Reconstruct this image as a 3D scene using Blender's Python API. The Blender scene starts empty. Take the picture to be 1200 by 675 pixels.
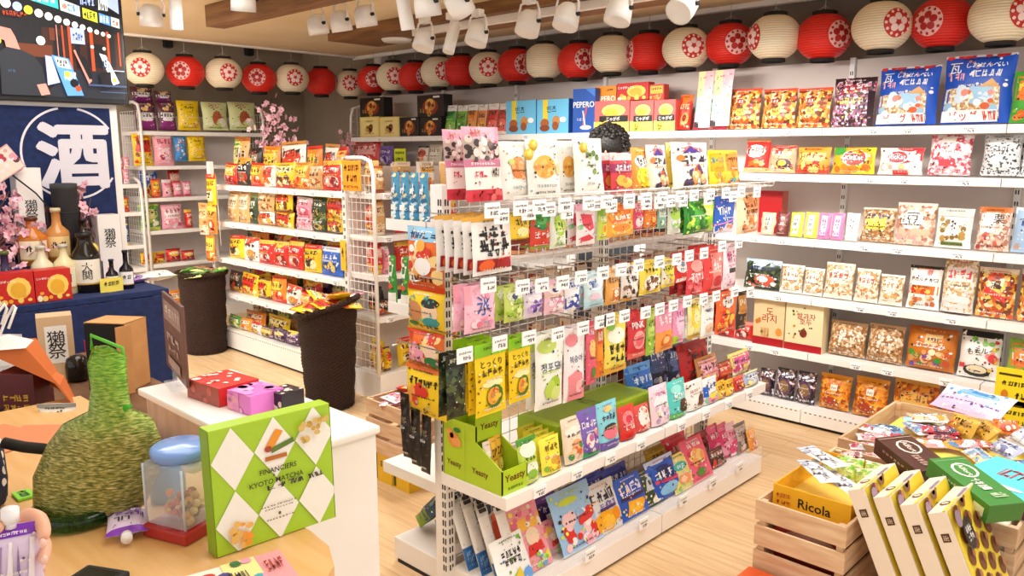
import bpy, bmesh, math, random
from mathutils import Vector, Matrix, noise
S = bpy.context.scene
COL = S.collection
PI = math.pi
# ------------------------------------------------------------------ camera maths (1200 x 675 frame)
F = 932.; CH = 1.6; PIT = math.atan(160/932); YAW = math.radians(43.6)
def ray(px, py):
    x = (px-600)/F; y = -(py-337.5)/F
    fw = math.cos(PIT)+y*math.sin(PIT); up = y*math.cos(PIT)-math.sin(PIT)
    s, c = math.sin(YAW), math.cos(YAW)
    return (x*c-fw*s, x*s+fw*c, up)
def atX(px, py, X): d = ray(px, py); t = X/d[0]; return Vector((X, d[1]*t, CH+d[2]*t))
def atY(px, py, Y): d = ray(px, py); t = Y/d[1]; return Vector((d[0]*t, Y, CH+d[2]*t))
def atZ(px, py, Z): d = ray(px, py); t = (Z-CH)/d[2]; return Vector((d[0]*t, d[1]*t, Z))
def proj(p):
    x, y, z = p; s, c = math.sin(YAW), math.cos(YAW); z -= CH
    r = x*c+y*s; fw = -x*s+y*c
    d = fw*math.cos(PIT)-z*math.sin(PIT); u = z*math.cos(PIT)+fw*math.sin(PIT)
    return (600+F*r/d, 337.5-F*u/d) if d > .01 else (0, 0)
# ------------------------------------------------------------------ materials
def lin(h):
    h = h.lstrip('#'); o = []
    for i in (0, 2, 4):
        v = int(h[i:i+2], 16)/255
        o.append(v/12.92 if v <= .04045 else ((v+.055)/1.055)**2.4)
    return (*o, 1)
_M = {}
def newmat(name):
    m = bpy.data.materials.new(name); m.use_nodes = True
    nt = m.node_tree; return m, nt, nt.nodes['Principled BSDF']
FOOD = {
 'mixed': (['C9552B', 'E8B25A', 'F3E3C0', '8C3A20', 'D98A3A', 'F0D060', '6B3A22'], 55),
 'brown': (['B98A5A', 'D8B98C', '8E6238', 'EFE0C8', 'A8743F'], 75),
 'almond': (['A86A3A', 'E9D9C0', 'C99A63', 'F4EADA', '7F4B28'], 70),
 'orange': (['E08A1E', 'C8641A', 'F0B040', 'A84A16', 'E89A30'], 60),
 'beans': (['EFE2CC', 'D8BE96', 'C9A068', 'F4ECDC', 'B88A54'], 80),
 'rice': (['E8C8B0', 'D8A890', 'F4E6DC', 'C98A70', 'EED8C8', 'B87A60'], 60),
 'silver': (['F4F6F8', 'E6EAEE', 'FAFAFA', '55585C', 'DDE2E6'], 110),
 'pinkw': (['F6C4CC', 'F9E4E6', 'E27A8A', 'FFFFFF', 'D24A5E'], 70),
 'seaweed': (['1E2A1C', '2E3A22', '10160E', '3F4A2A', '566032'], 60),
 'candy': (['E23A3A', 'F5D040', '4AA84A', '4A7AD0', 'F08AB0', 'F8F0E0', 'E8842A'], 65),
 'redberry': (['A81E22', '7A1216', 'D23A32', '8E1A1C', 'E06A50'], 60),
 'darkmix': (['2A2430', '4A3A55', 'E8E0E8', '8A5A4A', '16121A'], 70),
 'confetti': (['5A3A2A', '8C5A7A', 'E8D8E8', '3A2A3A', 'C07A9A'], 80),
 'noodle': (['E8C878', 'D8A850', 'F2E0A8', 'C88A3A'], 70),
 'glit': (['6E7A2A', '9AA04A', 'C9B45A', '4E6A22', 'E0CC78', '5A8A2A'], 420),
}
def foodmat(k):
    cols, sc = FOOD[k]; m, nt, b = newmat('filling_'+k)
    tc = nt.nodes.new('ShaderNodeTexCoord'); v = nt.nodes.new('ShaderNodeTexVoronoi'); v.inputs['Scale'].default_value = sc
    nt.links.new(tc.outputs['Object'], v.inputs['Vector'])
    sp = nt.nodes.new('ShaderNodeSeparateColor'); nt.links.new(v.outputs['Color'], sp.inputs[0])
    r = nt.nodes.new('ShaderNodeValToRGB'); r.color_ramp.interpolation = 'CONSTANT'
    e = r.color_ramp.elements
    while len(e) < len(cols): e.new(.5)
    for i, c in enumerate(cols): e[i].position = i/len(cols); e[i].color = lin(c)
    nt.links.new(sp.outputs[0], r.inputs[0]); nt.links.new(r.outputs[0], b.inputs['Base Color'])
    bp = nt.nodes.new('ShaderNodeBump'); bp.inputs['Strength'].default_value = .5; bp.inputs['Distance'].default_value = .004
    nt.links.new(v.outputs['Distance'], bp.inputs['Height']); nt.links.new(bp.outputs[0], b.inputs['Normal'])
    b.inputs['Roughness'].default_value = .3
    return m
def M(k):
    if k in _M: return _M[k]
    if k.startswith('food:'): m = foodmat(k[5:])
    elif k in SPECIAL: m = SPECIAL[k]()
    else:
        c, _, fin = k.partition(':')
        m, nt, b = newmat('paint_'+c.lower()+('_'+fin if fin else ''))
        b.inputs['Base Color'].default_value = lin(c)
        b.inputs['Roughness'].default_value = {'': .38, 'm': .8, 'g': .15, 't': .3, 'c': .9}[fin[:1] if fin else '']
        if fin == 't': b.inputs['Metallic'].default_value = 1
        if fin == '':                                         # printed film: faint crinkle
            n = nt.nodes.new('ShaderNodeTexNoise'); n.inputs['Scale'].default_value = 45
            tc = nt.nodes.new('ShaderNodeTexCoord'); nt.links.new(tc.outputs['Object'], n.inputs['Vector'])
            bp = nt.nodes.new('ShaderNodeBump'); bp.inputs['Strength'].default_value = .25; bp.inputs['Distance'].default_value = .004
            nt.links.new(n.outputs[0], bp.inputs['Height']); nt.links.new(bp.outputs[0], b.inputs['Normal'])
    _M[k] = m; return m
def noisy(name, c1, c2, scale, rough=.6, stretch=(1, 1, 1), bump=0, detail=4):
    m, nt, b = newmat(name)
    tc = nt.nodes.new('ShaderNodeTexCoord'); mp = nt.nodes.new('ShaderNodeMapping'); mp.inputs['Scale'].default_value = stretch
    n = nt.nodes.new('ShaderNodeTexNoise'); n.inputs['Scale'].default_value = scale; n.inputs['Detail'].default_value = detail
    r = nt.nodes.new('ShaderNodeValToRGB'); r.color_ramp.elements[0].position = .35; r.color_ramp.elements[1].position = .68
    r.color_ramp.elements[0].color = lin(c1); r.color_ramp.elements[1].color = lin(c2)
    nt.links.new(tc.outputs['Object'], mp.inputs[0]); nt.links.new(mp.outputs[0], n.inputs['Vector'])
    nt.links.new(n.outputs[0], r.inputs[0]); nt.links.new(r.outputs[0], b.inputs['Base Color'])
    b.inputs['Roughness'].default_value = rough
    if bump:
        bp = nt.nodes.new('ShaderNodeBump'); bp.inputs['Strength'].default_value = bump; bp.inputs['Distance'].default_value = .01
        nt.links.new(n.outputs[0], bp.inputs['Height']); nt.links.new(bp.outputs[0], b.inputs['Normal'])
    return m
def floormat():
    m, nt, b = newmat('oak_plank_floor')
    tc = nt.nodes.new('ShaderNodeTexCoord'); br = nt.nodes.new('ShaderNodeTexBrick')
    br.inputs['Scale'].default_value = 1; br.inputs['Brick Width'].default_value = 1.2; br.inputs['Row Height'].default_value = .145
    br.inputs['Mortar Size'].default_value = .0016; br.inputs['Color1'].default_value = lin('E0C094'); br.inputs['Color2'].default_value = lin('E9CDA4')
    br.inputs['Mortar'].default_value = lin('C49C68'); br.inputs['Bias'].default_value = .1
    nt.links.new(tc.outputs['Object'], br.inputs['Vector'])
    mp = nt.nodes.new('ShaderNodeMapping'); mp.inputs['Scale'].default_value = (1.2, 14, 1); nt.links.new(tc.outputs['Object'], mp.inputs[0])
    n = nt.nodes.new('ShaderNodeTexNoise'); n.inputs['Scale'].default_value = 3; n.inputs['Detail'].default_value = 6; nt.links.new(mp.outputs[0], n.inputs['Vector'])
    r = nt.nodes.new('ShaderNodeValToRGB'); r.color_ramp.elements[0].color = lin('CDA878'); r.color_ramp.elements[1].color = lin('FFF6E6')
    r.color_ramp.elements[0].position = .3; r.color_ramp.elements[1].position = .62
    nt.links.new(n.outputs[0], r.inputs[0])
    mx = nt.nodes.new('ShaderNodeMix'); mx.data_type = 'RGBA'; mx.blend_type = 'MULTIPLY'; mx.inputs[0].default_value = .45
    nt.links.new(br.outputs[0], mx.inputs[6]); nt.links.new(r.outputs[0], mx.inputs[7]); nt.links.new(mx.outputs[2], b.inputs['Base Color'])
    b.inputs['Roughness'].default_value = .38
    return m
def emit(name, c, st):
    m, nt, b = newmat(name); b.inputs['Emission Color'].default_value = lin(c); b.inputs['Emission Strength'].default_value = st
    b.inputs['Base Color'].default_value = lin(c); return m
def glass(name, c, rough=.03, trans=1.):
    m, nt, b = newmat(name); b.inputs['Base Color'].default_value = lin(c); b.inputs['Transmission Weight'].default_value = trans
    b.inputs['Roughness'].default_value = rough; b.inputs['IOR'].default_value = 1.45; return m
def clearfilm(name, c='FFFFFF', op=.25):
    m, nt, b = newmat(name); b.inputs['Base Color'].default_value = lin(c); b.inputs['Alpha'].default_value = op
    b.inputs['Roughness'].default_value = .1; return m
def lanternmat(name, c1, c2):
    m, nt, b = newmat(name)
    tc = nt.nodes.new('ShaderNodeTexCoord'); w = nt.nodes.new('ShaderNodeTexWave'); w.bands_direction = 'Z'
    w.inputs['Scale'].default_value = 24; w.inputs['Distortion'].default_value = .5
    nt.links.new(tc.outputs['Object'], w.inputs['Vector'])
    r = nt.nodes.new('ShaderNodeValToRGB'); r.color_ramp.elements[0].color = lin(c2); r.color_ramp.elements[1].color = lin(c1)
    r.color_ramp.elements[1].position = .5
    nt.links.new(w.outputs[1], r.inputs[0]); nt.links.new(r.outputs[0], b.inputs['Base Color'])
    bp = nt.nodes.new('ShaderNodeBump'); bp.inputs['Strength'].default_value = .6; bp.inputs['Distance'].default_value = .004
    nt.links.new(w.outputs[1], bp.inputs['Height']); nt.links.new(bp.outputs[0], b.inputs['Normal'])
    b.inputs['Roughness'].default_value = .45
    return m
def wicker():
    m, nt, b = newmat('dark_woven_wicker')
    tc = nt.nodes.new('ShaderNodeTexCoord')
    w = nt.nodes.new('ShaderNodeTexWave'); w.bands_direction = 'Z'; w.inputs['Scale'].default_value = 28; w.inputs['Distortion'].default_value = 6
    w.inputs['Detail Scale'].default_value = 6; nt.links.new(tc.outputs['Object'], w.inputs['Vector'])
    r = nt.nodes.new('ShaderNodeValToRGB'); r.color_ramp.elements[0].color = lin('0E0704'); r.color_ramp.elements[1].color = lin('5C3626')
    nt.links.new(w.outputs[1], r.inputs[0]); nt.links.new(r.outputs[0], b.inputs['Base Color'])
    bp = nt.nodes.new('ShaderNodeBump'); bp.inputs['Strength'].default_value = 1; bp.inputs['Distance'].default_value = .012
    nt.links.new(w.outputs[1], bp.inputs['Height']); nt.links.new(bp.outputs[0], b.inputs['Normal']); b.inputs['Roughness'].default_value = .45
    return m
SPECIAL = {
 'floor': floormat,
 'wood': lambda: noisy('pale_crate_wood', 'CFA680', 'E6C8A4', 6, .6, (1, 1, 8)),
 'desk': lambda: noisy('light_desk_wood', 'D8A866', 'E4BA80', 4, .35, (1, 8, 1)),
 'panelwood': lambda: noisy('counter_inner_panel', 'B89A88', 'CDB2A0', 5, .5, (6, 6, 1)),
 'beam': lambda: noisy('beam_wood', '6E4A2C', '94693F', 3, .6, (1, 10, 10)),
 'ceil': lambda: noisy('plaster_ceiling', 'E4CFA8', 'ECD9B6', 2, .9),
 'wall': lambda: noisy('taupe_wall_paint', '8F8172', '9C8E7F', 1.5, .9),
 'white': lambda: noisy('white_coated_steel', 'F2EEE9', 'F8F5F1', 3, .4),
 'panel': lambda: noisy('pale_back_panel', 'DCCFC8', 'E6DAD3', 2, .6),
 'wicker': wicker,
 'lw': lambda: lanternmat('cream_lantern_paper', 'F6EAD0', 'E0D0B0'),
 'lr': lambda: lanternmat('red_lantern_paper', 'EA2A1E', 'CC1C14'),
 'navy': lambda: noisy('navy_cloth', '14244E', '1B2F62', 30, .9),
 'floral': lambda: floralmat(),
 'lamp': lambda: emit('lit_lamp_lens', 'FFF4DC', 18),
 'tvglow': lambda: emit('screen', 'FFFFFF', 1),
 'glass': lambda: glass('clear_glass', 'FFFFFF'),
 'gglass': lambda: glass('green_glass', '0E7A3A', .08),
 'film': lambda: clearfilm('clear_plastic'),
 'jarfilm': lambda: clearfilm('clear_jar', 'DCE6F4', .3),
 'acryl': lambda: clearfilm('clear_acrylic', 'F4F8FF', .18),
 'sakura': lambda: noisy('pink_petal', 'E8A8B8', 'F8D4DC', 40, .7),
 'bench': lambda: noisy('dark_bench_wood', '5E3E26', '7A5434', 6, .6, (1, 6, 1)),
 'kraft': lambda: noisy('kraft_board', 'C08A52', 'D09C64', 8, .8),
 'skin': lambda: noisy('skin', 'E3A98C', 'EDB99C', 20, .5),
 'hair': lambda: noisy('black_hair', '0A0808', '1E1714', 60, .5, (1, 1, 1), .6),
 'glitter': lambda: glittermat(),
}
def glittermat():
    m, nt, b = newmat('green_gold_glitter')
    tc = nt.nodes.new('ShaderNodeTexCoord'); mp = nt.nodes.new('ShaderNodeMapping'); mp.inputs['Scale'].default_value = (60, 60, 260); nt.links.new(tc.outputs['Object'], mp.inputs[0])
    n = nt.nodes.new('ShaderNodeTexNoise'); n.inputs['Scale'].default_value = 1.2; n.inputs['Detail'].default_value = 5; nt.links.new(mp.outputs[0], n.inputs['Vector'])
    n2 = nt.nodes.new('ShaderNodeTexNoise'); n2.inputs['Scale'].default_value = 9; nt.links.new(tc.outputs['Object'], n2.inputs['Vector'])
    r = nt.nodes.new('ShaderNodeValToRGB'); e = r.color_ramp.elements; e[0].position = .3; e[0].color = lin('46501A'); e[1].position = .72; e[1].color = lin('D8CC86'); k = e.new(.5); k.color = lin('8A8A3A')
    nt.links.new(n.outputs[0], r.inputs[0])
    sx = nt.nodes.new('ShaderNodeSeparateXYZ'); nt.links.new(tc.outputs['Object'], sx.inputs[0])
    ad = nt.nodes.new('ShaderNodeMath'); ad.operation = 'MULTIPLY_ADD'; nt.links.new(n2.outputs[0], ad.inputs[0]); ad.inputs[1].default_value = .16; nt.links.new(sx.outputs[2], ad.inputs[2])
    rr = nt.nodes.new('ShaderNodeMapRange'); rr.inputs[1].default_value = .25; rr.inputs[2].default_value = .4; nt.links.new(ad.outputs[0], rr.inputs[0])
    mx = nt.nodes.new('ShaderNodeMix'); mx.data_type = 'RGBA'; nt.links.new(rr.outputs[0], mx.inputs[0]); nt.links.new(r.outputs[0], mx.inputs[6])
    r2 = nt.nodes.new('ShaderNodeValToRGB'); r2.color_ramp.elements[0].position = .3; r2.color_ramp.elements[1].position = .7; r2.color_ramp.elements[0].color = lin('3E8A12'); r2.color_ramp.elements[1].color = lin('A4D04A'); nt.links.new(n.outputs[0], r2.inputs[0]); nt.links.new(r2.outputs[0], mx.inputs[7])
    nt.links.new(mx.outputs[2], b.inputs['Base Color']); b.inputs['Roughness'].default_value = .3; b.inputs['Metallic'].default_value = .25
    bp = nt.nodes.new('ShaderNodeBump'); bp.inputs['Strength'].default_value = .8; bp.inputs['Distance'].default_value = .004; nt.links.new(n.outputs[0], bp.inputs['Height']); nt.links.new(bp.outputs[0], b.inputs['Normal'])
    return m
def floralmat():
    m, nt, b = newmat('navy_floral_cloth')
    tc = nt.nodes.new('ShaderNodeTexCoord'); v = nt.nodes.new('ShaderNodeTexVoronoi'); v.inputs['Scale'].default_value = 38
    nt.links.new(tc.outputs['Object'], v.inputs['Vector'])
    r = nt.nodes.new('ShaderNodeValToRGB'); r.color_ramp.interpolation = 'CONSTANT'
    r.color_ramp.elements[0].color = lin('E8E4D4'); r.color_ramp.elements[1].color = lin('16203C'); r.color_ramp.elements[1].position = .34
    nt.links.new(v.outputs['Distance'], r.inputs[0]); nt.links.new(r.outputs[0], b.inputs['Base Color']); b.inputs['Roughness'].default_value = .9
    return m
# ------------------------------------------------------------------ mesh builder
class MB:
    def __init__(s): s.v = []; s.f = []; s.m = []; s.sm = []; s.k = []
    def mi(s, k):
        if k not in s.k: s.k.append(k)
        return s.k.index(k)
    def add(s, V, Fs, k, smooth=False):
        o = len(s.v); i = s.mi(k); s.v += [tuple(p) for p in V]
        for f in Fs: s.f.append([o+q for q in f]); s.m.append(i); s.sm.append(smooth)
    def box(s, cx, cy, cz, sx, sy, sz, k, rz=0, bev=0, T=None):
        bm = bmesh.new(); bmesh.ops.create_cube(bm, size=1); bmesh.ops.scale(bm, vec=(sx, sy, sz), verts=bm.verts)
        if bev: bmesh.ops.bevel(bm, geom=bm.edges[:], offset=min(bev, .45*min(sx, sy, sz)), segments=2, affect='EDGES', profile=.6)
        X = Matrix.Translation((cx, cy, cz)) @ Matrix.Rotation(rz, 4, 'Z')
        if T is not None: X = T @ X
        bm.verts.index_update(); s.add([X @ v.co for v in bm.verts], [[v.index for v in f.verts] for f in bm.faces], k); bm.free()
    def span(s, a, b, k, bev=0): s.box(*[(a[i]+b[i])/2 for i in range(3)], *[abs(b[i]-a[i]) for i in range(3)], k, bev=bev)
    def tube(s, pts, r, k, n=8, cap=True):
        P = [Vector(p) for p in pts]; V = []; Fs = []
        R = r if isinstance(r, (list, tuple)) else [r]*len(P); up = None
        for i, p in enumerate(P):
            t = (P[min(i+1, len(P)-1)]-P[max(i-1, 0)]).normalized()
            if up is None: up = Vector((0, 0, 1)) if abs(t.z) < .9 else Vector((1, 0, 0))
            a = t.cross(up).normalized(); bb = a.cross(t).normalized(); up = bb
            for j in range(n): q = 2*PI*j/n; V.append(p+a*math.cos(q)*R[i]+bb*math.sin(q)*R[i])
        for i in range(len(P)-1):
            for j in range(n): Fs.append([i*n+j, i*n+(j+1) % n, (i+1)*n+(j+1) % n, (i+1)*n+j])
        if cap: Fs.append(list(range(n))[::-1]); Fs.append([(len(P)-1)*n+j for j in range(n)])
        s.add(V, Fs, k, True)
    def lathe(s, prof, k, n=24, c=(0, 0, 0), sx=1, sy=1, sm=True):
        V = []; Fs = []; N = len(prof)
        for r, z in prof:
            for j in range(n): q = 2*PI*j/n; V.append((c[0]+r*math.cos(q)*sx, c[1]+r*math.sin(q)*sy, c[2]+z))
        for i in range(N-1):
            for j in range(n): Fs.append([i*n+j, i*n+(j+1) % n, (i+1)*n+(j+1) % n, (i+1)*n+j])
        if prof[0][0] > 1e-5: Fs.append(list(range(n))[::-1])
        if prof[-1][0] > 1e-5: Fs.append([(N-1)*n+j for j in range(n)])
        s.add(V, Fs, k, sm)
    def blob(s, c, r, k, n=8, sc=(1, 1, 1)):
        s.lathe([(r*math.sin(PI*i/n)+1e-6, -r*sc[2]*math.cos(PI*i/n)) for i in range(n+1)], k, n+2, c, sc[0], sc[1])
    def prism(s, poly, d, k, mp=lambda x, y, z: (x, y, z)):      # polygon in x,z extruded along y by d (0..d)
        n = len(poly); V = [mp(x, 0, z) for x, z in poly]+[mp(x, d, z) for x, z in poly]
        s.add(V, [list(range(n)), list(range(2*n-1, n-1, -1))]+[[i, i+n, (i+1) % n+n, (i+1) % n] for i in range(n)], k)
    def mesh(s, name):
        me = bpy.data.meshes.new(name); me.from_pydata(s.v, [], s.f)
        for k in s.k: me.materials.append(M(k))
        me.polygons.foreach_set('material_index', s.m); me.polygons.foreach_set('use_smooth', s.sm); me.update()
        return me
    def build(s, name, parent=None, loc=(0, 0, 0)): return link(name, s.mesh(name), parent, loc)
def link(name, me, parent=None, loc=(0, 0, 0), rot=(0, 0, 0)):
    o = bpy.data.objects.new(name, me); COL.objects.link(o); o.parent = parent; o.location = loc; o.rotation_euler = rot
    return o
THINGS = []
def tag(o, label, cat, group=None, kind=None):
    o['label'] = label; o['category'] = cat
    if group: o['group'] = group
    if kind: o['kind'] = kind
    THINGS.append(o); return o
def empty(name, loc, label, cat, group=None, rz=0):
    o = bpy.data.objects.new(name, None); COL.objects.link(o); o.location = loc; o.rotation_euler = (0, 0, rz); o.empty_display_size = .05
    return tag(o, label, cat, group)
def struct(mb, name):
    o = mb.build(name); o['kind'] = 'structure'; return o
# ------------------------------------------------------------------ lettering
_T = {}
def glyphs(txt, off=None):
    if txt in _T: return _T[txt]
    if off is None: off = .012 if ord(max(txt)) < 0x3000 or 0x3040 <= ord(max(txt)) < 0x3100 else .004
    cu = bpy.data.curves.new('lettering', 'FONT'); cu.body = txt; cu.size = 1; cu.resolution_u = 2; cu.align_x = 'CENTER'; cu.space_line = .8; cu.offset = off
    ob = bpy.data.objects.new('lettering', cu); COL.objects.link(ob)
    dg = bpy.context.evaluated_depsgraph_get(); me = ob.evaluated_get(dg).to_mesh()
    V = [(v.co.x, v.co.y) for v in me.vertices]; Fs = [list(p.vertices) for p in me.polygons]
    ob.evaluated_get(dg).to_mesh_clear(); COL.objects.unlink(ob); bpy.data.objects.remove(ob); bpy.data.curves.remove(cu)
    if V:
        x0, x1 = min(v[0] for v in V), max(v[0] for v in V); y0, y1 = min(v[1] for v in V), max(v[1] for v in V)
        h = max(y1-y0, 1e-4); V = [((x-(x0+x1)/2)/h, (y-(y0+y1)/2)/h) for x, y in V]; w = (x1-x0)/h
    else: w = 1
    _T[txt] = (V, Fs, w); return _T[txt]
# ------------------------------------------------------------------ printed artwork laid on a surface
def draw(mb, mp, W, H, decs, seed=0):
    """mp(u, v, lift) -> point; W, H in metres; decs = printed shapes"""
    rg = random.Random(seed); L = [0]
    def rect(c, x0, y0, x1, y1):
        L[0] += 1; nx = max(1, int((x1-x0)*8+.5)); ny = max(1, int((y1-y0)*9+.5))
        V = [mp(x0+(x1-x0)*i/nx, y0+(y1-y0)*j/ny, L[0]) for j in range(ny+1) for i in range(nx+1)]
        mb.add(V, [[j*(nx+1)+i, j*(nx+1)+i+1, (j+1)*(nx+1)+i+1, (j+1)*(nx+1)+i] for j in range(ny) for i in range(nx)], c, True)
    def ell(c, cx, cy, rx, ry, n=12, up=True):
        if up: L[0] += 1
        V = [mp(cx, cy, L[0])]; R = 2 if max(rx, ry) > .12 else 1; Fs = []
        for q in range(1, R+1):
            for j in range(n): a = 2*PI*j/n; V.append(mp(min(.995, max(.005, cx+rx*q/R*math.cos(a))), min(.995, max(.005, cy+ry*q/R*math.sin(a))), L[0]))
        for j in range(n): Fs.append([0, 1+j, 1+(j+1) % n])
        if R == 2:
            for j in range(n): Fs.append([1+j, 1+n+j, 1+n+(j+1) % n, 1+(j+1) % n])
        mb.add(V, Fs, c, True)
    for d in decs:
        t = d[0]
        if t == 'r': rect(*d[1:])
        elif t == 'e': ell(*d[1:])
        elif t == 'p':
            L[0] += 1; P = clip01(d[2]); n = len(P);
            if n < 3: continue
            cx = sum(p[0] for p in P)/n; cy = sum(p[1] for p in P)/n; Q = []
            for i in range(n):
                a, b = P[i], P[(i+1) % n]
                for k in (0, .5): Q.append((a[0]+(b[0]-a[0])*k, a[1]+(b[1]-a[1])*k))
            V = [mp(cx, cy, L[0])]+[mp((cx+x)/2, (cy+y)/2, L[0]) for x, y in Q]+[mp(x, y, L[0]) for x, y in Q]; m = len(Q); Fs = []
            for i in range(m): j = (i+1) % m; Fs += [[0, 1+i, 1+j], [1+i, 1+m+i, 1+m+j, 1+j]]
            mb.add(V, Fs, d[1], True)
        elif t == 't':
            c, txt, cx, cy, h = d[1:6]; mw = d[6] if len(d) > 6 else .9; rot = math.radians(d[7]) if len(d) > 7 else 0
            V, Fs, w = glyphs(txt); hm = min(h*H, mw*W/max(w, .01)); L[0] += 2
            cs, sn = math.cos(rot)*hm, math.sin(rot)*hm
            mb.add([mp(cx+(x*cs-y*sn)/W, cy+(x*sn+y*cs)/H, L[0]) for x, y in V], Fs, c, True)
        elif t == 's':
            c, cx, cy, w, h, n = d[1:7]; L[0] += 2
            for i in range(n):
                gx = cx-w/2+w*(i+.5)/n; gw = w/n*.72
                for q in range(4):
                    if rg.random() < .5: x0 = gx-gw/2; x1 = gx+gw/2; y = cy+h*(rg.random()-.5)*.9; th = h*.08; V = [(x0, y-th), (x1, y-th+rg.uniform(-.1, .2)*h), (x1, y+th+rg.uniform(-.1, .2)*h), (x0, y+th)]
                    else: x = gx+gw*(rg.random()-.5); th = gw*.11; k = rg.uniform(-.3, .3)*gw; V = [(x-th, cy-h/2), (x+th, cy-h/2), (x+th+k, cy+h/2), (x-th+k, cy+h/2)]
                    mb.add([mp(a, b, L[0]) for a, b in V], [[0, 1, 2, 3]], c, True)
        elif t == 'k':
            cols, n, x0, y0, x1, y1, r = d[1:8]; L[0] += 1
            for i in range(n):
                q = r*rg.uniform(.6, 1.2)
                if i % 4 == 0: L[0] += .5
                ell(rg.choice(cols), rg.uniform(x0, x1), rg.uniform(y0, y1), q, q*W/H*rg.uniform(.7, 1.1), 8, False)
def clip01(P):
    for ax, lim, sg in ((0, .004, 1), (0, .996, -1), (1, .004, 1), (1, .996, -1)):
        Q = []
        for i in range(len(P)):
            a, b = P[i], P[(i+1) % len(P)]; ia, ib = (a[ax]-lim)*sg >= 0, (b[ax]-lim)*sg >= 0
            if ia: Q.append(a)
            if ia != ib: t = (lim-a[ax])/(b[ax]-a[ax]); Q.append((a[0]+(b[0]-a[0])*t, a[1]+(b[1]-a[1])*t))
        P = Q
        if not P: break
    return P
EPS, LAY = .0012, .00035
def pack(des, w, h, d, shape, seed=0):
    """mesh of one packet: base at z = 0, front towards -Y"""
    D = design(des); mb = MB(); base = D['b']; sd = seed*7.3+hash_(des) % 97
    if shape == 'box':
        mb.box(0, 0, h/2, w, d, h, base, bev=.0015)
        f = {'F': (lambda u, v, l: ((u-.5)*w, -d/2-.0006-LAY*l, v*h), w, h), 'T': (lambda u, v, l: ((u-.5)*w, (v-.5)*d, h+.0006+LAY*l), w, d),
             'R': (lambda u, v, l: (w/2+.0006+LAY*l, (u-.5)*d, v*h), d, h), 'L': (lambda u, v, l: (-w/2-.0006-LAY*l, (.5-u)*d, v*h), d, h)}
        for k in 'FTRL':
            if D.get(k): draw(mb, f[k][0], f[k][1], f[k][2], D[k], hash_(des))
        return mb
    NX, NZ = 10, 12
    def S0(u, v, side):
        a = abs(2*u-1); pu = max(0, 1-a**3)**.7
        e = .06; t = min(1, max(0, (v-e)/(1-2*e)))
        if shape == 'pouch': pv = (1-v)**.55*(.55+.45*min(1, v*9))
        elif shape == 'hang': t = min(1, max(0, (v-.04)/.78)); pv = max(0, math.sin(PI*t**.75))**.7
        elif shape == 'flat': pv = (max(0, 1-abs(2*t-1)**4))**.6*.6
        else: pv = max(0, 1-abs(2*t-1)**3)**.6
        x = (u-.5)*w*(1-.05*pv); z = v*h
        n = noise.noise(Vector((x*26+sd, z*24+sd, side*9.)))*min(.005, .14*d)
        edge = noise.noise(Vector((sd, z*15, 3.)))*.02*w*(2*u-1)
        return Vector((x+edge, side*(d/2*pu*pv)+n*(1 if .02 < u < .98 else .4), z))
    G = {}
    for side in (-1, 1):
        G[side] = [[S0(i/NX, j/NZ, side) for i in range(NX+1)] for j in range(NZ+1)]
        V = [p for row in G[side] for p in row]; Fs = []
        for j in range(NZ):
            for i in range(NX):
                q = [j*(NX+1)+i, j*(NX+1)+i+1, (j+1)*(NX+1)+i+1, (j+1)*(NX+1)+i]; Fs.append(q if side < 0 else q[::-1])
        mb.add(V, Fs, base, True)
    g = G[-1]
    def mp(u, v, l):
        u = min(1, max(0, u)); v = min(1, max(0, v)); a = min(NX-1, int(u*NX)); b = min(NZ-1, int(v*NZ)); s = u*NX-a; t = v*NZ-b
        p = (g[b][a]*(1-s)+g[b][a+1]*s)*(1-t)+(g[b+1][a]*(1-s)+g[b+1][a+1]*s)*t
        return (p.x*1.0, p.y-EPS-LAY*l, p.z)
    draw(mb, mp, w, h, D['F'], hash_(des))
    r = random.Random(hash_(des)+5); cs = [d[1] for d in D['F'] if isinstance(d[1], str) and d[1][:2] != 'fo']+['F4F0E8', '3A302C']
    draw(mb, lambda u, v, l: mp(u, v, l+3), w, h, [('k', [shade(r.choice(cs), r.uniform(.75, 1.2)) for _ in range(5)], 22, .06, .07, .94, .93, .028), ('s', r.choice(['3A302C', 'F4F0E8', cs[0]]), r.uniform(.4, .6), r.uniform(.42, .56), .6, .035, 9), ('s', r.choice(['3A302C', 'F4F0E8']), .5, .09, .6, .03, 9), ('s', r.choice(cs), .5, .93, .5, .03, 8)], hash_(des)+9)
    return mb
def shade(c, k):
    c, _, f = c.partition(':')
    if len(c) != 6: return 'F4F0E8'
    return ''.join('%02X' % max(0, min(255, int(round(int(c[i:i+2], 16)*round(k*5)/5/8)*8))) for i in (0, 2, 4))
def hash_(s):
    h = 7
    for c in str(s): h = (h*131+ord(c)) % 1000003
    return h
NAMES = {'FFFFFF': 'white', 'F4EEE0': 'cream', 'D8CDB8': 'beige', '9A9A9A': 'grey', '1A1A1E': 'black', 'D8231E': 'red', '8E1A22': 'dark red', 'F2A0B4': 'pink',
 'E0588A': 'bright pink', 'F0882A': 'orange', 'F6D020': 'yellow', 'E0B860': 'tan', '8A5A34': 'brown', '4A2A1C': 'dark brown', 'A8D02E': 'lime green', '3A9A3E': 'green', '1E4A2A': 'dark green',
 '40C4C4': 'turquoise', '8CC8F0': 'pale blue', '2A62C8': 'blue', '1A2450': 'navy', '7A4AA8': 'purple', 'C8A0E0': 'lilac', 'F4B8A0': 'peach'}
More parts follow.
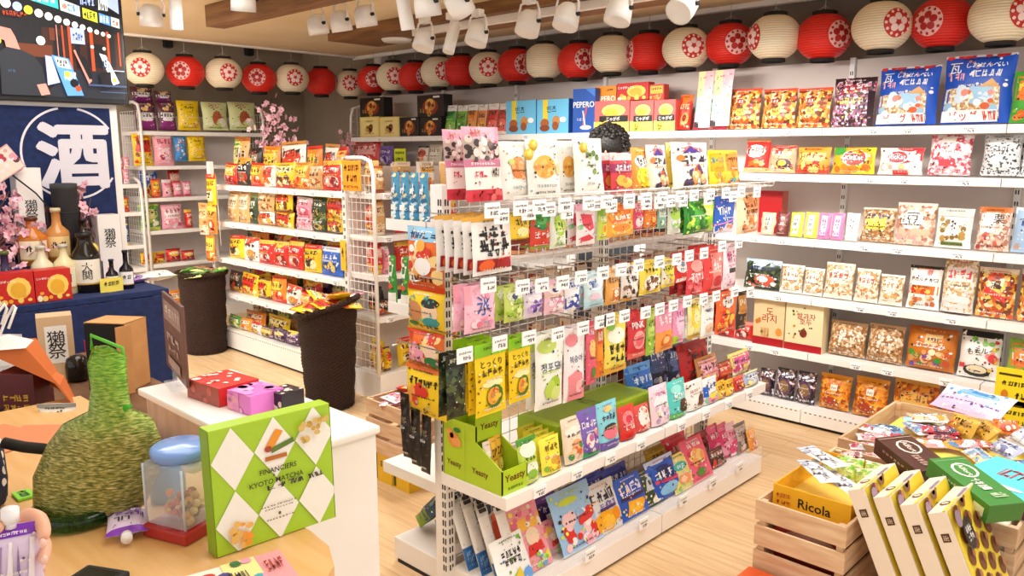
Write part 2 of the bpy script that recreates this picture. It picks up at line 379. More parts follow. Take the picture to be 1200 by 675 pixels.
def cname(h):
    if h.startswith('food:'): return {'mixed': 'mixed-cracker', 'brown': 'brown-nut', 'almond': 'flaked-nut', 'orange': 'amber-cracker', 'beans': 'pale-bean', 'rice': 'rice-cracker', 'silver': 'silver', 'pinkw': 'pink-and-white', 'seaweed': 'seaweed', 'candy': 'mixed-candy', 'redberry': 'red-fruit', 'darkmix': 'dark-sweet', 'confetti': 'purple-and-brown', 'noodle': 'noodle'}[h[5:]]
    h = h.partition(':')[0]; r = [int(h[i:i+2], 16) for i in (0, 2, 4)]
    return NAMES[min(NAMES, key=lambda k: sum((int(k[i:i+2], 16)-r[i//2])**2 for i in (0, 2, 4)))]
def design(k):
    if k in DES: return DES[k]
    # "aN:base,band,title,pic1,pic2|text" : a layout N in five colours
    head, _, rest = k.partition(':'); pal, _, txt = rest.partition('|'); n = int(head[1:]); P = pal.replace('f_', 'food:').split(','); b, bd, ti, p1, p2 = P
    r = random.Random(hash_(k)); y = r.uniform(.62, .74); D = []
    ttl = [('t', ti, txt, .5, y, .2, .8)] if txt else [('s', ti, .5, y, .74, .15, 4)]
    if n == 1: D = [('r', bd, 0, .84, 1, 1), ('e', p2, .5, .3, .36, .2)]+ttl+[('k', [p1, p2, ti], 9, .25, .2, .75, .42, .1), ('s', bd, .5, .5, .6, .05, 7)]
    elif n == 2: D = [('r', bd, 0, 0, 1, .3), ('r', p2, .1, y-.13, .9, y+.13)]+ttl+[('k', [p1, p2], 8, .15, .1, .85, .42, .11), ('s', p1, .5, .9, .5, .05, 6)]
    elif n == 3: D = [('p', bd, [(0, .55), (1, .75), (1, 1), (0, 1)]), ('e', p1, .62, .3, .28, .19), ('e', p2, .58, .33, .16, .11)]+ttl+[('k', [p1, ti, p2], 6, .1, .08, .9, .2, .07)]
    elif n == 4: D = [('r', bd, .08, .42, .92, .9)]+ttl+[('k', [p1, p2, bd], 12, .1, .08, .9, .38, .09), ('s', p1, .5, .5, .6, .05, 8)]
    elif n == 5: D = [('e', bd, .5, .62, .4, .2)]+ttl+[('r', p1, 0, 0, 1, .12), ('k', [p1, p2], 7, .15, .18, .85, .38, .1), ('r', p1, 0, .92, 1, 1)]
    elif n == 6: D = [('r', bd, .2, .35, .8, .72)]+ttl+[('s', p1, .5, .42, .5, .05, 7), ('r', p2, 0, .93, 1, 1)]          # clear bag, paper label
    elif n == 7: D = [('r', bd, .25, .12, .75, .9), ('s', ti, .5, .7, .34, .16, 2), ('s', ti, .5, .5, .34, .16, 2), ('k', [p1, p2], 5, .3, .16, .7, .34, .1)]  # narrow, upright writing
    elif n == 8: D = [('r', bd, 0, .8, 1, 1), ('r', p2, 0, 0, 1, .08)]+ttl+[('p', p1, [(0, .08), (1, .08), (1, .4), (.5, .5), (0, .36)]), ('k', [p2, ti], 7, .2, .14, .8, .36, .08)]
    return dict(b=b, F=D)
DES = {}
def describe(k):
    if k in DES: return None
    P = k.partition(':')[2].partition('|')[0].replace('f_', 'food:').split(',')
    a, b = cname(P[0]), cname(P[1])
    return (a, b if b != a else cname(P[3]))
_PK = {}
def packmesh(name, des, w, h, d, shape, seed):
    key = (des, round(w, 3), round(h, 3), round(d, 3), shape, seed % 3)
    if key not in _PK: _PK[key] = pack(des, w, h, d, shape, seed % 3).mesh(name)
    return _PK[key]
CATS = {'box': ('snack_box', 'box'), 'pillow': ('snack_bag', 'snack bag'), 'pouch': ('snack_pouch', 'pouch'), 'hang': ('candy_packet', 'candy packet'), 'flat': ('snack_packet', 'packet')}
def place(des, shape, w, h, d, loc, rz, label, group, lean=0, roll=0, name=None, cat=None, seed=0):
    nm, ct = CATS[shape]; nm = name or nm; ct = cat or ct
    o = link(nm, packmesh(nm, des, w, h, d, shape, seed), None, loc, (-lean, roll, rz))
    o.rotation_mode = 'XYZ'; tag(o, label, ct, group); return o
# ================================================================== printed packet designs
def g(b, *F, **k): return {'b': b, 'F': list(F), **k}
W_, K_ = 'FFFFFF', '1A1A1A'
DES.update({
 'blackbox': g('1B1614', ('e', '8E2A1C', .5, .45, .3, .36), ('e', 'C9862E', .5, .55, .2, .28), ('e', 'E8B25A', .5, .7, .12, .12), ('k', ['C9862E', '7A1E16', 'E8B25A'], 9, .36, .1, .64, .6, .07), ('r', 'F4EEE0', .62, .85, .86, .93), ('s', 'C9A050', .2, .3, .18, .2, 2), L=[('k', ['B03020', 'D86A40'], 7, .2, .1, .8, .9, .2)]),
 'goldbox': g('E6CE78', ('r', 'EEDB92', .06, .06, .94, .94), ('k', ['B08A3A', '8A5A34', 'C9A04A'], 6, .4, .3, .6, .6, .1), ('s', '9A7A2A', .5, .78, .4, .07, 5), ('s', 'B0442A', .5, .18, .5, .05, 6)),
 'blueko': g('6CC4EE', ('r', 'F0D83A', .2, .1, .36, 1), ('t', K_, '빈츠', .48, .72, .2, .62), ('e', 'B0622E', .26, .3, .14, .14), ('e', 'C98A4A', .62, .36, .12, .16), ('e', '8A4520', .26, .16, .16, .1), ('e', '9A5228', .6, .22, .1, .13), ('e', 'F4F8FC', .84, .4, .1, .08), R=[('r', '2A62C8', 0, 0, 1, 1)]),
 'pepero': g('2456B0', ('p', '4A86DC', [(.55, 1), (1, 1), (1, .8)]), ('t', W_, 'PEPERO', .5, .64, .16, .94), ('p', 'C25A70', [(.42, .1), (.5, .1), (.68, .6), (.6, .6)]), ('p', 'E8DCE8', [(.55, .1), (.62, .1), (.5, .5), (.44, .5)]), ('e', W_, .6, .12, .26, .05), ('s', 'C8D8F0', .4, .3, .4, .06, 5)),
 'peperoo': g('F0962A', ('t', W_, 'PEPERO', .5, .3, .3, .94), ('s', K_, .72, .78, .3, .1, 3)),
 'jaga': g('E86A66', ('r', 'F6D96A', 0, 0, 1, .34), ('e', 'F8E07A', .56, .68, .34, .2), ('e', 'F0C040', .5, .62, .2, .14), ('r', K_, .16, .32, .97, .52), ('t', W_, 'じゃがポ', .56, .42, .13, .72), ('k', ['F0D050', 'E8B030', '8AB83A'], 10, .1, .05, .9, .28, .08)),
 'jagared': g('C6201C', ('e', 'F4D060', .62, .5, .3, .34), ('e', 'E8B030', .6, .45, .2, .24), ('t', W_, 'じゃがポックル', .3, .74, .16, .5), ('k', ['F4D060', 'F0B030'], 6, .1, .08, .9, .3, .08), ('e', 'F4E8D0', .1, .12, .07, .1)),
 'pastel': g('F4F2F0', ('r', 'F6EAB0', 0, .55, .45, 1), ('r', 'F4C4CC', .45, .5, 1, 1), ('r', 'B8E4D8', 0, .2, .45, .55), ('r', 'C8C4E8', .45, .16, .75, .5), ('r', 'BCE0B8', .75, .16, 1, .5), ('r', '2A2A2A', 0, 0, .3, .1), ('k', ['F0E070', 'E88A9A', '8AB8E0', '7AC89A'], 14, .08, .2, .92, .95, .06)),
 'mixbag': g('food:mixed', ('e', 'B02A20', .42, .66, .16, .07), ('s', 'F4EEE0', .42, .66, .26, .07, 3), ('r', 'F4DC30', .34, .32, .62, .48), ('s', '8E1A22', .48, .4, .22, .07, 3), ('r', 'D8543A', 0, .93, 1, 1)),
 'darkplum': g('food:confetti', ('p', '2A1418', [(0, .72), (1, .86), (1, 1), (0, 1)]), ('p', 'A81E3A', [(.2, .62), (1, .66), (1, .88), (.3, .82)]), ('s', 'F8E8EC', .58, .76, .66, .17, 4), ('s', 'F0E060', .5, .5, .6, .12, 4), ('r', '2A1418', .88, 0, 1, .7)),
 'bigblue': g('1C55C4', ('r', 'E8E0DC', 0, .965, 1, 1), ('k', ['D8342E', 'C22A28'], 9, .05, .975, .95, .99, .05), ('t', W_, '瓦', .18, .8, .17), ('t', W_, 'しおせんべい', .62, .83, .11, .56), ('s', 'F4B8C0', .22, .66, .26, .1, 3), ('s', 'E8ECF8', .62, .7, .46, .1, 5), ('r', 'food:beans', .04, .06, .86, .5), ('k', ['F8FAFC', 'CFE4F4', '9CC8E8'], 16, .12, .16, .82, .48, .08), ('k', ['E88A7A', 'D8643A'], 5, .2, .2, .8, .45, .06), ('p', 'D8A868', [(.56, .5), (.74, .62), (.86, .5)]), ('r', W_, .02, .02, .84, .18), ('t', 'C8302A', 'ビッグ', .36, .1, .13, .56), ('s', 'D8543A', .74, .1, .2, .12, 3)),
 'kitor': g('F2A81E', ('p', 'F6CC20', [(.35, 0), (1, 0), (1, 1), (.5, 1)]), ('p', '3A9A3E', [(.02, .62), (.34, .72), (.3, 1), (.02, 1)]), ('e', 'F4E4DC', .56, .58, .3, .34), ('e', 'D8231E', .56, .58, .27, .3), ('t', W_, 'KitKat', .56, .58, .22, .42), ('k', ['F0882A', 'E06A1E'], 8, .1, .08, .9, .25, .09), ('s', K_, .86, .42, .14, .12, 2)),
 'kitred': g('F6E6E0', ('p', 'D8343E', [(.52, .35), (1, .5), (1, 1), (.4, 1)]), ('e', W_, .46, .62, .27, .26), ('e', 'D8343E', .46, .62, .24, .22), ('t', W_, 'KitKat', .46, .62, .2, .4), ('e', 'F8ECE8', .8, .6, .1, .16), ('r', 'D8231E', .36, 0, .7, .14), ('k', ['E8D08A', 'F4EEE0', 'E0A8A8'], 9, .06, .1, .9, .3, .07)),
 'pinkclear': g('food:pinkw', ('r', 'FBF6F0', .3, .45, .64, .95), ('s', 'C87A6A', .47, .66, .24, .06, 4), ('s', 'B05A5A', .47, .55, .24, .05, 5), ('r', 'E2505E', .3, .2, .7, .36)),
 'silver': g('food:silver', ('r', 'DADDE2', 0, .78, 1, 1), ('s', '55585C', .6, .6, .3, .1, 3)),
 'redtin': g('B8141A', ('s', 'F0C8B0', .3, .34, .3, .12, 3), ('e', 'F4D8C8', .68, .32, .12, .12), ('e', 'B8141A', .68, .32, .07, .07), R=[('r', 'C86A5A', 0, 0, 1, 1)]),
 'mame': g('food:rice', ('r', 'F4C8C0', 0, .93, 1, 1), ('e', 'FBF4EC', .46, .58, .3, .24), ('t', K_, '豆', .48, .6, .3), ('s', K_, .2, .56, .14, .1, 2), ('k', ['F0A8A0', 'F0C0A0', 'E8D0B8'], 10, .14, .1, .86, .3, .12)),
 'dango': g('E6E8E4', ('k', ['B8904A', '8A6A2A', 'F4EAD8', 'C9A868'], 26, .15, .2, .85, .7, .09), ('r', 'F8F8F4', .42, .3, .62, .72), ('s', K_, .52, .55, .16, .24, 2), ('r', '6A7A2A', .2, .06, .8, .14), ('r', 'C8CCC8', 0, .78, 1, 1)),
 'kuri': g('food:rice', ('r', 'C86A2A', 0, .88, 1, 1), ('r', 'F4F0EC', .1, .4, .6, .84), ('t', K_, '栗', .68, .72, .22), ('k', ['B8424A', 'D86A5A', '8A3A3A', 'F0E4D8'], 16, .1, .06, .9, .38, .07)),
 'tirol': g('F6F2EC', ('r', '2A2622', 0, .93, 1, 1), ('t', K_, 'チロルチョコ', .5, .68, .13, .86), ('r', 'E8702A', .04, .34, .96, .54), ('k', ['F0B040', 'D8341E', 'F6D060'], 8, .1, .36, .9, .52, .08), ('t', 'D8342E', '祭', .66, .84, .13), ('k', ['D88A4A', 'F0D0A8', 'C8643A'], 10, .1, .08, .9, .3, .09)),
 'sake': g('food:mixed', ('r', 'F0E0C8', 0, .9, 1, 1), ('t', 'D8342E', '黒糖', .5, .85, .1), ('t', K_, '酒', .5, .66, .17), ('p', 'D83A34', [(.2, .5), (.8, .3), (.85, .4), (.25, .62)])),
 'kraft1': g('E3C898', ('t', 'A81E24', '도\n라지', .52, .66, .32, .5), ('r', 'A81420', 0, 0, 1, .17), ('e', 'D8923A', .84, .32, .1, .09), ('p', 'C97A2A', [(.06, .52), (.22, .6), (.26, .5), (.1, .44)]), ('s', 'D8A05A', .4, .28, .3, .2, 3)),
 'kraft2': g('EAD8AC', ('t', 'A81E24', '쌀과자\n호두', .55, .68, .34, .5), ('r', 'A81420', 0, 0, 1, .15), ('e', '7A2A22', .5, .38, .1, .09), ('k', ['3A4A2A', '6A7A3A', '4A3A22', 'C9962A'], 13, .06, .22, .94, .92, .035)),
 'nutbag': g('food:brown', ('r', 'C9A27A', 0, .9, 1, 1), ('k', ['F4EEE4', 'E8DCC8'], 14, .2, .25, .8, .75, .05)),
 'osenbei': g('C9741C', ('r', 'E0B878', .4, .6, .74, .94), ('s', K_, .57, .72, .26, .08, 4), ('t', 'F8E8E0', 'おつまみ', .52, .58, .15, .8), ('k', ['F0D0A0', 'E8A060', 'C8542A', 'F4E4C0', '3A9A3E', '7A4AA8'], 22, .1, .08, .9, .42, .08), ('p', 'B05A14', [(0, .88), (1, .8), (1, 1), (0, 1)])),
 'milkmochi': g('F4F2EE', ('r', '1E1C1A', 0, .87, 1, 1), ('t', K_, 'ミルク', .66, .6, .13, .5), ('t', K_, 'もち', .4, .56, .13, .5), ('e', K_, .5, .16, .34, .13), ('e', 'F4E8C8', .5, .19, .26, .09), ('k', ['D8342E', '7AB84A', 'E88A8A', 'E8C04A'], 12, .74, .2, .95, .8, .07), ('k', ['3A9A3E', '7AB84A'], 5, .35, .74, .65, .84, .06), ('e', 'D83A3A', .86, .46, .1, .09), ('r', 'D84A4A', .03, .2, .2, .3)),
 'darkclear': g('food:darkmix', ('s', 'F0ECF4', .5, .8, .8, .16, 4), ('e', '5A3A5A', .5, .4, .38, .28), ('e', '8A6A3A', .5, .42, .28, .2), ('p', 'F0D8DC', [(.1, .6), (.16, .64), (.6, .06), (.52, .06)])),
 'orangebag': g('food:orange', ('r', 'F4EEE0', .42, .55, .64, .72), ('s', '8A5A34', .53, .63, .16, .06, 3), ('e', 'B03A1C', .4, .24, .2, .13), ('r', 'E89A20', 0, .9, 1, 1)),
 'redbag': g('food:redberry', ('r', 'E03A1E', .0, .5, 1, .8), ('s', 'F0C0A0', .5, .3, .7, .1, 4)),
 'chocopink': g('F0A8C0', ('r', 'F6F0E8', 0, .16, 1, .5), ('r', 'D83A48', 0, 0, 1, .16), ('r', 'C9789A', 0, .46, 1, .56), ('r', 'B8A89C', 0, .56, .72, .84), ('k', ['4A3434', '6A5250', 'E8DCD4', '3A2828', 'D8C8C0'], 30, .06, .56, .9, .84, .08), ('s', 'C83A5A', .34, .36, .34, .09, 3), ('s', K_, .74, .38, .24, .12, 3), ('s', 'B84A3A', .3, .92, .3, .1, 3), ('k', ['E86A6A', 'C82A3A'], 8, .1, .03, .9, .13, .08)),
 'mikan': g('F6F3EC', ('e', 'F0A050', .55, .54, .28, .2), ('e', 'E8843A', .5, .48, .2, .13), ('e', 'F8D0A0', .66, .56, .12, .1), ('k', ['E88A4A', 'F2B070'], 9, .3, .36, .8, .68, .09), ('e', 'C8D87A', .3, .64, .1, .05), ('s', '9AA8A8', .55, .2, .5, .05, 7)),
 'mango': g('F6F3EC', ('e', 'F0B850', .46, .52, .34, .2), ('k', ['E8A040', 'F4CC70', 'E08A3A'], 14, .2, .38, .72, .64, .09), ('e', 'E8E0A0', .9, .48, .09, .1), ('s', '9AA8A8', .5, .2, .6, .05, 7), ('s', 'B8C0C0', .6, .86, .4, .05, 5)),
 'whitegreen': g('F8F6F0', ('e', 'E8ECD8', .36, .72, .14, .06), ('k', ['8AA85A', 'B8CC8A', '6A8A4A'], 8, .26, .36, .75, .76, .07), ('s', '4A5A3A', .4, .7, .2, .06, 3), ('s', '5A6A4A', .54, .52, .24, .06, 3), ('s', 'B0A898', .45, .2, .3, .05, 4)),
 'peach': g('D8404A', ('r', 'F0D0D0', 0, .8, 1, 1), ('r', '9A2A5A', 0, .5, 1, .72), ('s', 'F8E4EC', .5, .62, .8, .15, 5), ('e', 'F0B04A', .36, .3, .22, .14), ('e', 'F6C85A', .62, .24, .24, .13), ('e', 'E8983A', .5, .3, .1, .07)),
 'horeca': g('F0A43A', ('e', 'F6DC30', .5, .3, .4, .24), ('e', 'F4F0E8', .4, .68, .3, .14), ('s', K_, .4, .68, .4, .14, 3), ('k', ['F6E040', 'E8B020'], 6, .2, .12, .8, .42, .1)),
 'housepack': g('F4E8D4', ('p', 'D86A6A', [(0, .76), (1, .76), (.5, 1)]), ('p', '4A3A8A', [(.24, .76), (.78, .76), (.5, .92)]), ('s', '2A2A4A', .5, .64, .7, .14, 3), ('e', 'C87A3A', .18, .66, .1, .07), ('k', ['E88A4A', 'C8542A', 'F0C890', '4A3A5A'], 16, .1, .06, .9, .46, .08)),
 'callig': g('F2F0EC', ('r', 'E8B040', 0, .93, 1, 1), ('s', K_, .5, .74, .8, .2, 3), ('s', K_, .5, .52, .8, .2, 3), ('s', K_, .52, .38, .5, .12, 3), ('r', 'food:redberry', .06, .08, .94, .28), ('e', 'E8642A', .28, .17, .19, .1), ('e', 'A81E2A', .76, .18, .17, .1)),
 'fkrasp': g('C6A428', ('r', 'F4CC30', 0, .2, 1, .9), ('r', '7A2A1A', 0, 0, 1, .16), ('s', '4A3A10', .5, .72, .6, .2, 3), ('e', 'F8EAA0', .5, .4, .3, .16)),
 'ichigo': g('D8402E', ('p', '2E8A3A', [(0, .6), (.5, .46), (1, .6), (1, 1), (0, 1)]), ('e', '52B04A', .5, .76, .3, .14), ('s', 'F4D8D0', .5, .36, .8, .18, 3), ('r', '8AA83A', 0, 0, 1, .06)),
 'lime': g('E4EEDC', ('e', 'B4D43A', .55, .62, .34, .28), ('e', 'D4E87A', .55, .62, .22, .18), ('s', '4A7A2A', .55, .64, .3, .22, 2), ('k', ['9AC83A', 'E8F0D8'], 6, .15, .12, .85, .3, .09)),
 'suika': g('F6E8E8', ('p', 'E0485A', [(.2, .78), (.76, .74), (.9, .4), (.6, .34), (.28, .5)]), ('p', 'D8404E', [(.15, .2), (.6, .26), (.9, .14), (.5, .08), (.2, .1)]), ('r', 'F0B8D0', 0, .86, 1, 1), ('e', '8AC88A', .14, .46, .12, .06)),
 'marugum': g('EE9A34', ('r', 'F0B040', 0, 0, 1, 1), ('e', 'E8742E', .5, .62, .46, .34), ('e', 'F6CC4A', .48, .24, .4, .17), ('e', 'EE8A3A', .48, .27, .33, .12), ('s', W_, .52, .58, .6, .13, 3), ('r', '5A4A8A', .5, .93, .7, 1)),
 'gbag': g('2E8A2E', ('p', 'B4D43A', [(.5, 0), (1, 0), (1, .9), (.55, .86)]), ('e', '4AA83A', .3, .5, .26, .3), ('e', 'E4EC7A', .72, .62, .18, .12), ('k', ['1E6A22', 'D4E05A', '8AC83A'], 12, .1, .08, .9, .8, .08)),
 'bluepk': g('2A62C8', ('p', 'E8E4F4', [(0, 0), (1, 0), (1, .34), (0, .2)]), ('s', W_, .45, .62, .6, .2, 3), ('p', 'D88AB8', [(0, .2), (1, .34), (1, .4), (0, .26)]), ('k', ['E88A4A', '6A5A9A'], 5, .2, .06, .9, .2, .08)),
 'snackor': g('F0D8B0', ('p', 'E89A5A', [(.35, 0), (1, 0), (1, .9), (.3, .9)]), ('s', '8A3A1E', .6, .72, .6, .16, 3), ('s', '6A2A1E', .6, .52, .6, .12, 3), ('k', ['F6E8C8', 'D8743A'], 7, .1, .06, .9, .4, .09)),
 'kori': g('F4C0D4', ('r', 'F0A8B8', 0, .62, .2, 1), ('t', '2E6AB4', '氷', .56, .58, .44), ('e', 'F8DCE8', .3, .2, .16, .1), ('e', 'E87A9A', .4, .18, .1, .07), ('s', '8AA8D0', .72, .2, .3, .06, 4), ('k', ['F8D8E4', 'EE9AB8'], 8, .1, .06, .9, .9, .06)),
 'muscat': g('C8DC6A', ('e', 'E8F0D0', .5, .76, .4, .16), ('e', '3A4A6A', .5, .72, .14, .08), ('k', ['A4CC3A', 'E0EC9A', '8AB830', 'F0F4C0'], 22, .1, .06, .9, .58, .1)),
 'grape': g('E8DCEC', ('s', '3A3A6A', .5, .82, .86, .18, 4), ('e', 'F4F0F4', .5, .6, .36, .1), ('k', ['7A4AA8', '9A6AC0', '4A3A8A', 'C8A8DC'], 18, .12, .08, .88, .5, .1)),
 'pinkpk': g('F2C4D4', ('e', 'F8ECE4', .5, .78, .36, .16), ('e', '3A3A7A', .5, .76, .16, .07), ('r', 'E8C8B0', 0, .55, 1, .64), ('k', ['F4DCE8', 'E88AB0', 'F8F0F0'], 14, .1, .06, .9, .5, .11)),
 'bluewh': g('F2F2F4', ('s', '3A5AA8', .5, .78, .8, .14, 4), ('p', '3A4AA8', [(0, .1), (1, 0), (1, .6), (0, .42)]), ('k', [W_, 'E8ECF8'], 10, .1, .06, .9, .44, .12)),
 'soda': g('D0EAF0', ('e', 'F4FAFC', .5, .7, .4, .2), ('s', '3A6AB8', .4, .68, .44, .2, 3), ('e', 'F0C8D8', .4, .34, .26, .1), ('r', 'B8E0EC', 0, 0, 1, .2)),
 'chocow': g('F0EAE4', ('s', '4A3428', .5, .84, .6, .16, 3), ('s', K_, .5, .62, .7, .16, 3), ('k', ['5A3A2A', '8A6A54', '3A2418', 'E8DCD0'], 16, .1, .08, .9, .46, .12), ('r', 'D8983A', 0, 0, .5, .1)),
 'banana': g('F4D850', ('s', '5A4A1A', .5, .74, .6, .12, 4), ('e', 'F8F0D0', .5, .36, .4, .24), ('k', ['6A3A24', '8A5A3A', 'F4F0E8'], 12, .2, .2, .8, .5, .12)),
 'panda': g('D82A24', ('e', 'F4F4F0', .5, .6, .38, .22), ('e', '8A98A8', .55, .7, .16, .1), ('s', K_, .5, .52, .4, .08, 3), ('r', W_, .1, .04, .9, .18)),
 'strawred': g('E0484E', ('e', 'F4A8A0', .5, .7, .36, .14), ('s', W_, .5, .46, .76, .16, 4), ('k', ['F8C0B8', 'C82A34', 'F0707A'], 14, .1, .06, .9, .4, .11)),
 'redtall': g('E0403E', ('r', 'EE8A80', .3, .1, .95, .86), ('s', 'F8E0E0', .6, .62, .5, .24, 3), ('e', 'C82A34', .6, .26, .26, .12)),
 'pinkwh': g('F4DCE4', ('s', 'C83A7A', .5, .7, .6, .24, 3), ('r', '3A3A3A', .3, .36, .8, .46), ('k', ['E87AA8', 'F8F0F0'], 6, .1, .06, .9, .3, .1)),
 'greenyel': g('F4D41E', ('r', '8CD02A', 0, .82, 1, 1), ('t', K_, 'とっくり', .5, .72, .1, .7), ('s', '4A3A10', .5, .6, .7, .09, 4), ('e', 'F8F0B0', .5, .44, .36, .05), ('e', '4A7A2A', .56, .25, .28, .17), ('e', 'F0A03A', .5, .26, .2, .12), ('k', ['D8543A', 'F6C84A', 'C88A4A'], 8, .36, .14, .76, .36, .09), ('k', ['8A4A2A'], 8, .02, .05, .1, .75, .03)),
 'cheongpodo': g('F2F4EC', ('e', 'C4DC6A', .4, .84, .34, .1), ('t', '1E3A6A', '청포도', .46, .56, .17, .66), ('e', 'A8CC3A', .6, .3, .22, .14), ('e', 'BEDC5A', .44, .26, .2, .13), ('e', 'D4E88A', .66, .2, .18, .1), ('s', '4A4A5A', .8, .56, .16, .1, 2)),
 'bokssunga': g('F4EEF0', ('t', '1E3A6A', '복숭아', .5, .58, .13, .66), ('e', 'F0909A', .36, .84, .3, .09), ('p', 'F0909A', [(.2, 0), (1, 0), (1, .3), (.5, .44), (.1, .36)]), ('e', 'F8C0C0', .66, .2, .2, .1), ('s', '4A5A3A', .86, .2, .16, .1, 2)),
 'pandayel': g('F0E060', ('e', 'F8F4E0', .5, .66, .4, .14), ('s', K_, .5, .44, .7, .16, 3), ('s', K_, .5, .26, .7, .12, 3), ('e', '8AC84A', .3, .84, .2, .08), ('r', 'E8B040', 0, 0, 1, .12)),
 'pinkgum': g('D8323C', ('t', W_, 'PINK', .5, .72, .14, .8), ('e', 'F0A09A', .5, .4, .34, .2), ('e', 'E8606A', .5, .38, .22, .12), ('r', 'E86A5A', 0, 0, 1, .14)),
 'puchi': g('F09AB4', ('r', 'F0A04A', 0, 0, 1, .45), ('s', 'F8E8EC', .5, .7, .76, .2, 3), ('e', 'E8742A', .5, .24, .3, .14), ('e', 'F6C880', .46, .26, .18, .08)),
 'pinklil': g('F0A0C8', ('e', 'F4C8E0', .5, .5, .36, .3), ('s', 'C84A9A', .5, .7, .6, .14, 3), ('p', 'B4D43A', [(0, 0), (.5, 0), (.3, .2), (0, .2)])),
 'lemon': g('F0E8A0', ('e', 'F6DC3A', .5, .56, .36, .3), ('e', 'F8F0B0', .5, .56, .24, .2), ('s', '8A7A2A', .5, .84, .6, .1, 3), ('r', 'D8B04A', 0, 0, 1, .12)),
 'whitepk': g('F6F4F0', ('s', '4A5A7A', .5, .66, .5, .08, 4), ('e', 'F0C8A8', .5, .24, .3, .12), ('r', 'E8DCD0', 0, 0, 1, .06)),
 'jellyor': g('E8622A', ('e', 'F6F0E8', .54, .74, .28, .14), ('s', '4A3A3A', .54, .74, .36, .1, 3), ('k', ['F6A83A', 'D8342A', 'F8C84A'], 16, .1, .06, .9, .56, .11)),
 'seaw': g('food:seaweed', ('r', '1A2018', 0, .8, 1, 1), ('s', 'C8D0B8', .5, .9, .6, .08, 4)),
 'tubewhite': g('EDEAE6', ('r', '2A6AB0', 0, 0, 1, .3), ('s', '8AB0D8', .5, .15, .7, .2, 4), ('r', 'D8D4CE', 0, .9, 1, 1)),
 'seapack': g('F4F6F4', ('s', K_, .5, .66, .6, .13, 5), ('s', K_, .5, .5, .5, .11, 4), ('r', '7AB83A', .78, .86, .9, .93), ('p', '8AC83A', [(.2, .1), (.6, .3), (.55, .1)]), ('p', 'E8C83A', [(.25, .04), (.65, .34), (.7, .1)]), ('e', '6AA8E8', .84, .12, .16, .14)),
 'kidpink': g('F0A0A8', ('r', 'F4B84A', 0, .62, 1, .8), ('k', ['F6D84A', 'F08AB0', 'E86A8A', 'F8F0E0'], 16, .06, .62, .94, .96, .09), ('e', 'F4D8B8', .55, .5, .22, .14), ('p', 'D8342E', [(.3, .22), (.85, .26), (.8, .4), (.35, .38)]), ('p', 'F0E04A', [(.6, .06), (.95, .1), (.9, .24)]), ('k', ['8AC84A', 'B8DC7A', 'F8F4F0', '6AA8D8'], 12, .06, .04, .94, .24, .08)),
 'kidblue': g('9CC4E8', ('e', 'C8DC4A', .4, .8, .24, .06), ('k', ['F4A8B8', 'F8ECE8', 'D8342E', '8AB8E0', 'F0C8C8'], 26, .12, .08, .88, .62, .1), ('p', 'D83A34', [(.5, .36), (.82, .4), (.76, .54), (.52, .5)])),
 'mangochip': g('DCDCDC', ('s', '2A2A3A', .5, .72, .8, .2, 4), ('s', '6A5AA8', .6, .54, .5, .08, 4), ('p', 'F0A81E', [(.1, .08), (.6, .02), (.9, .34), (.4, .46), (.12, .36)]), ('e', 'F6C03A', .48, .22, .2, .13), ('e', 'E8901A', .78, .3, .12, .13), ('r', '5A3A8A', .3, .44, .84, .5)),
 'mangoblue': g('2A56B8', ('s', 'E8E0F0', .5, .7, .8, .2, 4), ('p', 'F0A81E', [(.2, .1), (.7, .06), (.95, .36), (.3, .42)]), ('e', 'F6C03A', .5, .24, .22, .12), ('r', '3A2A5A', .1, .46, .9, .54)),
 'niji': g('3A4A34', ('p', 'C8D0D4', [(.3, .5), (.8, .4), (.95, .8), (.45, .94)]), ('s', '2A2A2A', .6, .68, .4, .14, 3), ('e', 'E8D44A', .7, .24, .16, .14), ('e', 'F4F0E0', .6, .16, .18, .1)),
 'potato': g('2858C0', ('e', '1E2A6A', .42, .6, .4, .22), ('s', W_, .45, .6, .66, .16, 3), ('p', 'D83A6A', [(.1, .42), (.9, .36), (.9, .44), (.1, .5)]), ('e', '8AC8F0', .5, .22, .34, .15), ('p', 'C8D4E8', [(0, .84), (1, .9), (1, 1), (0, 1)])),
 'yelmat': g('E8D87A', ('e', '40B0A8', .5, .66, .32, .12), ('s', 'E8F4F0', .5, .66, .4, .08, 3), ('e', 'F0986A', .56, .3, .28, .16), ('e', 'F8C8A0', .5, .3, .14, .08), ('k', ['8AB84A', 'C8D86A'], 6, .1, .04, .9, .16, .08)),
 'pinkstr': g('E8607A', ('e', 'F0C878', .5, .58, .34, .14), ('k', ['F4E0A0', 'F0A05A', 'D83A5A'], 9, .2, .36, .8, .7, .1), ('e', '5A8A3A', .5, .2, .2, .09), ('s', 'F8E0E4', .5, .84, .6, .1, 3)),
 'yeast': g('B4D42A', ('t', '6A2A1A', 'Yeasty', .5, .34, .36, .7), ('s', '6A8A1A', .5, .1, .5, .08, 6), L=[('t', '6A2A1A', 'Yeasty', .5, .24, .16, .7), ('e', 'E8944A', .48, .66, .22, .14), ('k', ['E07A3A', 'F0A85A'], 5, .34, .56, .66, .76, .1), ('e', '3A7A3A', .62, .82, .12, .04)]),
 'peter': g('F6EC4A', ('k', ['E8A040', '8AB83A', 'D88A3A'], 12, .15, .08, .85, .5, .1), ('s', '7A5A1A', .5, .72, .7, .16, 3)),
 'greenwh': g('C4DC4A', ('e', 'F4F6E4', .5, .74, .44, .18), ('p', '4A9A3A', [(0, .84), (1, .9), (1, 1), (0, 1)]), ('e', 'F0F4DC', .56, .32, .36, .14), ('s', '3A5A2A', .5, .54, .6, .08, 3), ('e', '8AB83A', .5, .2, .24, .1)),
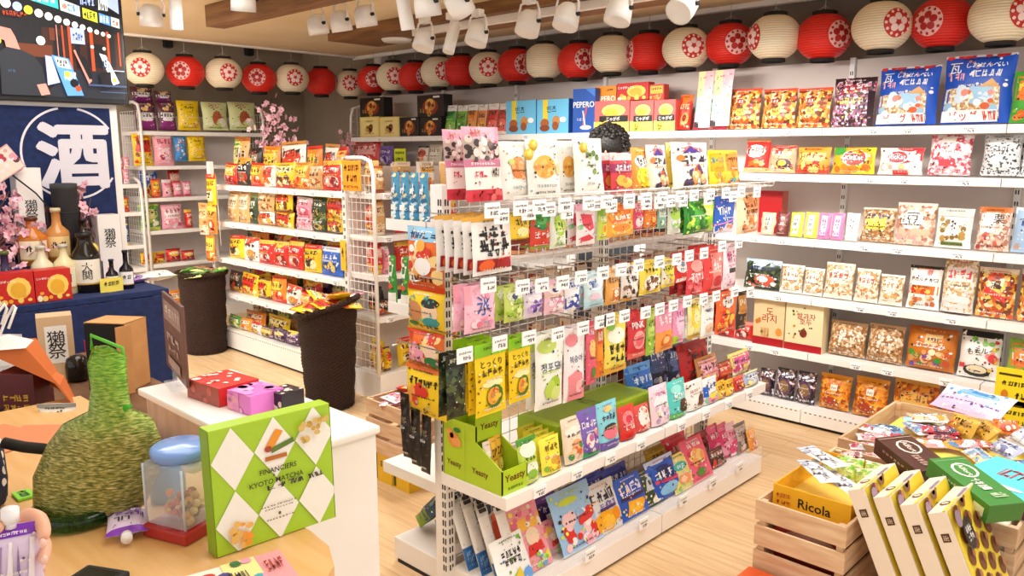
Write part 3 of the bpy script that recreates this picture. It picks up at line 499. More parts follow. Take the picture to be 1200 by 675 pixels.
 'beigepk': g('F0DCC4', ('e', 'F8F0E4', .5, .7, .44, .1), ('s', '3A3A3A', .5, .62, .7, .06, 5), ('e', 'F0A868', .56, .38, .28, .13), ('k', ['D8643A', 'F0C890', '4A8A4A', 'E8B080'], 12, .1, .06, .9, .4, .1)),
 'purpkid': g('7A62B8', ('s', 'F0E8F8', .5, .68, .8, .14, 4), ('e', 'F4E4D8', .4, .34, .22, .16), ('k', ['E88A8A', 'C86AA8', 'F0D8C8', '6A5AA8'], 12, .15, .1, .9, .5, .1), ('p', '2E9A5A', [(0, 0), (1, 0), (1, .08), (0, .12)])),
 'turqkid': g('8AD8E4', ('e', 'E8D080', .5, .84, .22, .07), ('s', '3A4A6A', .5, .66, .7, .12, 4), ('e', 'E8788A', .5, .34, .36, .15), ('e', '3A2A3A', .5, .46, .3, .06), ('r', '6A5AA8', 0, 0, 1, .16)),
 'redgum': g('E0403A', ('e', 'F08A8A', .5, .62, .36, .22), ('e', 'D83A54', .5, .6, .2, .12), ('r', 'D82A24', 0, 0, 1, .2), ('s', 'F8E0DC', .5, .34, .6, .1, 3)),
 'redgumw': g('E0504A', ('e', 'F6ECE4', .5, .52, .36, .42), ('k', ['E88A7A', 'D84A3A', 'F4C8B0'], 12, .3, .16, .7, .86, .08)),
 'palepink': g('F4D8E4', ('e', 'F8F0F4', .5, .5, .4, .3), ('k', ['E8B8D0', 'C8A8C8', '8A8A9A', 'F0E0A8'], 14, .15, .1, .85, .6, .08), ('s', 'C86A9A', .5, .78, .6, .1, 3)),
 'tealchoc': g('58D0C8', ('e', '9AE4DC', .4, .76, .3, .12), ('e', '5A3A2A', .68, .3, .24, .18), ('e', '4A2A1C', .6, .22, .2, .1), ('s', 'F4FAF8', .46, .58, .6, .12, 3), ('r', '5AB84A', 0, 0, .6, .12)),
 'whitechoc': g('F4ECE4', ('e', '5A3428', .7, .32, .22, .16), ('e', '6A4434', .66, .22, .2, .12), ('s', 'B89A8A', .4, .66, .44, .1, 3)),
 'whiteblue': g('F0F0F0', ('s', '2A4A9A', .5, .68, .8, .2, 3), ('e', 'F0D84A', .5, .3, .3, .14), ('k', ['8AC8A8', 'F08AA8'], 6, .1, .06, .9, .24, .1), ('r', '2A62C8', 0, .3, .2, .7)),
 'yellowsm': g('F2B830', ('s', '3A2A1A', .5, .66, .7, .2, 3), ('e', 'F8E07A', .5, .3, .3, .18), ('k', ['D8542A', '8A5A2A'], 5, .2, .1, .8, .4, .1)),
 'matcha': g('A6CE2E', *[('p', 'F4F3EA', [(cx, cy-.25), (cx+.168, cy), (cx, cy+.25), (cx-.168, cy)]) for cx, cy in ((.17, .74), (.508, .75), (.848, .76), (.17, .235), (.508, .24), (.848, .25))],
   ('p', 'E8962A', [(.42, .76), (.52, .9), (.58, .87), (.48, .73)]), ('p', '5A7A2A', [(.46, .75), (.66, .8), (.67, .76), (.48, .71)]), ('e', 'A8402A', .45, .75, .03, .025),
   ('r', 'B86A28', .42, .655, .6, .69), ('t', '2A2418', 'FINANCIERS', .52, .575, .042, .42), ('t', '2A2418', '&', .48, .535, .022), ('t', '2A2418', 'KYOTO MATCHA', .5, .49, .042, .62), ('s', '4A4A3A', .66, .44, .5, .04, 6), ('s', '6A5A3A', .5, .29, .3, .012, 12), ('s', '6A5A3A', .5, .265, .24, .01, 10), ('e', '5A5A3A', .5, .215, .012, .014), ('s', '6A5A3A', .5, .18, .24, .014, 9),
   ('k', ['F0A03A', 'E8B860'], 14, .09, .02, .25, .24, .028), ('k', ['C9A04A', 'D8B868'], 16, .72, .72, .95, .9, .026), R=[('r', '8CB41E', 0, 0, 1, 1)], L=[('r', '8CB41E', 0, 0, 1, 1)]),
 'almondchoc': g('EFE2D0', ('r', '4A2418', .28, .72, .72, .8), ('s', 'D8C0A0', .5, .76, .3, .05, 3), T=[('e', '6A4028', .5, .3, .3, .07), ('e', 'EFE2D0', .5, .3, .2, .03), ('r', 'F0DC4A', .8, .0, 1, .45), ('r', '9A8098', .8, .5, 1, .8)],
   R=[('r', 'F0D43A', 0.02, 0.01, .98, .99)]+[('e', '7A4428', .2+.24*(i % 4), .12+.2*(i//4)+.08*(i % 2), .088, .085, 14) for i in range(18)]+[('e', 'B0744A', .22+.24*(i % 4), .15+.2*(i//4)+.08*(i % 2), .04, .04, 10) for i in range(18)]+[('e', '2A2622', .26, .72, .14, .15), ('s', 'F4F0E8', .26, .76, .16, .06, 3), ('s', 'F4F0E8', .26, .68, .16, .06, 3), ('e', '9A8098', .1, .9, .08, .08)]),
 'barbrown': g('4E2A20', T=[('e', 'E8DCD0', .36, .55, .2, .3), ('e', '4E2A20', .36, .55, .17, .24), ('t', 'E8DCD0', 'Alfort', .36, .55, .22, .3), ('s', 'C8A898', .74, .4, .3, .2, 5), ('r', 'D8C0A8', .08, 0, .09, 1)], F=[('s', 'C8A898', .5, .6, .6, .14, 7)]),
 'bargreen': g('3E8436', T=[('e', 'F0F4E8', .3, .55, .16, .32), ('e', '3E8436', .3, .55, .135, .25), ('t', 'F0F4E8', 'Alfort', .3, .55, .22, .24), ('s', 'F0F4E8', .58, .45, .2, .26, 3), ('r', 'F0F4E8', .68, .35, .72, .6), ('s', 'C8DCB8', .84, .55, .1, .4, 3), ('r', 'A8C898', .08, 0, .085, 1)], F=[('s', 'C8DCB8', .4, .7, .3, .14, 6), ('r', 'DCE4C0', .78, .2, .94, .7)]),
 'cyanbox': g('5AD4DC', T=[('s', 'C83A5A', .4, .6, .26, .24, 4), ('e', '8A3A5A', .7, .5, .06, .08), ('e', 'F4FAFA', .5, .2, .2, .04)], F=[('r', '7A1E4A', .7, 0, 1, 1)], R=[('r', '7A1E4A', 0, 0, 1, 1)]),
 'shinbox': g('F4F0EC', ('t', K_, '獺\n祭', .5, .66, .34, .5), ('s', 'B03A2A', .28, .2, .1, .06, 1), R=[('r', 'F4F0EC', 0, 0, 1, 1)]),
 'pinkbox': g('F2C4CC', ('t', K_, '獺\n祭', .5, .5, .34, .5)),
})
# ================================================================== the room
mb = MB(); mb.span((-9, -1.5, -.05), (2.2, 5.1, 0), 'floor'); struct(mb, 'floor')
mb = MB(); mb.span((-9, 4.94, 0), (2.2, 5.04, 3), 'wall'); struct(mb, 'wall_back')
mb = MB(); mb.span((-7.98, -1.5, 0), (-7.88, 4.94, 3), 'wall'); struct(mb, 'wall_left')
mb = MB(); mb.span((-6.57, -1.5, 2.5), (2.2, 4.7, 2.56), 'ceil'); mb.span((-7.88, -1.5, 2.95), (2.2, 4.94, 3.0), 'ceil'); struct(mb, 'ceiling')
mb = MB(); mb.span((-6.60, -1.5, 2.485), (-6.555, 4.74, 2.515), 'white'); struct(mb, 'trim_1')
mb = MB(); mb.span((-6.60, 4.695, 2.47), (2.2, 4.74, 2.515), 'white'); struct(mb, 'trim_2')
mb = MB(); mb.span((-4.78, -.6, 0), (-4.66, 1.74, 2.5), 'white'); struct(mb, 'wall_partition')
# ceiling beams run along X
mb = MB(); mb.span((-4.97, 2.435, 2.37), (2.0, 2.56, 2.5), 'beam', .004)
tag(mb.build('ceiling_beam'), 'long brown wooden ceiling beam with its cut end showing above the lanterns', 'beam')
mb = MB(); mb.span((-5.3, 3.55, 2.42), (2.0, 4.02, 2.5), 'beam', .004)
tag(mb.build('ceiling_beam'), 'wide dark wooden ceiling board behind the white spotlight track', 'beam')
# ------------------------------------------------------------------ lanterns
def petals(mb, mp, cx, cy, r, cf, W, H, disc, ring):
    draw(mb, lambda u, v, l: mp(u, v, l), W, H, [('e', disc, cx, cy, r, r*W/H, 20)])
    P = []
    for k in range(5):
        a = PI/2+2*PI*k/5; P.append(('e', cf, cx+r*.42*math.cos(a), cy+r*.42*math.sin(a)*W/H, r*.26, r*.26*W/H, 10))
    for k in range(12):
        a = 2*PI*k/12; P.append(('e', cf, cx+r*.84*math.cos(a), cy+r*.84*math.sin(a)*W/H, r*.11, r*.11*W/H, 6))
    P.append(('e', disc, cx, cy, r*.13, r*.13*W/H, 8)); draw(mb, lambda u, v, l: mp(u, v, l+1), W, H, P)
def lantern_meshes(red):
    R, Hh = .152, .122; b = MB(); base = 'lr' if red else 'lw'
    prof = lambda t: R*max(.05, 1-.82*t*t)**.5
    b.lathe([(prof(-1+2*i/16)*(1 if 0 < i < 16 else .98), -Hh+2*Hh*i/16) for i in range(17)], base, 36)
    for s in (1, -1):                                               # crest on two opposite sides
        def mp(u, v, l):
            a = (u-.5)*PI; z = (v-.5)*2*Hh; q = R*max(.05, 1-.82*(z/Hh)**2)**.5+.0014+.0005*l
            return (q*math.sin(a), -s*q*math.cos(a), z)
        petals(b, mp, .5, .5, .155, 'F6D8D4' if not red else 'B01C1C', PI*R, 2*Hh, 'C8281E' if not red else 'F8C8C8', None)
    caps = []
    for z0, z1 in ((Hh-.006, Hh+.018), (-Hh-.018, -Hh+.006)):
        cap = MB(); cap.lathe([(.064, z0), (.068, z0), (.068, z1), (.06, z1), (.06, z0), (.064, z0)], '1A1614:m', 24); caps.append(cap.mesh('end_ring'))
    w = MB(); w.tube([(0, 0, Hh), (0, 0, .29)], .0022, 'C8C0B8:m', 5); w.tube([(-.06, 0, Hh+.01), (0, 0, Hh+.05), (.06, 0, Hh+.01)], .0018, 'C8C0B8:m', 5)
    return b.mesh('lantern_shade'), caps[0], caps[1], w.mesh('hanging_wire')
LM = {True: lantern_meshes(True), False: lantern_meshes(False)}
LANT = [(168, 78, 0, -.15), (217, 80, 1, -.25), (262, 85, 0, .3), (303, 87, 1, -.1), (342, 90, 0, .2), (376, 92, 1, 1.0), (410, 94, 0, 0),
 (438, 97, 1, 0), (461, 93, 0, .1), (487, 90, 1, .5), (514, 88, 0, .3), (541, 86, 1, 9), (572, 84, 0, 0), (606, 79, 1, .35), (638, 77, 0, 9), (678, 74, 1, .3), (717, 70, 0, 9),
 (760, 65, 1, -.93), (804, 61, 0, .3), (855, 57, 1, .3), (907, 52, 0, -.85), (965, 45, 1, .6), (1033, 39, 0, .5), (1104, 28, 1, -.45), (1175, 25, 0, .6)]
ORD = ['first', 'second', 'third', 'fourth', 'fifth', 'sixth', 'seventh', 'eighth', 'ninth', 'tenth', 'eleventh', 'twelfth', 'thirteenth', 'fourteenth', 'fifteenth', 'sixteenth', 'seventeenth', 'eighteenth', 'nineteenth', 'twentieth']
cnt = {}
for i, (px, py, red, off) in enumerate(LANT):
    row = 'left' if i < 7 else 'back'
    p = atX(px, py, -6.66) if i < 7 else atY(px, py, 4.6)
    p.z = 2.255-.01*(i % 3 == 0)
    q_ = Vector((p.x, p.y, 0)).normalized()*(.055 if i % 2 else -.055); p += q_
    view = math.atan2(-p.x, p.y) if True else 0                     # bearing of the lantern from where one stands
    face = view
    a = face + (math.asin(max(-1, min(1, off))) if off < 5 else PI/2)
    cnt[(row, red)] = cnt.get((row, red), 0)+1
    L = empty('paper_lantern', p, '', 'lantern', 'red paper lanterns' if red else 'cream paper lanterns', a)
    L['label'] = '%s paper lantern with %s flower crest, hung along the %s wall' % ('red' if red else 'cream', 'pale' if red else 'red', row)
    if off > 5: L['label'] = '%s paper lantern with its plain side outward, hung along the back wall' % ('red' if red else 'cream')
    for nm, me in zip(('lantern_shade', 'end_ring', 'end_ring', 'hanging_wire'), LM[bool(red)]): link(nm, me, L)
# ------------------------------------------------------------------ spotlights and tracks
mb = MB(); a = atZ(485, 27, 2.46); mb.span((a.x, a.y-.02, 2.372), (1.5, a.y+.02, 2.4185), 'white', .003); TRY = a.y
tag(mb.build('lighting_track'), 'white ceiling track carrying spotlights along the dark wooden board', 'light track')
mb = MB(); mb.span((-6.2, 1.34, 2.46), (-.5, 1.38, 2.5), 'white', .003)
tag(mb.build('lighting_track'), 'white ceiling track crossing near the television screen', 'light track')
def spot(px, py, kind, label, z=2.33, zt=2.5, tilt=.25, az=0., lit=True, power=0, aim=None):
    p = atZ(px, py, z)
    o = empty('spotlight' if kind != 'cup' else 'downlight', p, label, 'spotlight', 'white ceiling spotlights', az)
    T = Matrix.Rotation(tilt, 4, 'X')
    h = MB()
    if kind == 'tube': h.lathe([(.028, -.10), (.033, -.10), (.034, -.098), (.034, .075), (.028, .085), (.02, .086)], 'F4F2EE', 18); lr, lz = .027, -.096
    else: h.lathe([(.052, -.06), (.062, -.062), (.062, -.02), (.056, .03), (.04, .05), (.02, .056)], 'F4F2EE', 20); lr, lz = .051, -.056
    hd_ = h.build('lamp_head', o); hd_.rotation_euler = (tilt, 0, 0)
    l = MB(); l.lathe([(1e-6, lz), (lr, lz)], 'lamp' if lit else 'E8E4DC:g', 18); l.build('lens', hd_)
    m = MB()
    top = zt-z
    if kind == 'tube': m.tube([(0, 0, .08), (0, 0, top-.02)], .008, 'F4F2EE', 8)
    else:
        m.tube([(-.066, 0, 0), (-.07, 0, .05), (-.055, 0, .09), (0, 0, .1), (.055, 0, .09), (.07, 0, .05), (.066, 0, 0)], .006, 'F4F2EE', 8); m.tube([(0, 0, .1), (0, 0, top-.01)], .012, 'F4F2EE', 8)
        for s in (-1, 1): m.tube([(s*.055, 0, 0), (s*.074, 0, 0)], .01, '2A2A2A:m', 8)
    m.box(0, 0, top-.02, .06, .045, .04, 'F4F2EE', bev=.004); m.build('bracket', o)
    if power:
        ld = bpy.data.lights.new('spot_beam', 'SPOT'); ld.energy = power; ld.spot_size = 1.5; ld.spot_blend = .8; ld.shadow_soft_size = .06; ld.color = (1, .95, .88)
        lo = bpy.data.objects.new('spot_beam', ld); COL.objects.link(lo); lo.location = p+Vector((0, 0, -.12))
        d = Vector(aim)-lo.location; lo.rotation_euler = d.to_track_quat('-Z', 'Y').to_euler()
SP = [(177, 17, 'can', 'white spotlight right of the television, above the first cream lantern'), (206, 12, 'tube', 'slim white tube spotlight above the red lantern near the television'),
 (285, -2, 'can', 'spotlight at the top edge under the wooden beam end'), (372, 28, 'can', 'pale spotlight hanging over the cream lantern, left of a pair'), (399, 24, 'can', 'pale spotlight, right of a pair over the back corner'),
 (428, 18, 'can', 'lit white spotlight glowing downward over the back corner'), (474, 10, 'tube', 'slim white tube spotlight against the dark wooden board'), (500, 3, 'can', 'white spotlight on dark board, left of two at top edge'), (536, 2, 'can', 'white spotlight tilted sideways at the top edge on dark board'),
 (498, 46, 'can', 'white yoke spotlight at the far end of the track'), (530, 42, 'tube', 'slim white tube spotlight between two yoke spotlights on track'), (560, 39, 'can', 'white yoke spotlight right of the slim tube on the track'),
 (620, 26, 'can', 'white yoke spotlight on the track above the red lantern'), (665, 18, 'can', 'white yoke spotlight on track, above crackers on the top shelf'), (726, 11, 'can', 'white yoke spotlight above the plain cream lantern'), (802, 6, 'can', 'bright glaring spotlight pointing at the room above the lanterns')]
for i, (px, py, k, lb) in enumerate(SP):
    z = 2.36 if i < 6 else 2.28 if i < 9 else 2.245
    aim = atZ(px, py, z); t = .2
    if i >= 9: aim = Vector((aim.x, 4.6, 1.2)); t = -.35
    elif i < 3: aim = Vector((-7.4, aim.y+.6, 1.0))
    else: aim = Vector((aim.x, aim.y-.3, 1.0))
    if i == 15: t = -.9
    if i == 8: t = .7
    spot(px, py, k, lb, z, 2.5 if i < 6 else 2.419 if i < 9 else 2.372, t, 0. if i >= 3 else 1.2, True, 30 if k == 'can' else 16, aim)
# small dark fittings on the left wall under the ceiling edge
for px, py, lb in ((195, 49, 'small black fitting on the left wall, above the red lantern'), (290, 59, 'small black speaker on the left wall near the third lantern')):
    p = atX(px, py, -7.86); b = MB(); b.box(.03, 0, 0, .06, .08, .11, '1A1A1A:m', bev=.008); b.lathe([(1e-6, 0), (.028, 0), (.03, .004)], '333333:m', 14, (.03, 0, -.06)); tag(b.build('wall_speaker', None, p), lb, 'speaker')
p = atZ(160, 45, 2.6); b = MB()
p = atY(447, 72, 4.8); b = MB(); b.box(0, 0, 0, .1, .1, .2, 'F0EEEA', bev=.01); b.box(0, -.052, 0, .08, .005, .16, 'D8D6D2:m'); b.tube([(0, 0, .1), (0, .05, .2), (0, .12, .2)], .012, 'F0EEEA'); tag(b.build('wall_speaker', None, p), 'white box speaker in the back corner above the lanterns', 'speaker')
p = atZ(465, 46, 2.42); b = MB(); b.lathe([(.0, -.02), (.1, -.02), (.115, 0), (.115, .08), (1e-6, .08)], 'F4F0EA', 24); tag(b.build('ceiling_speaker', None, p), 'round white ceiling fixture beside the far end of the track', 'ceiling fixture')
# ------------------------------------------------------------------ shop shelving
def upright(mb, x, y, z1, w=.03, face=0):
    mb.span((x-w/2, y-w/2, 0), (x+w/2, y+w/2, z1), 'white', .002)
def slots(mb, x, y, z0, z1, nx, ny, st=.05):
    z = z0
    while z < z1:
        for o in (-.006, .006):
            mb.box(x+nx*.0006+(-ny)*o, y+ny*.0006+nx*o, z, .0025 if ny == 0 else .005, .0025 if nx == 0 else .005, .022, '2A2622:m')
        z += st
def shelfboard(root, a, b, z, th=.035, nx=0, ny=-1, tags=(), name='shelf', tagk='FFFFFF:m'):
    """a,b: plan corners; the lip is on side nx,ny; tags = positions along the lip"""
    mb = MB(); mb.span((a[0], a[1], z-th), (b[0], b[1], z), 'white', .003); o = mb.build(name, root)
    for q, t in enumerate(tags):
        m = MB(); w, h = .062, .036
        if ny: c = (t, min(a[1], b[1])-.004, z-th/2-.002); m.box(*c, w, .004, h, tagk); mp = lambda u, v, l: (c[0]+(u-.5)*w, c[1]-.0028-.0003*l, c[2]+(v-.5)*h)
        else: c = (max(a[0], b[0])+.004, t, z-th/2-.002); m.box(*c, .004, w, h, tagk); mp = lambda u, v, l: (c[0]+.0028+.0003*l, c[1]+(u-.5)*w, c[2]+(v-.5)*h)
        draw(m, mp, w, h, [('s', '3A3A3A:m', .5, .62, .8, .16, 7), ('s', '1A1A1A:m', .6, .3, .5, .28, 3)], q)
        m.build('price_tag', o)
    return o
def meshwall(mb, P0, du, dv, nu, nv, r=.0022, k='white'):
    """wire grid from corner P0, spanned by vectors du, dv"""
    P0, du, dv = Vector(P0), Vector(du), Vector(dv)
    for i in range(nu+1): mb.tube([P0+du*i/nu, P0+du*i/nu+dv], r, k, 4, False)
    for j in range(nv+1): mb.tube([P0+dv*j/nv, P0+dv*j/nv+du], r, k, 4, False)
# --- wall shelving A along the back wall
ZA = [1.73, 1.47, 1.10, .76, .43]; AF = 4.48; BAYS = [-6.37+.9*i for i in range(9)]
A = empty('wall_shelving', (0, 0, 0), 'long white wall shelving of five shelves along the back wall under the lanterns', 'shelving')
for i, x in enumerate(BAYS):
    mb = MB(); upright(mb, x, 4.86, 2.14); slots(mb, x, 4.845, .25, 2.1, 0, -1, .06); mb.build('upright', A)
for i in range(8):
    x0, x1 = BAYS[i], BAYS[i+1]
    mb = MB(); mb.span((x0+.016, 4.87, .1), (x1-.016, 4.9, 2.13), 'panel'); mb.build('back_panel', A)
    for z in ZA:
        tg = [x0+.2+.25*k+.04*((i+k) % 3) for k in range(3)] if i >= 3 else [x0+.45]
        shelfboard(A, (x0+.002, AF), (x1-.002, 4.87), z, .042, 0, -1, tg)
    mb = MB(); mb.span((x0+.002, 4.43, .02), (x1-.002, 4.87, .1), 'white', .003)
    for k in range(30): mb.box(x0+.03+k*.029, 4.4296, .088, .012, .001, .006, '6A5A50:m')
    mb.span((x0+.002, 4.45, 0), (x1-.002, 4.86, .02), '2A2420:m'); mb.build('base_plinth', A)
mb = MB(); mb.tube([(-6.38, 4.84, 2.02), (-6.38, 4.6, 2.02), (-6.38, 4.53, 2.0), (-6.38, 4.5, 1.93), (-6.38, 4.49, 1.73)], .012, 'white', 8); meshwall(mb, (-6.38, 4.5, 1.75), (0, .34, 0), (0, 0, .25), 5, 4); mb.build('end_guard', A)
# --- gondola G in the middle, running along Y
GX = -2.05; GY0, GY1 = 1.80, 3.60
G = empty('shop_gondola', (GX, GY0, 0), 'white wire-backed gondola rack in the middle hung with rows of candy packets', 'gondola shelving')
def gp(mb, nm): o = mb.build(nm, G); o.matrix_parent_inverse = Matrix.Translation((-GX, -GY0, 0)); return o
for y in (GY0, 2.70, GY1):
    mb = MB(); mb.span((GX-.03, y-.02, 0), (GX+.03, y+.02, 1.49), 'white', .002); slots(mb, GX+.03, y, .1, 1.46, 1, 0, .035); slots(mb, GX+.018, y-.02, .1, 1.46, 0, -1, .035); gp(mb, 'upright')
mb = MB(); meshwall(mb, (GX+.015, GY0+.02, .12), (0, .86, 0), (0, 0, 1.34), 17, 26); gp(mb, 'wire_panel')
mb = MB(); meshwall(mb, (GX+.015, 2.72, .12), (0, .86, 0), (0, 0, 1.34), 17, 26); gp(mb, 'wire_panel')
for k in range(2):
    y0 = GY0+.9*k
    def sb(z, x0, x1, tags, nx=1):
        o = shelfboard(G, (x0, y0+.003-(.045 if k == 0 and nx and z > .45 else 0)), (x1, y0+.897), z, .045, nx, 0, tags); o.matrix_parent_inverse = Matrix.Translation((-GX, -GY0, 0)); return o
    sb(.48, GX+.03, -1.70, [y0+.12+.2*j for j in range(4)])
    for zz in (.75, .98, 1.2): yy = y0+(.42 if k == 0 else .003); o = shelfboard(G, (-2.30, yy), (GX-.02, y0+.897), zz, .02, 1, 0, [], 'rear_shelf'); o.matrix_parent_inverse = Matrix.Translation((-GX, -GY0, 0))
    sb(.40, -2.42, GX-.03, [])
    mb = MB(); mb.span((GX+.03, y0+.003, .015), (-1.70, y0+.897, .10), 'white', .003); mb.span((GX+.03, y0+.003, 0), (-1.715, y0+.897, .015), '2A2420:m'); gp(mb, 'base_plinth')
    mb = MB(); mb.span((-2.36, y0+.003, .015), (GX-.03, y0+.897, .10), 'white', .003); mb.span((-2.34, y0+.003, 0), (GX-.03, y0+.897, .015), '2A2420:m'); gp(mb, 'base_plinth')
    mb = MB(); mb.span((-1.704, y0+.005, .10), (-1.700, y0+.895, .155), 'acryl'); gp(mb, 'clear_guard_strip')
    mb = MB()                                                       # top wire shelf
    for j in range(8): mb.tube([(GX+.03+.042*j, y0+.01, 1.44), (GX+.03+.042*j, y0+.89, 1.44)], .003, 'white', 5)
    for j in range(19): mb.tube([(GX+.03, y0+.01+j*.0489, 1.442), (-1.715, y0+.01+j*.0489, 1.442), (-1.712, y0+.01+j*.0489, 1.46)], .002, 'white', 4)
    mb.tube([(-1.712, y0+.01, 1.46), (-1.712, y0+.89, 1.46)], .003, 'white', 5); gp(mb, 'wire_shelf')
def gtag(c, nm='price_tag', w=.064, h=.046, q=0):
    m = MB(); m.box(*c, .004, w, h, 'FFFFFF:m')
    mp = lambda u, v, l: (c[0]+.0028+.0003*l, c[1]+(u-.5)*w, c[2]+(v-.5)*h)
    draw(m, mp, w, h, [('s', '4A4A4A:m', .5, .66, .8, .14, 7), ('s', '1A1A1A:m', .6, .32, .55, .26, 3)], q); return gp(m, nm)
for q, px in enumerate((577, 610, 632, 662, 690, 711, 737, 757, 776, 797, 813, 832, 850, 868)): gtag((-1.700, atX(px, 235, -1.70).y, 1.425), q=q)
for y in (1.9, 2.2, 2.55, 2.85, 3.1, 3.35): gtag((-1.692, y, .115), w=.06, q=int(y*10))
# left side trays
for (z, y0, y1) in ((1.32, 1.86, 2.1), (1.0, 1.86, 2.05)):
    mb = MB(); mb.span((-2.43, y0, z-.012), (GX-.03, y1, z), 'white', .002); mb.span((-2.43, y0-.004, z-.012), (GX-.03, y0, z+.03), 'white'); mb.span((-2.434, y0, z-.012), (-2.43, y1, z+.03), 'white'); gp(mb, 'side_tray')
# --- left gondola L along X, facing -Y, with end cap C facing +X
LX0, LX1, LF, LB = -6.22, -4.352, 3.0, 3.42
ZL = [1.34, 1.05, .755, .475]
Lg = empty('shop_gondola', (0, 0, 0), 'white gondola rack packed with assorted snack bags between the two wicker baskets', 'gondola shelving')
for x in (LX0, LX1):
    mb = MB(); mb.span((x-.02, LF-.01, 0), (x+.02, LF+.03, 1.52), 'white', .002); slots(mb, x, LF-.01, .3, 1.45, 0, -1, .05); mb.span((x-.015, LB-.03, 0), (x+.015, LB, 1.52), 'white'); mb.build('upright', Lg)
mb = MB(); mb.span((LX0, LB, .05), (LX1, LB+.02, 1.5), 'panel'); mb.build('back_panel', Lg)
for z in ZL: shelfboard(Lg, (LX0+.02, LF), (LX1-.02, LB), z, .04, 0, -1, [LX0+.12+.23*k for k in range(8)])
mb = MB(); mb.span((LX0+.02, LF, .02), (LX1-.02, LB, .17), 'white', .003); mb.span((LX0+.02, LF+.015, 0), (LX1-.02, LB, .02), '2A2420:m')
for k in range(58): mb.box(LX0+.05+k*.031, LF-.0005, .155, .012, .001, .006, '6A5A50:m')
mb.build('base_plinth', Lg)
Cg = empty('end_shelving', (0, 0, 0), 'narrow white end rack with wire mesh side behind the front wicker basket', 'shelving')
CX0, CX1, CY0, CY1 = -4.33, -4.04, 3.0, 3.9; ZC = [1.34, 1.07, .82, .55]
for z in ZC: shelfboard(Cg, (CX0, CY0+.012), (CX1, CY1), z, .035, 1, 0, [3.1, 3.3])
mb = MB(); mb.span((CX0, CY0+.01, 0), (CX1, CY1, .17), 'white', .003); mb.build('base_plinth', Cg)
mb = MB(); mb.span((CX0+.001, CY0+.03, .17), (CX0+.012, CY1, 1.5), 'panel'); mb.build('back_panel', Cg)
mb = MB(); meshwall(mb, (CX0+.01, CY0, .2), (CX1-CX0-.01, 0, 0), (0, 0, 1.25), 6, 22); mb.build('wire_side', Cg)
mb = MB(); mb.tube([(CX0+.01, CY0, 1.56), (CX1-.1, CY0, 1.56), (CX1-.03, CY0, 1.54), (CX1, CY0, 1.46), (CX1, CY0, .17)], .013, 'white', 8); mb.build('guard_tube', Cg)
# --- wall shelving B on the left wall and the nearer unit D
BX, BW = -7.4, -7.84
def unitB(Y0, Y1, zs, top, lb):
    r = empty('wall_shelving', (0, 0, 0), lb, 'shelving')
    for z in zs: shelfboard(r, (BW, Y0), (BX, Y1), z, .035, 1, 0, [])
    mb = MB(); mb.span((BW, Y0, .0), (BX+.02, Y1, .1), 'white', .003); mb.build('base_plinth', r)
    mb = MB(); mb.span((BW-.02, Y0, .1), (BW, Y1, top-.1), 'panel'); mb.build('back_panel', r)
    for y in (Y0, Y1):
        mb = MB(); mb.tube([(BW+.02, y, top), (BX-.12, y, top), (BX-.03, y, top-.03), (BX, y, top-.12), (BX, y, .1)], .014, 'white', 8); meshwall(mb, (BW, y, .12), (BX-BW, 0, 0), (0, 0, top-.2), 8, 26); mb.build('end_guard', r)
ZB = [1.78, 1.47, 1.18, .88, .57]
unitB(2.96, 4.16, ZB, 2.04, 'white wall shelving with curved tube guards right of the navy banner')
ZD = [atX(150, y, BX).z for y in (216, 249, 288)]
unitB(1.7, 2.92, ZD+[.55], 1.36, 'lower white wall shelving just beyond the edge of the navy banner')
# ================================================================== goods on the shelves
def parse(txt):
    for ln in txt.strip().split('\n'):
        if not ln.strip(): continue
        geo, des, lab = [s.strip() for s in ln.split('|', 1)[0:1]+ln.split('|', 1)[1].rsplit('|', 1)]
        yield geo.split(), des, lab
KIND = {'box': 'box', 'pillow': 'bag', 'pouch': 'pouch', 'hang': 'packet', 'flat': 'packet'}
def lab_for(des, shape, lab, where):
    if lab.startswith('*'):
        a, b = describe(des); lab = '%s and %s %s%s' % (a, b, lab[2:] if len(lab) > 2 else 'snack ', KIND[shape])
    return lab+' '+where
SEED = [0]
def rowA(zi, where, group, txt, lean=.16):
    z = ZA[zi] if zi < 5 else .10
    for gk, des, lab in parse(txt):
        x0, x1, yt = map(float, gk[:3]); sh = gk[3]; d = float(gk[4]); yb = float(gk[5]) if len(gk) > 5 else None; set_ = float(gk[6]) if len(gk) > 6 else .03
        ln = 0 if sh == 'box' else lean
        Yf = AF+set_+(0 if zi < 5 else 0)
        xm = (x0+x1)/2; zb = z if yb is None else atY(xm, yb, Yf).z
        ym = proj((atY(xm, 300, Yf).x, Yf, zb+.05))[1]
        X0, X1 = atY(x0, ym, Yf).x, atY(x1, ym, Yf).x
        h = (atY(xm, yt, Yf+math.sin(ln)*.15).z-zb)/math.cos(ln)
        SEED[0] += 1
        place(des, sh, X1-X0, h, d, ((X0+X1)/2, Yf+d/2, zb+.001+d/2*math.sin(ln)), 0, lab_for(des, sh, lab, where), group, ln, 0, seed=SEED[0])
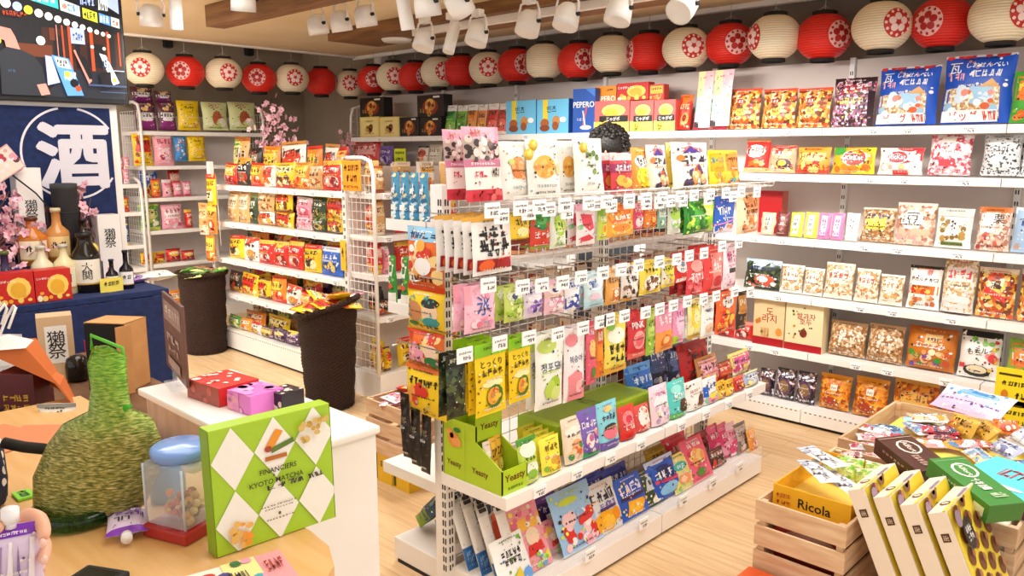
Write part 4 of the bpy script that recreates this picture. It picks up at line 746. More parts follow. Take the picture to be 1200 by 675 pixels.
rowA(0, 'on the top back-wall shelf', 'goods on the top back-wall shelf', '''
422 444.5 137 box .10|goldbox|gold gift box below a black box
445 468 137 box .10|goldbox|gold gift box beside the lower black boxes
469 491 137.5 box .10|blackbox|black gift box, bottom row beside the gold box
492 517 137.5 box .10|blackbox|black gift box with golden picture, bottom row right
422 450 114.5 box .10 137|blackbox|black gift box with golden picture stacked upon the gold box
489 520 111 box .10 137.2|blackbox|black gift box with golden picture stacked upon two black boxes
519 531 124 pouch .03|a8:4AA83A,F6F2EC,3A3A3A,8AC83A,F4F4E8|green pouch with white top, first of six small pouches
532 543.5 124 pouch .03|a8:7ABA3A,F6F2EC,3A3A3A,5AA83A,F4F4E8|green pouch with white top, second of six small pouches
544 555.5 123 pouch .03|a8:F08A2A,F6F2EC,3A3A3A,F0A84A,F8E8D0|orange pouch with white top, third of six small pouches
556 567 123 pouch .03|a8:F0945A,F6F2EC,3A3A3A,F0A84A,F8E8D0|orange pouch with white top, fourth of six small pouches
568 580 122 pouch .03|a8:E2423A,F6F2EC,3A3A3A,F06A5A,F8E0D8|red pouch with white top, fifth of six small pouches
581 592 122 pouch .03|a8:E2503A,F6F2EC,3A3A3A,F06A5A,F8E0D8|red pouch with white top, last of six small pouches
593 628 118 box .06|blueko|sky-blue biscuit box with black lettering, left of the pair
629 666 116.5 box .06|blueko|sky-blue biscuit box with black lettering, right of the pair
671 697 104 box .05|pepero|dark blue biscuit-stick box with white lettering
697 722 101 box .05 122.5 .09|peperoo|orange biscuit-stick box behind the red cracker boxes
696 737 118 box .07|jaga|wide red and yellow potato-stick box behind the dark hair
738 765 118 box .07|jaga|red and yellow potato-stick box, middle of three
766 791 117 box .07|jaga|red and yellow potato-stick box, rightmost of three
723 760 97 box .07 117.5 .05|jagared|red potato-snack box stacked on the potato-stick boxes
761 778 99 box .06 117.5 .05|a4:D83A2A,F4C84A,8E1A22,C9863A,F0B04A|small red box with brown picture stacked beside the red box
791 806 112 pouch .06|a3:C22A1A,E8702A,F4D8B0,F0A04A,8E1A22|dark red and orange pouch beside the pastel strips
808 849 134 pillow .07|a2:E0506A,D83A54,F8D8DC,F4A0A8,F08A94|pinkish red bag lying behind the pastel strips
''')
rowA(0, 'on the top back-wall shelf', 'goods on the top back-wall shelf', '''
812 830 84 flat .03 150 .0|pastel|tall pastel strip packet standing upright, left of two
831 853 82 flat .03 148 .0|pastel|tall pastel strip packet standing upright, right of two
848 886 105 pillow .08|mixbag|clear bag of mixed rice crackers, leftmost of three
888 928 105 pillow .08|mixbag|clear bag of mixed rice crackers, middle of three
929 969 104 pillow .08|mixbag|clear bag of mixed rice crackers, rightmost of three
970 1020 92 pillow .09|darkplum|dark maroon bag with pink lettering and confetti filling
1021 1093 79 pillow .12|bigblue|large bright blue snack bag, left of the pair
1097 1181 65 pillow .12|bigblue|large bright blue snack bag, right and taller of the pair
1180 1236 84 pillow .09|a4:4AA83A,F0883A,F6E04A,E8642A,8AC83A|green and orange children's snack bag at the right edge
''', .12)
rowA(1, 'on the second back-wall shelf', 'goods on the second back-wall shelf', '''
408 440 167 pillow .08|a4:D8302A,F4B0B0,8E1A22,F0D0C0,E05A4A|red bag left of the purple bag
441 456 172 pillow .06|a1:6A4AA8,8A6AC8,F0E8F8,4A2A88,C8B0E0|purple bag beside the red bag
486 498 172 pillow .05|a5:F0E0D0,D8543A,3A2A1A,3A3A3A,E8A070|small bag with orange disc left of the beige bags
498 514 170 pillow .06|a6:D8CDB8,F4EEE0,8A6A4A,B8A088,C8B8A0|beige bag, left of two
515 531 168 pillow .06|a6:D8D0C0,F4EEE0,8A6A4A,B8A088,C8B8A0|beige bag, right of two
432 450 190 pillow .05|a2:4A2A20,F0D8C0,F4EEE0,8A5A34,C9A080|dark brown bag, leftmost of the front row
451 468 193 pillow .05 - -.0|a1:5A2A28,8E3A34,F4E0E0,E8C0B8,C98A80|maroon bag, second of the front row
469 487 195 pillow .05|a4:6A2A30,F0C8D0,3A1A1A,E8A0B0,B05A6A|maroon and pink bag, third of the front row
488 505 195 pillow .05|a1:5A3028,A86A5A,F4E8E0,E8C8B8,C9A090|brown bag, fourth of the front row
506 524 196 pillow .05|a4:6A343A,E8B0B8,3A1A1A,D88A98,F0D0D8|maroon bag, last of the front row
868 897 165 pillow .08|a5:D8302A,F6F0EA,8E1A22,F0B07A,E8702A|red and white bag left of the chocolate bags
897 929 172 pillow .07|a3:E8B08A,D83A3A,F4F0E8,4A3A4A,F0D84A|red and cream bag beside the red and white bag
930 969 174 pillow .07|a2:F0A03A,D8402A,8E3A1A,C22A1A,F6D07A|orange bag with dark red lower band
971 1022 174.5 pillow .08|kitor|orange and yellow chocolate-wafer bag
1026 1078 175 pillow .08|kitred|pink, white and red chocolate-wafer bag
1083 1134 160 pillow .10|pinkclear|clear bag of pink wrapped sweets with white label
1145 1192 160 pillow .12|silver|silvery white clear bag with dark specks
1193 1240 162 pillow .10|silver|silvery clear bag cut by the right edge
'''.replace(' - -.0', ''))
rowA(2, 'on the third back-wall shelf', 'goods on the third back-wall shelf', '''
888 915 224 box .08 277 .2|redtin|red gift tin set back
889 905 250 pouch .05|a7:E8C8A8,F0D8C0,4A3A2A,C9A080,8A6A4A|small tan packet beside the maroon packet
907 922 249 pouch .05|a7:6A2A28,8E3A34,F4E8E0,C97A6A,4A1A18|small maroon packet
923 938 250 pouch .05|a7:E4E84A,F6F6EC,2A4A1A,C8D83A,8AC83A|yellow-green small packet, left of two
940 955 250 pouch .05|a7:E4E84A,F6F6EC,2A4A1A,C8D83A,8AC83A|yellow-green small packet, right of two
956 970 251 pouch .05|a7:F084B8,F6C8DC,A82A6A,F0A8CC,E86AA8|pink small packet, left of two
971 986 251 pouch .05|a7:F084B8,F6C8DC,A82A6A,F0A8CC,E86AA8|pink small packet, right of two
988 1003 251 pouch .05|a7:F4F2EE,FAFAF6,1A1A1A,D8D4CC,C9C4BA|small white packet with black lettering
1004 1044 246 pillow .10|a6:f_brown,F0E04A,4A3A6A,8A5A34,D8CDB8|rounded clear bag of brown sweets with yellow label
1044 1091 240 pillow .09|mame|pinkish clear bag with a large black character
1092 1136 246 pillow .07|dango|clear tray bag of skewered dumplings
1140 1180 245 pillow .08|kuri|white bag with orange top edge and black character
1182 1230 246 pillow .09|a3:A8C8E8,E8F0F8,2A4A8A,C9A088,F4F0EC|pale blue and white bag at the right edge
''')
rowA(3, 'on the fourth back-wall shelf', 'goods on the fourth back-wall shelf', '''
868 910 306 pillow .08|a3:f_seaweed,B8D0E4,1A2450,D8543A,F4F0EC|clear bag with blue top and dark filling
911 937 312 pillow .07|a5:f_beans,F4EEE0,E8702A,F4EEE0,F0A060|clear bag with orange label, left of two
938 961 316 pillow .07|a5:f_beans,F4EEE0,E8702A,F4EEE0,F0A060|clear bag with orange label, right of two
962 996 310 pillow .07|a5:f_beans,F0E8D8,D8402A,E8E0D0,C9863A|clear bag with red and black label, left of two
998 1026 317 pillow .07|a5:f_beans,F0E8D8,D8402A,E8E0D0,C9863A|clear bag with red and black label, right of two
1027 1055 324 pillow .07|a5:f_beans,F4EEE0,C97A2A,EDE6DA,D8A860|low clear bag of white nuts with brown label
1059 1098 314 pillow .08|tirol|white bag with black lettering and orange band
1098 1138 306 pouch .10|a2:f_beans,E8DCD8,D83A44,E8C8C0,F0E4DC|bottle-shaped clear bag with red stripe
1139 1186 317 pillow .09|sake|clear bag of red and cream crackers
1188 1240 320 pillow .09|sake|clear bag of red and cream crackers at the right edge
''')
rowA(4, 'on the fifth back-wall shelf', 'goods on the fifth back-wall shelf', '''
836 858 376 pillow .06|a1:C8241E,E05A4A,F4E0D8,F0B0A0,8E1A22|red bag, left of two beside the kraft boxes
858 880 378 pillow .06|a1:D8302A,F08A7A,F4E0D8,F0B0A0,8E1A22|red bag, right of two beside the kraft boxes
882 918 351 box .09|kraft1|kraft gift box with red lettering, left of the pair
919 963 356 box .09|kraft2|cream nut-printed gift box with red lettering, right of the pair
966 1010 380 pillow .10|nutbag|clear bag of brown nut crackers, left of the pair
1011 1054 384 pillow .10|nutbag|clear bag of brown nut crackers, right of the pair
1056 1116 388 pillow .12|osenbei|wide amber snack bag with tan label
1118 1168 392 pillow .10|milkmochi|white bag with black lettering and dark top
1174 1222 402 pillow .09|a4:8AB84A,E8843A,F4EEE0,D8543A,F6D04A|green and orange bag at the right edge
''')
rowA(5, 'on the bottom back-wall deck', 'goods on the bottom back-wall deck', '''
868 885 436 pillow .07|darkclear|dark clear bag, first from the rack end
886 904 434 pillow .07|darkclear|dark clear bag, second from the rack end
905 928 434 pillow .07|darkclear|dark purple clear bag, left of two
929 952 438 pillow .07|darkclear|dark purple clear bag, right of two
955 992 442 pillow .09|orangebag|amber cracker bag with white sticker, left of two
995 1036 446 pillow .09|orangebag|amber cracker bag with white sticker, right of two
1040 1094 450 pillow .09|a6:f_orange,D8A850,8A5A34,C8862A,E8B860|yellowish amber bag behind the wooden tray
1096 1133 456 pillow .09|redbag|dark bag with bright red band, left of two
1135 1172 460 pillow .09|redbag|dark bag with bright red band, right of two
''')
# yellow-green price card and the yellow handwritten cards at the right
m = MB(); p = atY(469, 193, 4.46); m.box(0, 0, .065, .16, .004, .15, 'DCEC3A:m', bev=.001)
draw(m, lambda u, v, l: ((u-.5)*.16, -.0026-.0003*l, -.01+v*.15), .16, .15, [('s', K_, .5, .75, .8, .14, 5), ('s', K_, .45, .4, .7, .16, 4)]); m.tube([(0, .003, -.02), (0, .02, 0), (0, .06, 0)], .003, 'white', 5)
tag(m.build('price_card', None, p), 'yellow-green handwritten price card hanging at the second back-wall shelf', 'price card')
for (px0, px1, pyt, pyb, lb) in ((1164, 1212, 436, 472, 'upper yellow handwritten card at the right edge under the fifth shelf'), (1158, 1215, 474, 500, 'lower yellow handwritten card at the right edge behind the trays')):
    Y = 4.22; a = atY(px0, pyb, Y); b = atY(px1, pyt, Y); w = b.x-a.x; h = b.z-a.z
    m = MB(); m.box(0, 0, h/2, w, .004, h, 'F6E01E:m', bev=.001)
    draw(m, lambda u, v, l: ((u-.5)*w, -.0026-.0003*l, v*h), w, h, [('r', '4A3A10', .08, .8, .7, .86), ('s', '3A3A1A', .5, .6, .7, .12, 4), ('e', 'D8842A', .28, .3, .1, .12), ('s', '3A3A1A', .7, .3, .3, .16, 2)]); m.tube([(0, .004, h/2), (0, .05, h/2), (0, .24, h/2)], .004, 'white', 5)
    tag(m.build('price_card', None, ((a.x+b.x)/2, Y, a.z)), lb, 'price card')
# ------------------------------------------------------------------ gondola G: goods facing the aisle (+X)
XF = -1.745
def gput(des, sh, y0, y1, zb, h, d, x, lab, where, grp, lean=0, roll=0):
    SEED[0] += 1
    return place(des, sh, y1-y0, h, d, (x, (y0+y1)/2, zb+.001+d/2*math.sin(lean)), PI/2, lab_for(des, sh, lab, where), grp, lean, roll, seed=SEED[0])
def rowG(zb, where, grp, txt, x=XF, lean=.1):
    for gk, des, lab in parse(txt):
        x0, x1, yt = map(float, gk[:3]); sh = gk[3]; d = float(gk[4]); xx = x-(float(gk[5]) if len(gk) > 5 else 0)
        xm = (x0+x1)/2; ln = 0 if sh == 'box' else lean
        ym = proj((xx, atX(xm, 300, xx).y, zb+.08))[1]
        Y0, Y1 = atX(x0, ym, xx).y, atX(x1, ym, xx).y; h = (atX(xm, yt, xx-math.sin(ln)*.15).z-zb)/math.cos(ln)
        gput(des, sh, Y0, Y1, zb, h, d, xx-d/2, lab, where, grp, ln)
rowG(1.444, "on the middle rack's top", 'goods standing on top of the middle rack', '''
530 560 153 flat .05 .1|chocopink|pink chocolate pouch with cookie picture, tilted behind its twin
553 596 150 flat .05|chocopink|pink chocolate pouch with cookie picture, front one
595 627 167 flat .05 .02|mikan|white pouch with orange fruit slices
626 664 164 flat .05|mango|white pouch with golden fruit, left of two
661 684 166 flat .04 .05|mango|white pouch with golden fruit, right and half hidden
681 715 163 flat .05|whitegreen|white pouch with green leaf circles
712 725 180 flat .04 .05|peach|red peach pouch, the one half hidden behind its twin
723 749 180 flat .05|peach|red peach pouch with purple band, front one
748 768 174 pouch .05 .02|horeca|orange and yellow pouch beside the peach pouches
767 790 171 pouch .06|housepack|house-shaped white pack with pointed roof, left one
789 800 168 pouch .05 .06|a3:F0D04A,E8E08A,8A7A2A,F6F0C0,E8B83A|narrow yellow pouch between two house-shaped packs
796 838 168 pouch .06|housepack|wide house-shaped white pack with pointed roof, right one
838 856 177 pouch .05|a4:F6C81E,E8A01E,2A8A8A,F0843A,40A0A0|yellow pouch with turquoise spots
856 872 177 pouch .05|a4:F4B83A,E88A3A,4A2A1A,D8542A,40A0A0|amber pouch with red figures
''')
for px, py, lb in ((625, 170, 'round yellow citrus tag clipped between two white pouches, upper one'), (620, 181, 'round yellow citrus tag on the white orange pouch, lower one'), (684, 173, 'round yellow citrus tag clipped on the white leaf pouch')):
    p = atX(px, py, -1.715); m = MB(); m.tube([(-.004, 0, 0), (.002, 0, 0)], .018, 'F0C82A', 20); m.tube([(-.01, 0, 0), (.003, 0, 0)], .012, 'F6E070', 16); m.box(-.012, 0, 0, .018, .006, .004, 'E8C020'); tag(m.build('fruit_tag', None, p), lb, 'promo tag', 'yellow citrus tags')
HOOKS = MB
def rowH(where, grp, txt, x=XF):
    for gk, des, lab in parse(txt):
        x0, x1, yt, yb = map(float, gk[:4]); d = float(gk[4]); n = int(gk[5]) if len(gk) > 5 else 0; gap = float(gk[6]) if len(gk) > 6 else .04
        xm = (x0+x1)/2; ym = (yt+yb)/2
        Y0, Y1 = atX(x0, ym, x).y, atX(x1, ym, x).y; zt = atX(xm, yt, x).z; zb = atX(xm, yb, x).z; yc = (Y0+Y1)/2
        base = lab_for(des, 'hang', lab, '').strip()
        gput(des, 'hang', Y0, Y1, zb, zt-zb, d, x, base+(', front one' if n else ''), where, grp, 0, RG.uniform(-.03, .03))
        for k in range(1, n+1):
            s = ('tucked behind' if n == 1 else ['second back', 'third back', 'fourth back', 'rearmost'][k-1])
            gput(des, 'hang', Y0, Y1, zb, zt-zb, d*.8, x-gap*k, base+', '+s, where, grp, 0, RG.uniform(-.03, .03))
        zz = zt-.008; m = MB(); m.tube([(GX+.018, yc, zz+.004), (x+.03, yc, zz+.004), (x+.038, yc, zz+.012)], .0025, 'D8D8D8:t', 6); m.tube([(GX+.018, yc-.02, zz-.01), (GX+.018, yc+.02, zz-.01)], .003, 'D8D8D8:t', 6); gp(m, 'display_hook')
        gtag((x+.04, yc, zz+.012), q=int(x0))
RG = random.Random(4)
rowH('on the upper hook row', 'packets on the upper hook row of the middle rack', '''
553 600 254 321 .03 4 .042|callig|red berry packet with black calligraphy
597 620 250 286 .03 1|fkrasp|yellow packet with dark red lower edge
620 644 246 291 .03 1|ichigo|green-topped red strawberry packet
644 663 249 291 .03 1|lime|pale packet with lime slice
675 697 240 287 .02 1|suika|pale pink watermelon packet
700 711 242 281 .02|a3:C8DC5A,8AB83A,F4F4E0,F0E04A,E8842A|slim yellow-green packet left of the round orange one
710 742 238 277 .03|marugum|round orange-shaped citrus packet
741 753 239 269 .02|a1:E0486A,F4B8C8,F8F0F0,A82A4A,F0E0E4|reddish pink packet half hidden by the round orange one
754 769 238 267 .03 1|a3:F0882A,E86A2A,F8E8D0,D8542A,F6B84A|orange slim packet
770 780 236 268 .02|a4:8AB8A0,D8E8DC,2A4A3A,5A8A6A,E8F0EC|pale green packet beside the white pocket
782 797 236 274 .03|a5:D8E0D0,A8D04A,2A3A2A,E4E8E0,8AC83A|white packet with green window
801 836 234 273 .05 2|gbag|bulky bright green packet
836 860 231 273 .03 1|bluepk|bright blue packet with pale lower part
863 889 226 273 .03|snackor|orange and cream snack packet at the far end
''')
rowH('on the middle hook row', 'packets on the middle hook row of the middle rack', '''
543 580 334 389 .03 1 .05|kori|pink packet with a blue character
590 613 336 377 .03 1|muscat|lime green packet with grapes
613 635 334 372 .03 1|grape|white and purple grape packet
637 660 331 368 .03 1|pinkpk|pink packet with pale round picture
661 679 325 365 .03|bluewh|white and dark blue packet
684 707 320 360 .03 1|soda|pale blue soda packet
709 725 316 357 .03 1|a3:E8A850,F0D0A0,8A4A2A,D8743A,F4E4C8|tan and orange slim packet
727 748 311 352 .03 1|chocow|white packet with brown chocolates
749 774 307 344 .03 1|banana|yellow chocolate-banana packet
775 790 304 336 .03 1|a5:F4F0E0,E8E04A,3A3A2A,F0D84A,E8A04A|white and yellow packet
789 805 300 331 .03|panda|red packet with white round animal picture
804 824 297 346 .03 2|strawred|red strawberry packet with white lettering
824 846 289 343 .04 2|redtall|tall red packet with pale window
847 862 285 338 .03|pinkwh|white and pink packet at the far end
''')
rowH('on the lower hook row', 'packets on the lower hook row of the middle rack', '''
523 546 415 490 .03 1|seaw|dark seaweed packet
557 593 401 485 .02 3 .035|greenyel|yellow packet with lime header, nearest stack
596 622 395 470 .02 1|greenyel|yellow packet with lime header, second stack
626 659 391 478 .03 1|cheongpodo|white green-grape packet with dark lettering
660 684 384 469 .03 1|bokssunga|white and pink peach packet
687 698 377 450 .03|pinkstr|slim pink packet beside the peach packet
699 707 374 442 .02|a2:F0942A,E87A2A,F8E8D0,F0B04A,D8543A|slim orange packet left of the yellow one
708 733 370 436 .03 1|pandayel|pale yellow packet with black lettering
735 756 366 419 .03 1|pinkgum|red packet with pale round fruit
757 767 362 416 .02|a4:9AC83A,C8E06A,2A5A1A,5A9A3A,E8F0C8|slim lime green packet
768 788 358 411 .03|puchi|pink and orange packet
788 801 353 402 .03|pinklil|pink packet with a green corner
806 821 350 396 .03|lemon|pale yellow lemon packet
821 836 347 395 .03|whitepk|white packet with grey lettering
838 862 342 389 .03 1|jellyor|orange jelly packet with white label
863 874 342 385 .03|a4:3A2A22,C9863A,F0E0C0,8A5A34,D8A850|dark packet with amber spots at the far end
''')
# shelf at z .48
SF = -1.71
rowG(.481, "on the middle rack's lower shelf", 'goods on the lower shelf of the middle rack', '''
615 637 513 pouch .04|greenwh|green and white pouch beside the lime display box
640 663 512 pouch .04|peter|bright yellow pouch with a row of twins behind
668 690 490 pouch .05|beigepk|beige pouch with red fruit picture
686 708 480 pouch .04|purpkid|purple pouch with pale round picture
708 731 471 pouch .04|turqkid|turquoise pouch with red picture
733 751 476 pouch .05|redgum|red pouch with round dark picture
751 768 474 pouch .05 .01|redgumw|red pouch with tall white window
770 791 452 pouch .05 .0|palepink|pale pink pouch
791 811 446 pouch .05|tealchoc|teal pouch with chocolate picture
811 831 446 pouch .05|whitechoc|white pouch with chocolate picture
830 846 442 pouch .04|whiteblue|white and blue pouch with yellow flower
843 855 446 pouch .04|yellowsm|small yellow pouch, left of two
854 865 444 pouch .04|yellowsm|small yellow pouch, right of two
865 877 440 pouch .04|a1:C8302A,E85A3A,F4E0C8,F0C04A,8E1A22|red pouch beside the small yellow pouches
877 893 434 pouch .04|a5:A8B8D8,E8ECF4,2A3A6A,F0E08A,C8D0E8|pale blue pouch at the far corner
''', SF, .14)
for k in range(4):
    rowG(.481, "on the middle rack's lower shelf", 'goods on the lower shelf of the middle rack', '''
%d %d %d pouch .025 %.3f|peter|yellow pouch, %s behind the front yellow one
''' % (640-7*(k+1), 663-7*(k+1), 509-4*k, .05+.045*k, ORD[k]), SF, .14)
rowG(.481, "on the middle rack's lower shelf", 'goods on the lower shelf of the middle rack', '''
745 775 428 pillow .06 .16|a1:3A7AD8,6AB0F0,F4F8FC,8AD0F0,2A4AA8|bright blue bag behind the red pouches
768 793 398 pillow .07 .2|a4:1A2038,4A5A8A,F0F0F4,8A8AA0,C9C4B0|black and blue speckled bag, left of two
790 815 400 pillow .07 .18|a4:1E2440,5A6A9A,F0F0F4,8A8AA0,C9C4B0|black and blue speckled bag, right of two
808 842 402 pillow .07 .14|a1:C81E1E,A81418,2A2A2A,F0E8E8,5A1A1A|glossy red bag with dark badge
826 850 418 pillow .06 .10|a4:C98A4A,F0B0C0,5A2A1A,E8642A,F6D84A|tan and pink bag behind the small yellow pouches
846 866 424 pillow .06 .09|a4:8E2A22,D8543A,F4E0C8,F0C04A,3A1A1A|dark red bag behind the far pouches
863 886 412 pillow .06 .12|a4:E8E06A,E05A9A,4A4A2A,F4F0C8,C83A7A|yellow and pink bag at the far end
''', SF, .2)
# goods on the far side of the rack, seen through the wire
for zi, (zz, cols) in enumerate(((.75, ('8E2A22', 'C8542A', '6A2A22', 'E0943A')), (.98, ('A83A2A', 'C9A060', '7A4A30', 'B8402A')), (1.2, ('7A2028', '3A2A2A', 'A8342A', 'D8D0C4')))):
    for j in range(13):
        y = (2.28 if True else 1.9)+.1*j; c = cols[(j//2) % 4]; h = .13+.02*((j+zi) % 2)
        if y > 3.52: continue
        place('a%d:%s,F0D8C0,F4EEE0,E8A060,8E1A22' % (zi+3, c), 'pouch', .085, h, .06, (-2.14, y, zz+.002), PI/2, '%s pouch on the far side of the rack, %s wire shelf' % (cname(c), ('lowest', 'middle', 'uppest'.replace('uppest', 'highest'))[zi]), 'pouches on the far side of the middle rack', 0, 0, seed=j)
for j in range(6):
    c = ('8E2A22', 'A83A2A', '6A2A22')[j % 3]; place('a4:%s,F0D8C0,F4EEE0,E8A060,D8402A' % c, 'box', .13, .2, .08, (-2.15, 2.55+.16*j, .402), PI/2, '%s carton standing on the far low shelf of the rack' % cname(c), 'cartons on the far side of the middle rack')
# lime display boxes
def dispbox(y0, y1, dep, hb, hf, lab, hid):
    o = empty('display_box', (-1.72, y0, .481), lab, 'display box', 'lime display boxes', 0)
    w = y1-y0; t = .004; c = 'B4D42A'
    def inv(m, nm): return m.build(nm, o)
    m = MB(); m.span((-dep, 0, 0), (0, w, t), c); inv(m, 'box_bottom')
    m = MB(); m.span((-dep, 0, t), (-dep+t, w, hb), c); inv(m, 'back_panel')
    m = MB(); m.span((-t, 0, t), (0, w, hf), c); draw(m, lambda u, v, l: (.0008+.0003*l, u*w, t+v*(hf-t)), w, hf, [('t', '6A2A1A', 'Yeasty', .5, .58, .55, .8), ('s', '5A7A1A', .5, .18, .6, .12, 6)]); inv(m, 'front_panel')
    for s in (0, 1):
        m = MB(); y = s*(w-t); m.prism([(-dep, t), (0, t), (0, hf), (-dep*.42, hb*.72), (-dep*.42, hb), (-dep, hb)], t, c, lambda x, yy, z: (x, y+yy, z))
        if s == 0: draw(m, lambda u, v, l: (-dep+u*dep, -.0008-.0003*l, v*hb), dep, hb, [('t', '6A2A1A', 'Yeasty', .64, .24, .13, .42), ('t', '6A2A1A', 'Yeasty', .2, .24, .12, .3), ('e', 'E8944A', .2, .66, .1, .13), ('k', ['E07A3A', 'F0A85A'], 5, .12, .55, .28, .78, .05), ('e', '3A7A3A', .26, .84, .06, .04), ('r', '8CB41E', .395, 0, .4, .96)])
        inv(m, 'side_panel')
    m = MB(); m.span((-dep*.42-t, 0, hb*.74), (-dep*.42, w, hb+.035), c); draw(m, lambda u, v, l: (-dep*.42+.0008+.0003*l, u*w, hb*.74+v*(hb*.26+.035)), w, hb*.26+.035, [('t', '6A2A1A', 'Yeasty', .5, .5, .5, .7)]); inv(m, 'header_card')
yb0 = 1.76
dispbox(yb0, yb0+.122, .29, .21, .085, 'lime green cut-front display box with brown lettering at the near shelf end', 0)
for k in range(3):
    gput('yellowsm' if k else 'beigepk', 'flat', yb0+.008+.036*k, yb0+.042+.036*k, .487, .15, .03, -1.80-.01*k, ['pale tan', 'yellow amber', 'yellow amber'][k]+' packet, %s of three inside the lime display box' % ('first', 'second', 'third')[k], "at the near shelf end", 'packets in the lime display box', .15)
m = MB(); m.box(0, 0, .06, .2, .62, .12, 'A8C82A', bev=.004); draw(m, lambda u, v, l: ((u-.5)*.2, (v-.5)*.62, .1206+.0003*l), .2, .62, [('r', '8CA81E', .1, .06, .9, .94), ('s', '5A7A1A', .5, .5, .6, .1, 4)])
tag(m.build('display_box', None, (-1.91, 2.45, .481)), 'long low lime carton lying behind the yellow pouches on the lower shelf', 'display box')
# ------------------------------------------------------------------ gondola base deck
rowG(.101, "in the middle rack's bottom tray", 'goods in the bottom tray of the middle rack', '''
592 630 626 flat .03|seapack|white packet with black lettering and green herb corner
617 652 592 flat .03 .02|kidpink|tall pink and orange packet with red figure
645 668 604 flat .03 .05|kidpink|tall pink and orange packet, second and half hidden
665 712 571 flat .03|kidblue|tall pale blue packet with red figure
652 668 594 flat .03 .13|mangochip|grey yellow-fruit packet left of the pale blue one
703 738 565 flat .04|mangochip|grey packet with yellow orange fruit pieces
735 767 556 flat .04|mangoblue|blue packet with yellow orange fruit pieces
757 786 549 flat .03 .01|niji|dark green packet with silver panel
774 806 535 pillow .05|potato|bright blue snack bag with dark badge
796 819 529 flat .03|yelmat|yellow packet with turquoise badge
815 840 511 flat .03|pinkstr|tall pink packet with amber picture
838 855 520 flat .03 .03|a2:4A3A3A,2A2A2E,F0E0D8,D8402A,8A6A5A|dark packet with red top beside the pink packet
''', -1.735, .42)
rowG(.101, "in the middle rack's bottom tray", 'goods in the bottom tray of the middle rack', '''
590 608 600 pillow .05 .19|a1:E2502A,F07A4A,F8E0C8,F0B05A,C8301E|orange-red bag behind the white tubes, left of three
606 622 600 pillow .05 .16|a1:E0482A,F0904A,F8E0C8,F0B05A,C8301E|orange-red bag, middle of three
618 640 585 pillow .05 .14|a1:E05A3A,F07A4A,F8E0C8,F0B05A,C8301E|orange-red bag, right of three
640 664 580 pillow .05 .17|a1:4A2A7A,7A4AA8,F0E8F8,C8A0E0,2A1A4A|dark purple bag set back
668 690 568 pillow .05 .18|a4:2A2A34,8A8A94,F0F0F0,4A3A6A,C9C4B0|black and grey bag set back
690 716 556 pillow .05 .17|a1:2A3AA0,4A5AC8,E8ECF8,8A9AE0,1A2460|royal blue bag set back, left of two
716 745 545 pillow .05 .17|a1:26349A,4A5AC8,E8ECF8,8A9AE0,1A2460|royal blue bag set back, right of two
768 792 522 pillow .05 .15|a1:D8B02A,B08A1E,4A3A10,F0D05A,8A6A1A|mustard yellow bag set back
790 816 510 pillow .06 .14|a1:E0304A,F0506A,F8E0E4,F08A9A,B81E3A|bright red bag set back
818 838 506 pillow .05 .14|a1:D8284A,B81E4A,F8E0E4,F08AA8,8E1A3A|crimson bag set back
841 853 497 flat .04 .06|a8:D83A6A,F06A94,F8E4EC,F0A0BC,B82A5A|slim crimson packet, first of three at the far end
853 863 495 flat .04 .05|a8:E0487A,F07AA0,F8E4EC,F0A0BC,B82A5A|slim crimson packet, second of three at the far end
862 872 494 flat .04 .04|a8:F0A0B8,F8C8D8,B82A5A,E0487A,F8E4EC|slim pale pink packet, last of three at far end
870 884 494 flat .04 .03|a4:8A7A70,C9BAB0,3A2A2A,D8543A,E8DCD4|grey packet near the far corner of the tray
884 893 500 flat .04 .0|a3:E8943A,F0B06A,F8E8D0,F8E0E4,D8642A|orange packet at the far corner of the tray
''', -1.735, .3)
# white tubes with black clips, leaning at the near end
for k, (px, py, dx) in enumerate(((528, 612, .26), (540, 606, .22), (552, 612, .17), (562, 606, .12), (570, 622, .07), (552, 645, .03), (580, 640, .0))):
    yc = (1.80, 1.83, 1.81, 1.845, 1.82, 1.80, 1.855)[k]; o = empty('snack_sleeve', (-1.755-.03*(6-k), yc+.03, .101), 'white sleeve with black clip, %s' % ('rearmost of the leaning row', 'second in the leaning row', 'third in the leaning row', 'fourth in the leaning row', 'fifth in the leaning row', 'front left of the leaning row', 'front right of the leaning row')[k]+" in the bottom tray", 'sleeve packet', 'white sleeves with black clips', PI/2)
    o.rotation_euler = (-.42, 0, PI/2); o.location.z += .012
    link('sleeve_body', packmesh('sleeve_body', 'tubewhite', .05, .27, .024, 'flat', k), o)
    m = MB(); m.box(0, 0, .262, .03, .022, .014, '1E1E22', bev=.003); m.tube([(0, 0, .27), (.004, 0, .285), (0, 0, .292), (-.006, 0, .282)], .0022, '1E1E22', 5); m.build('clip', o)
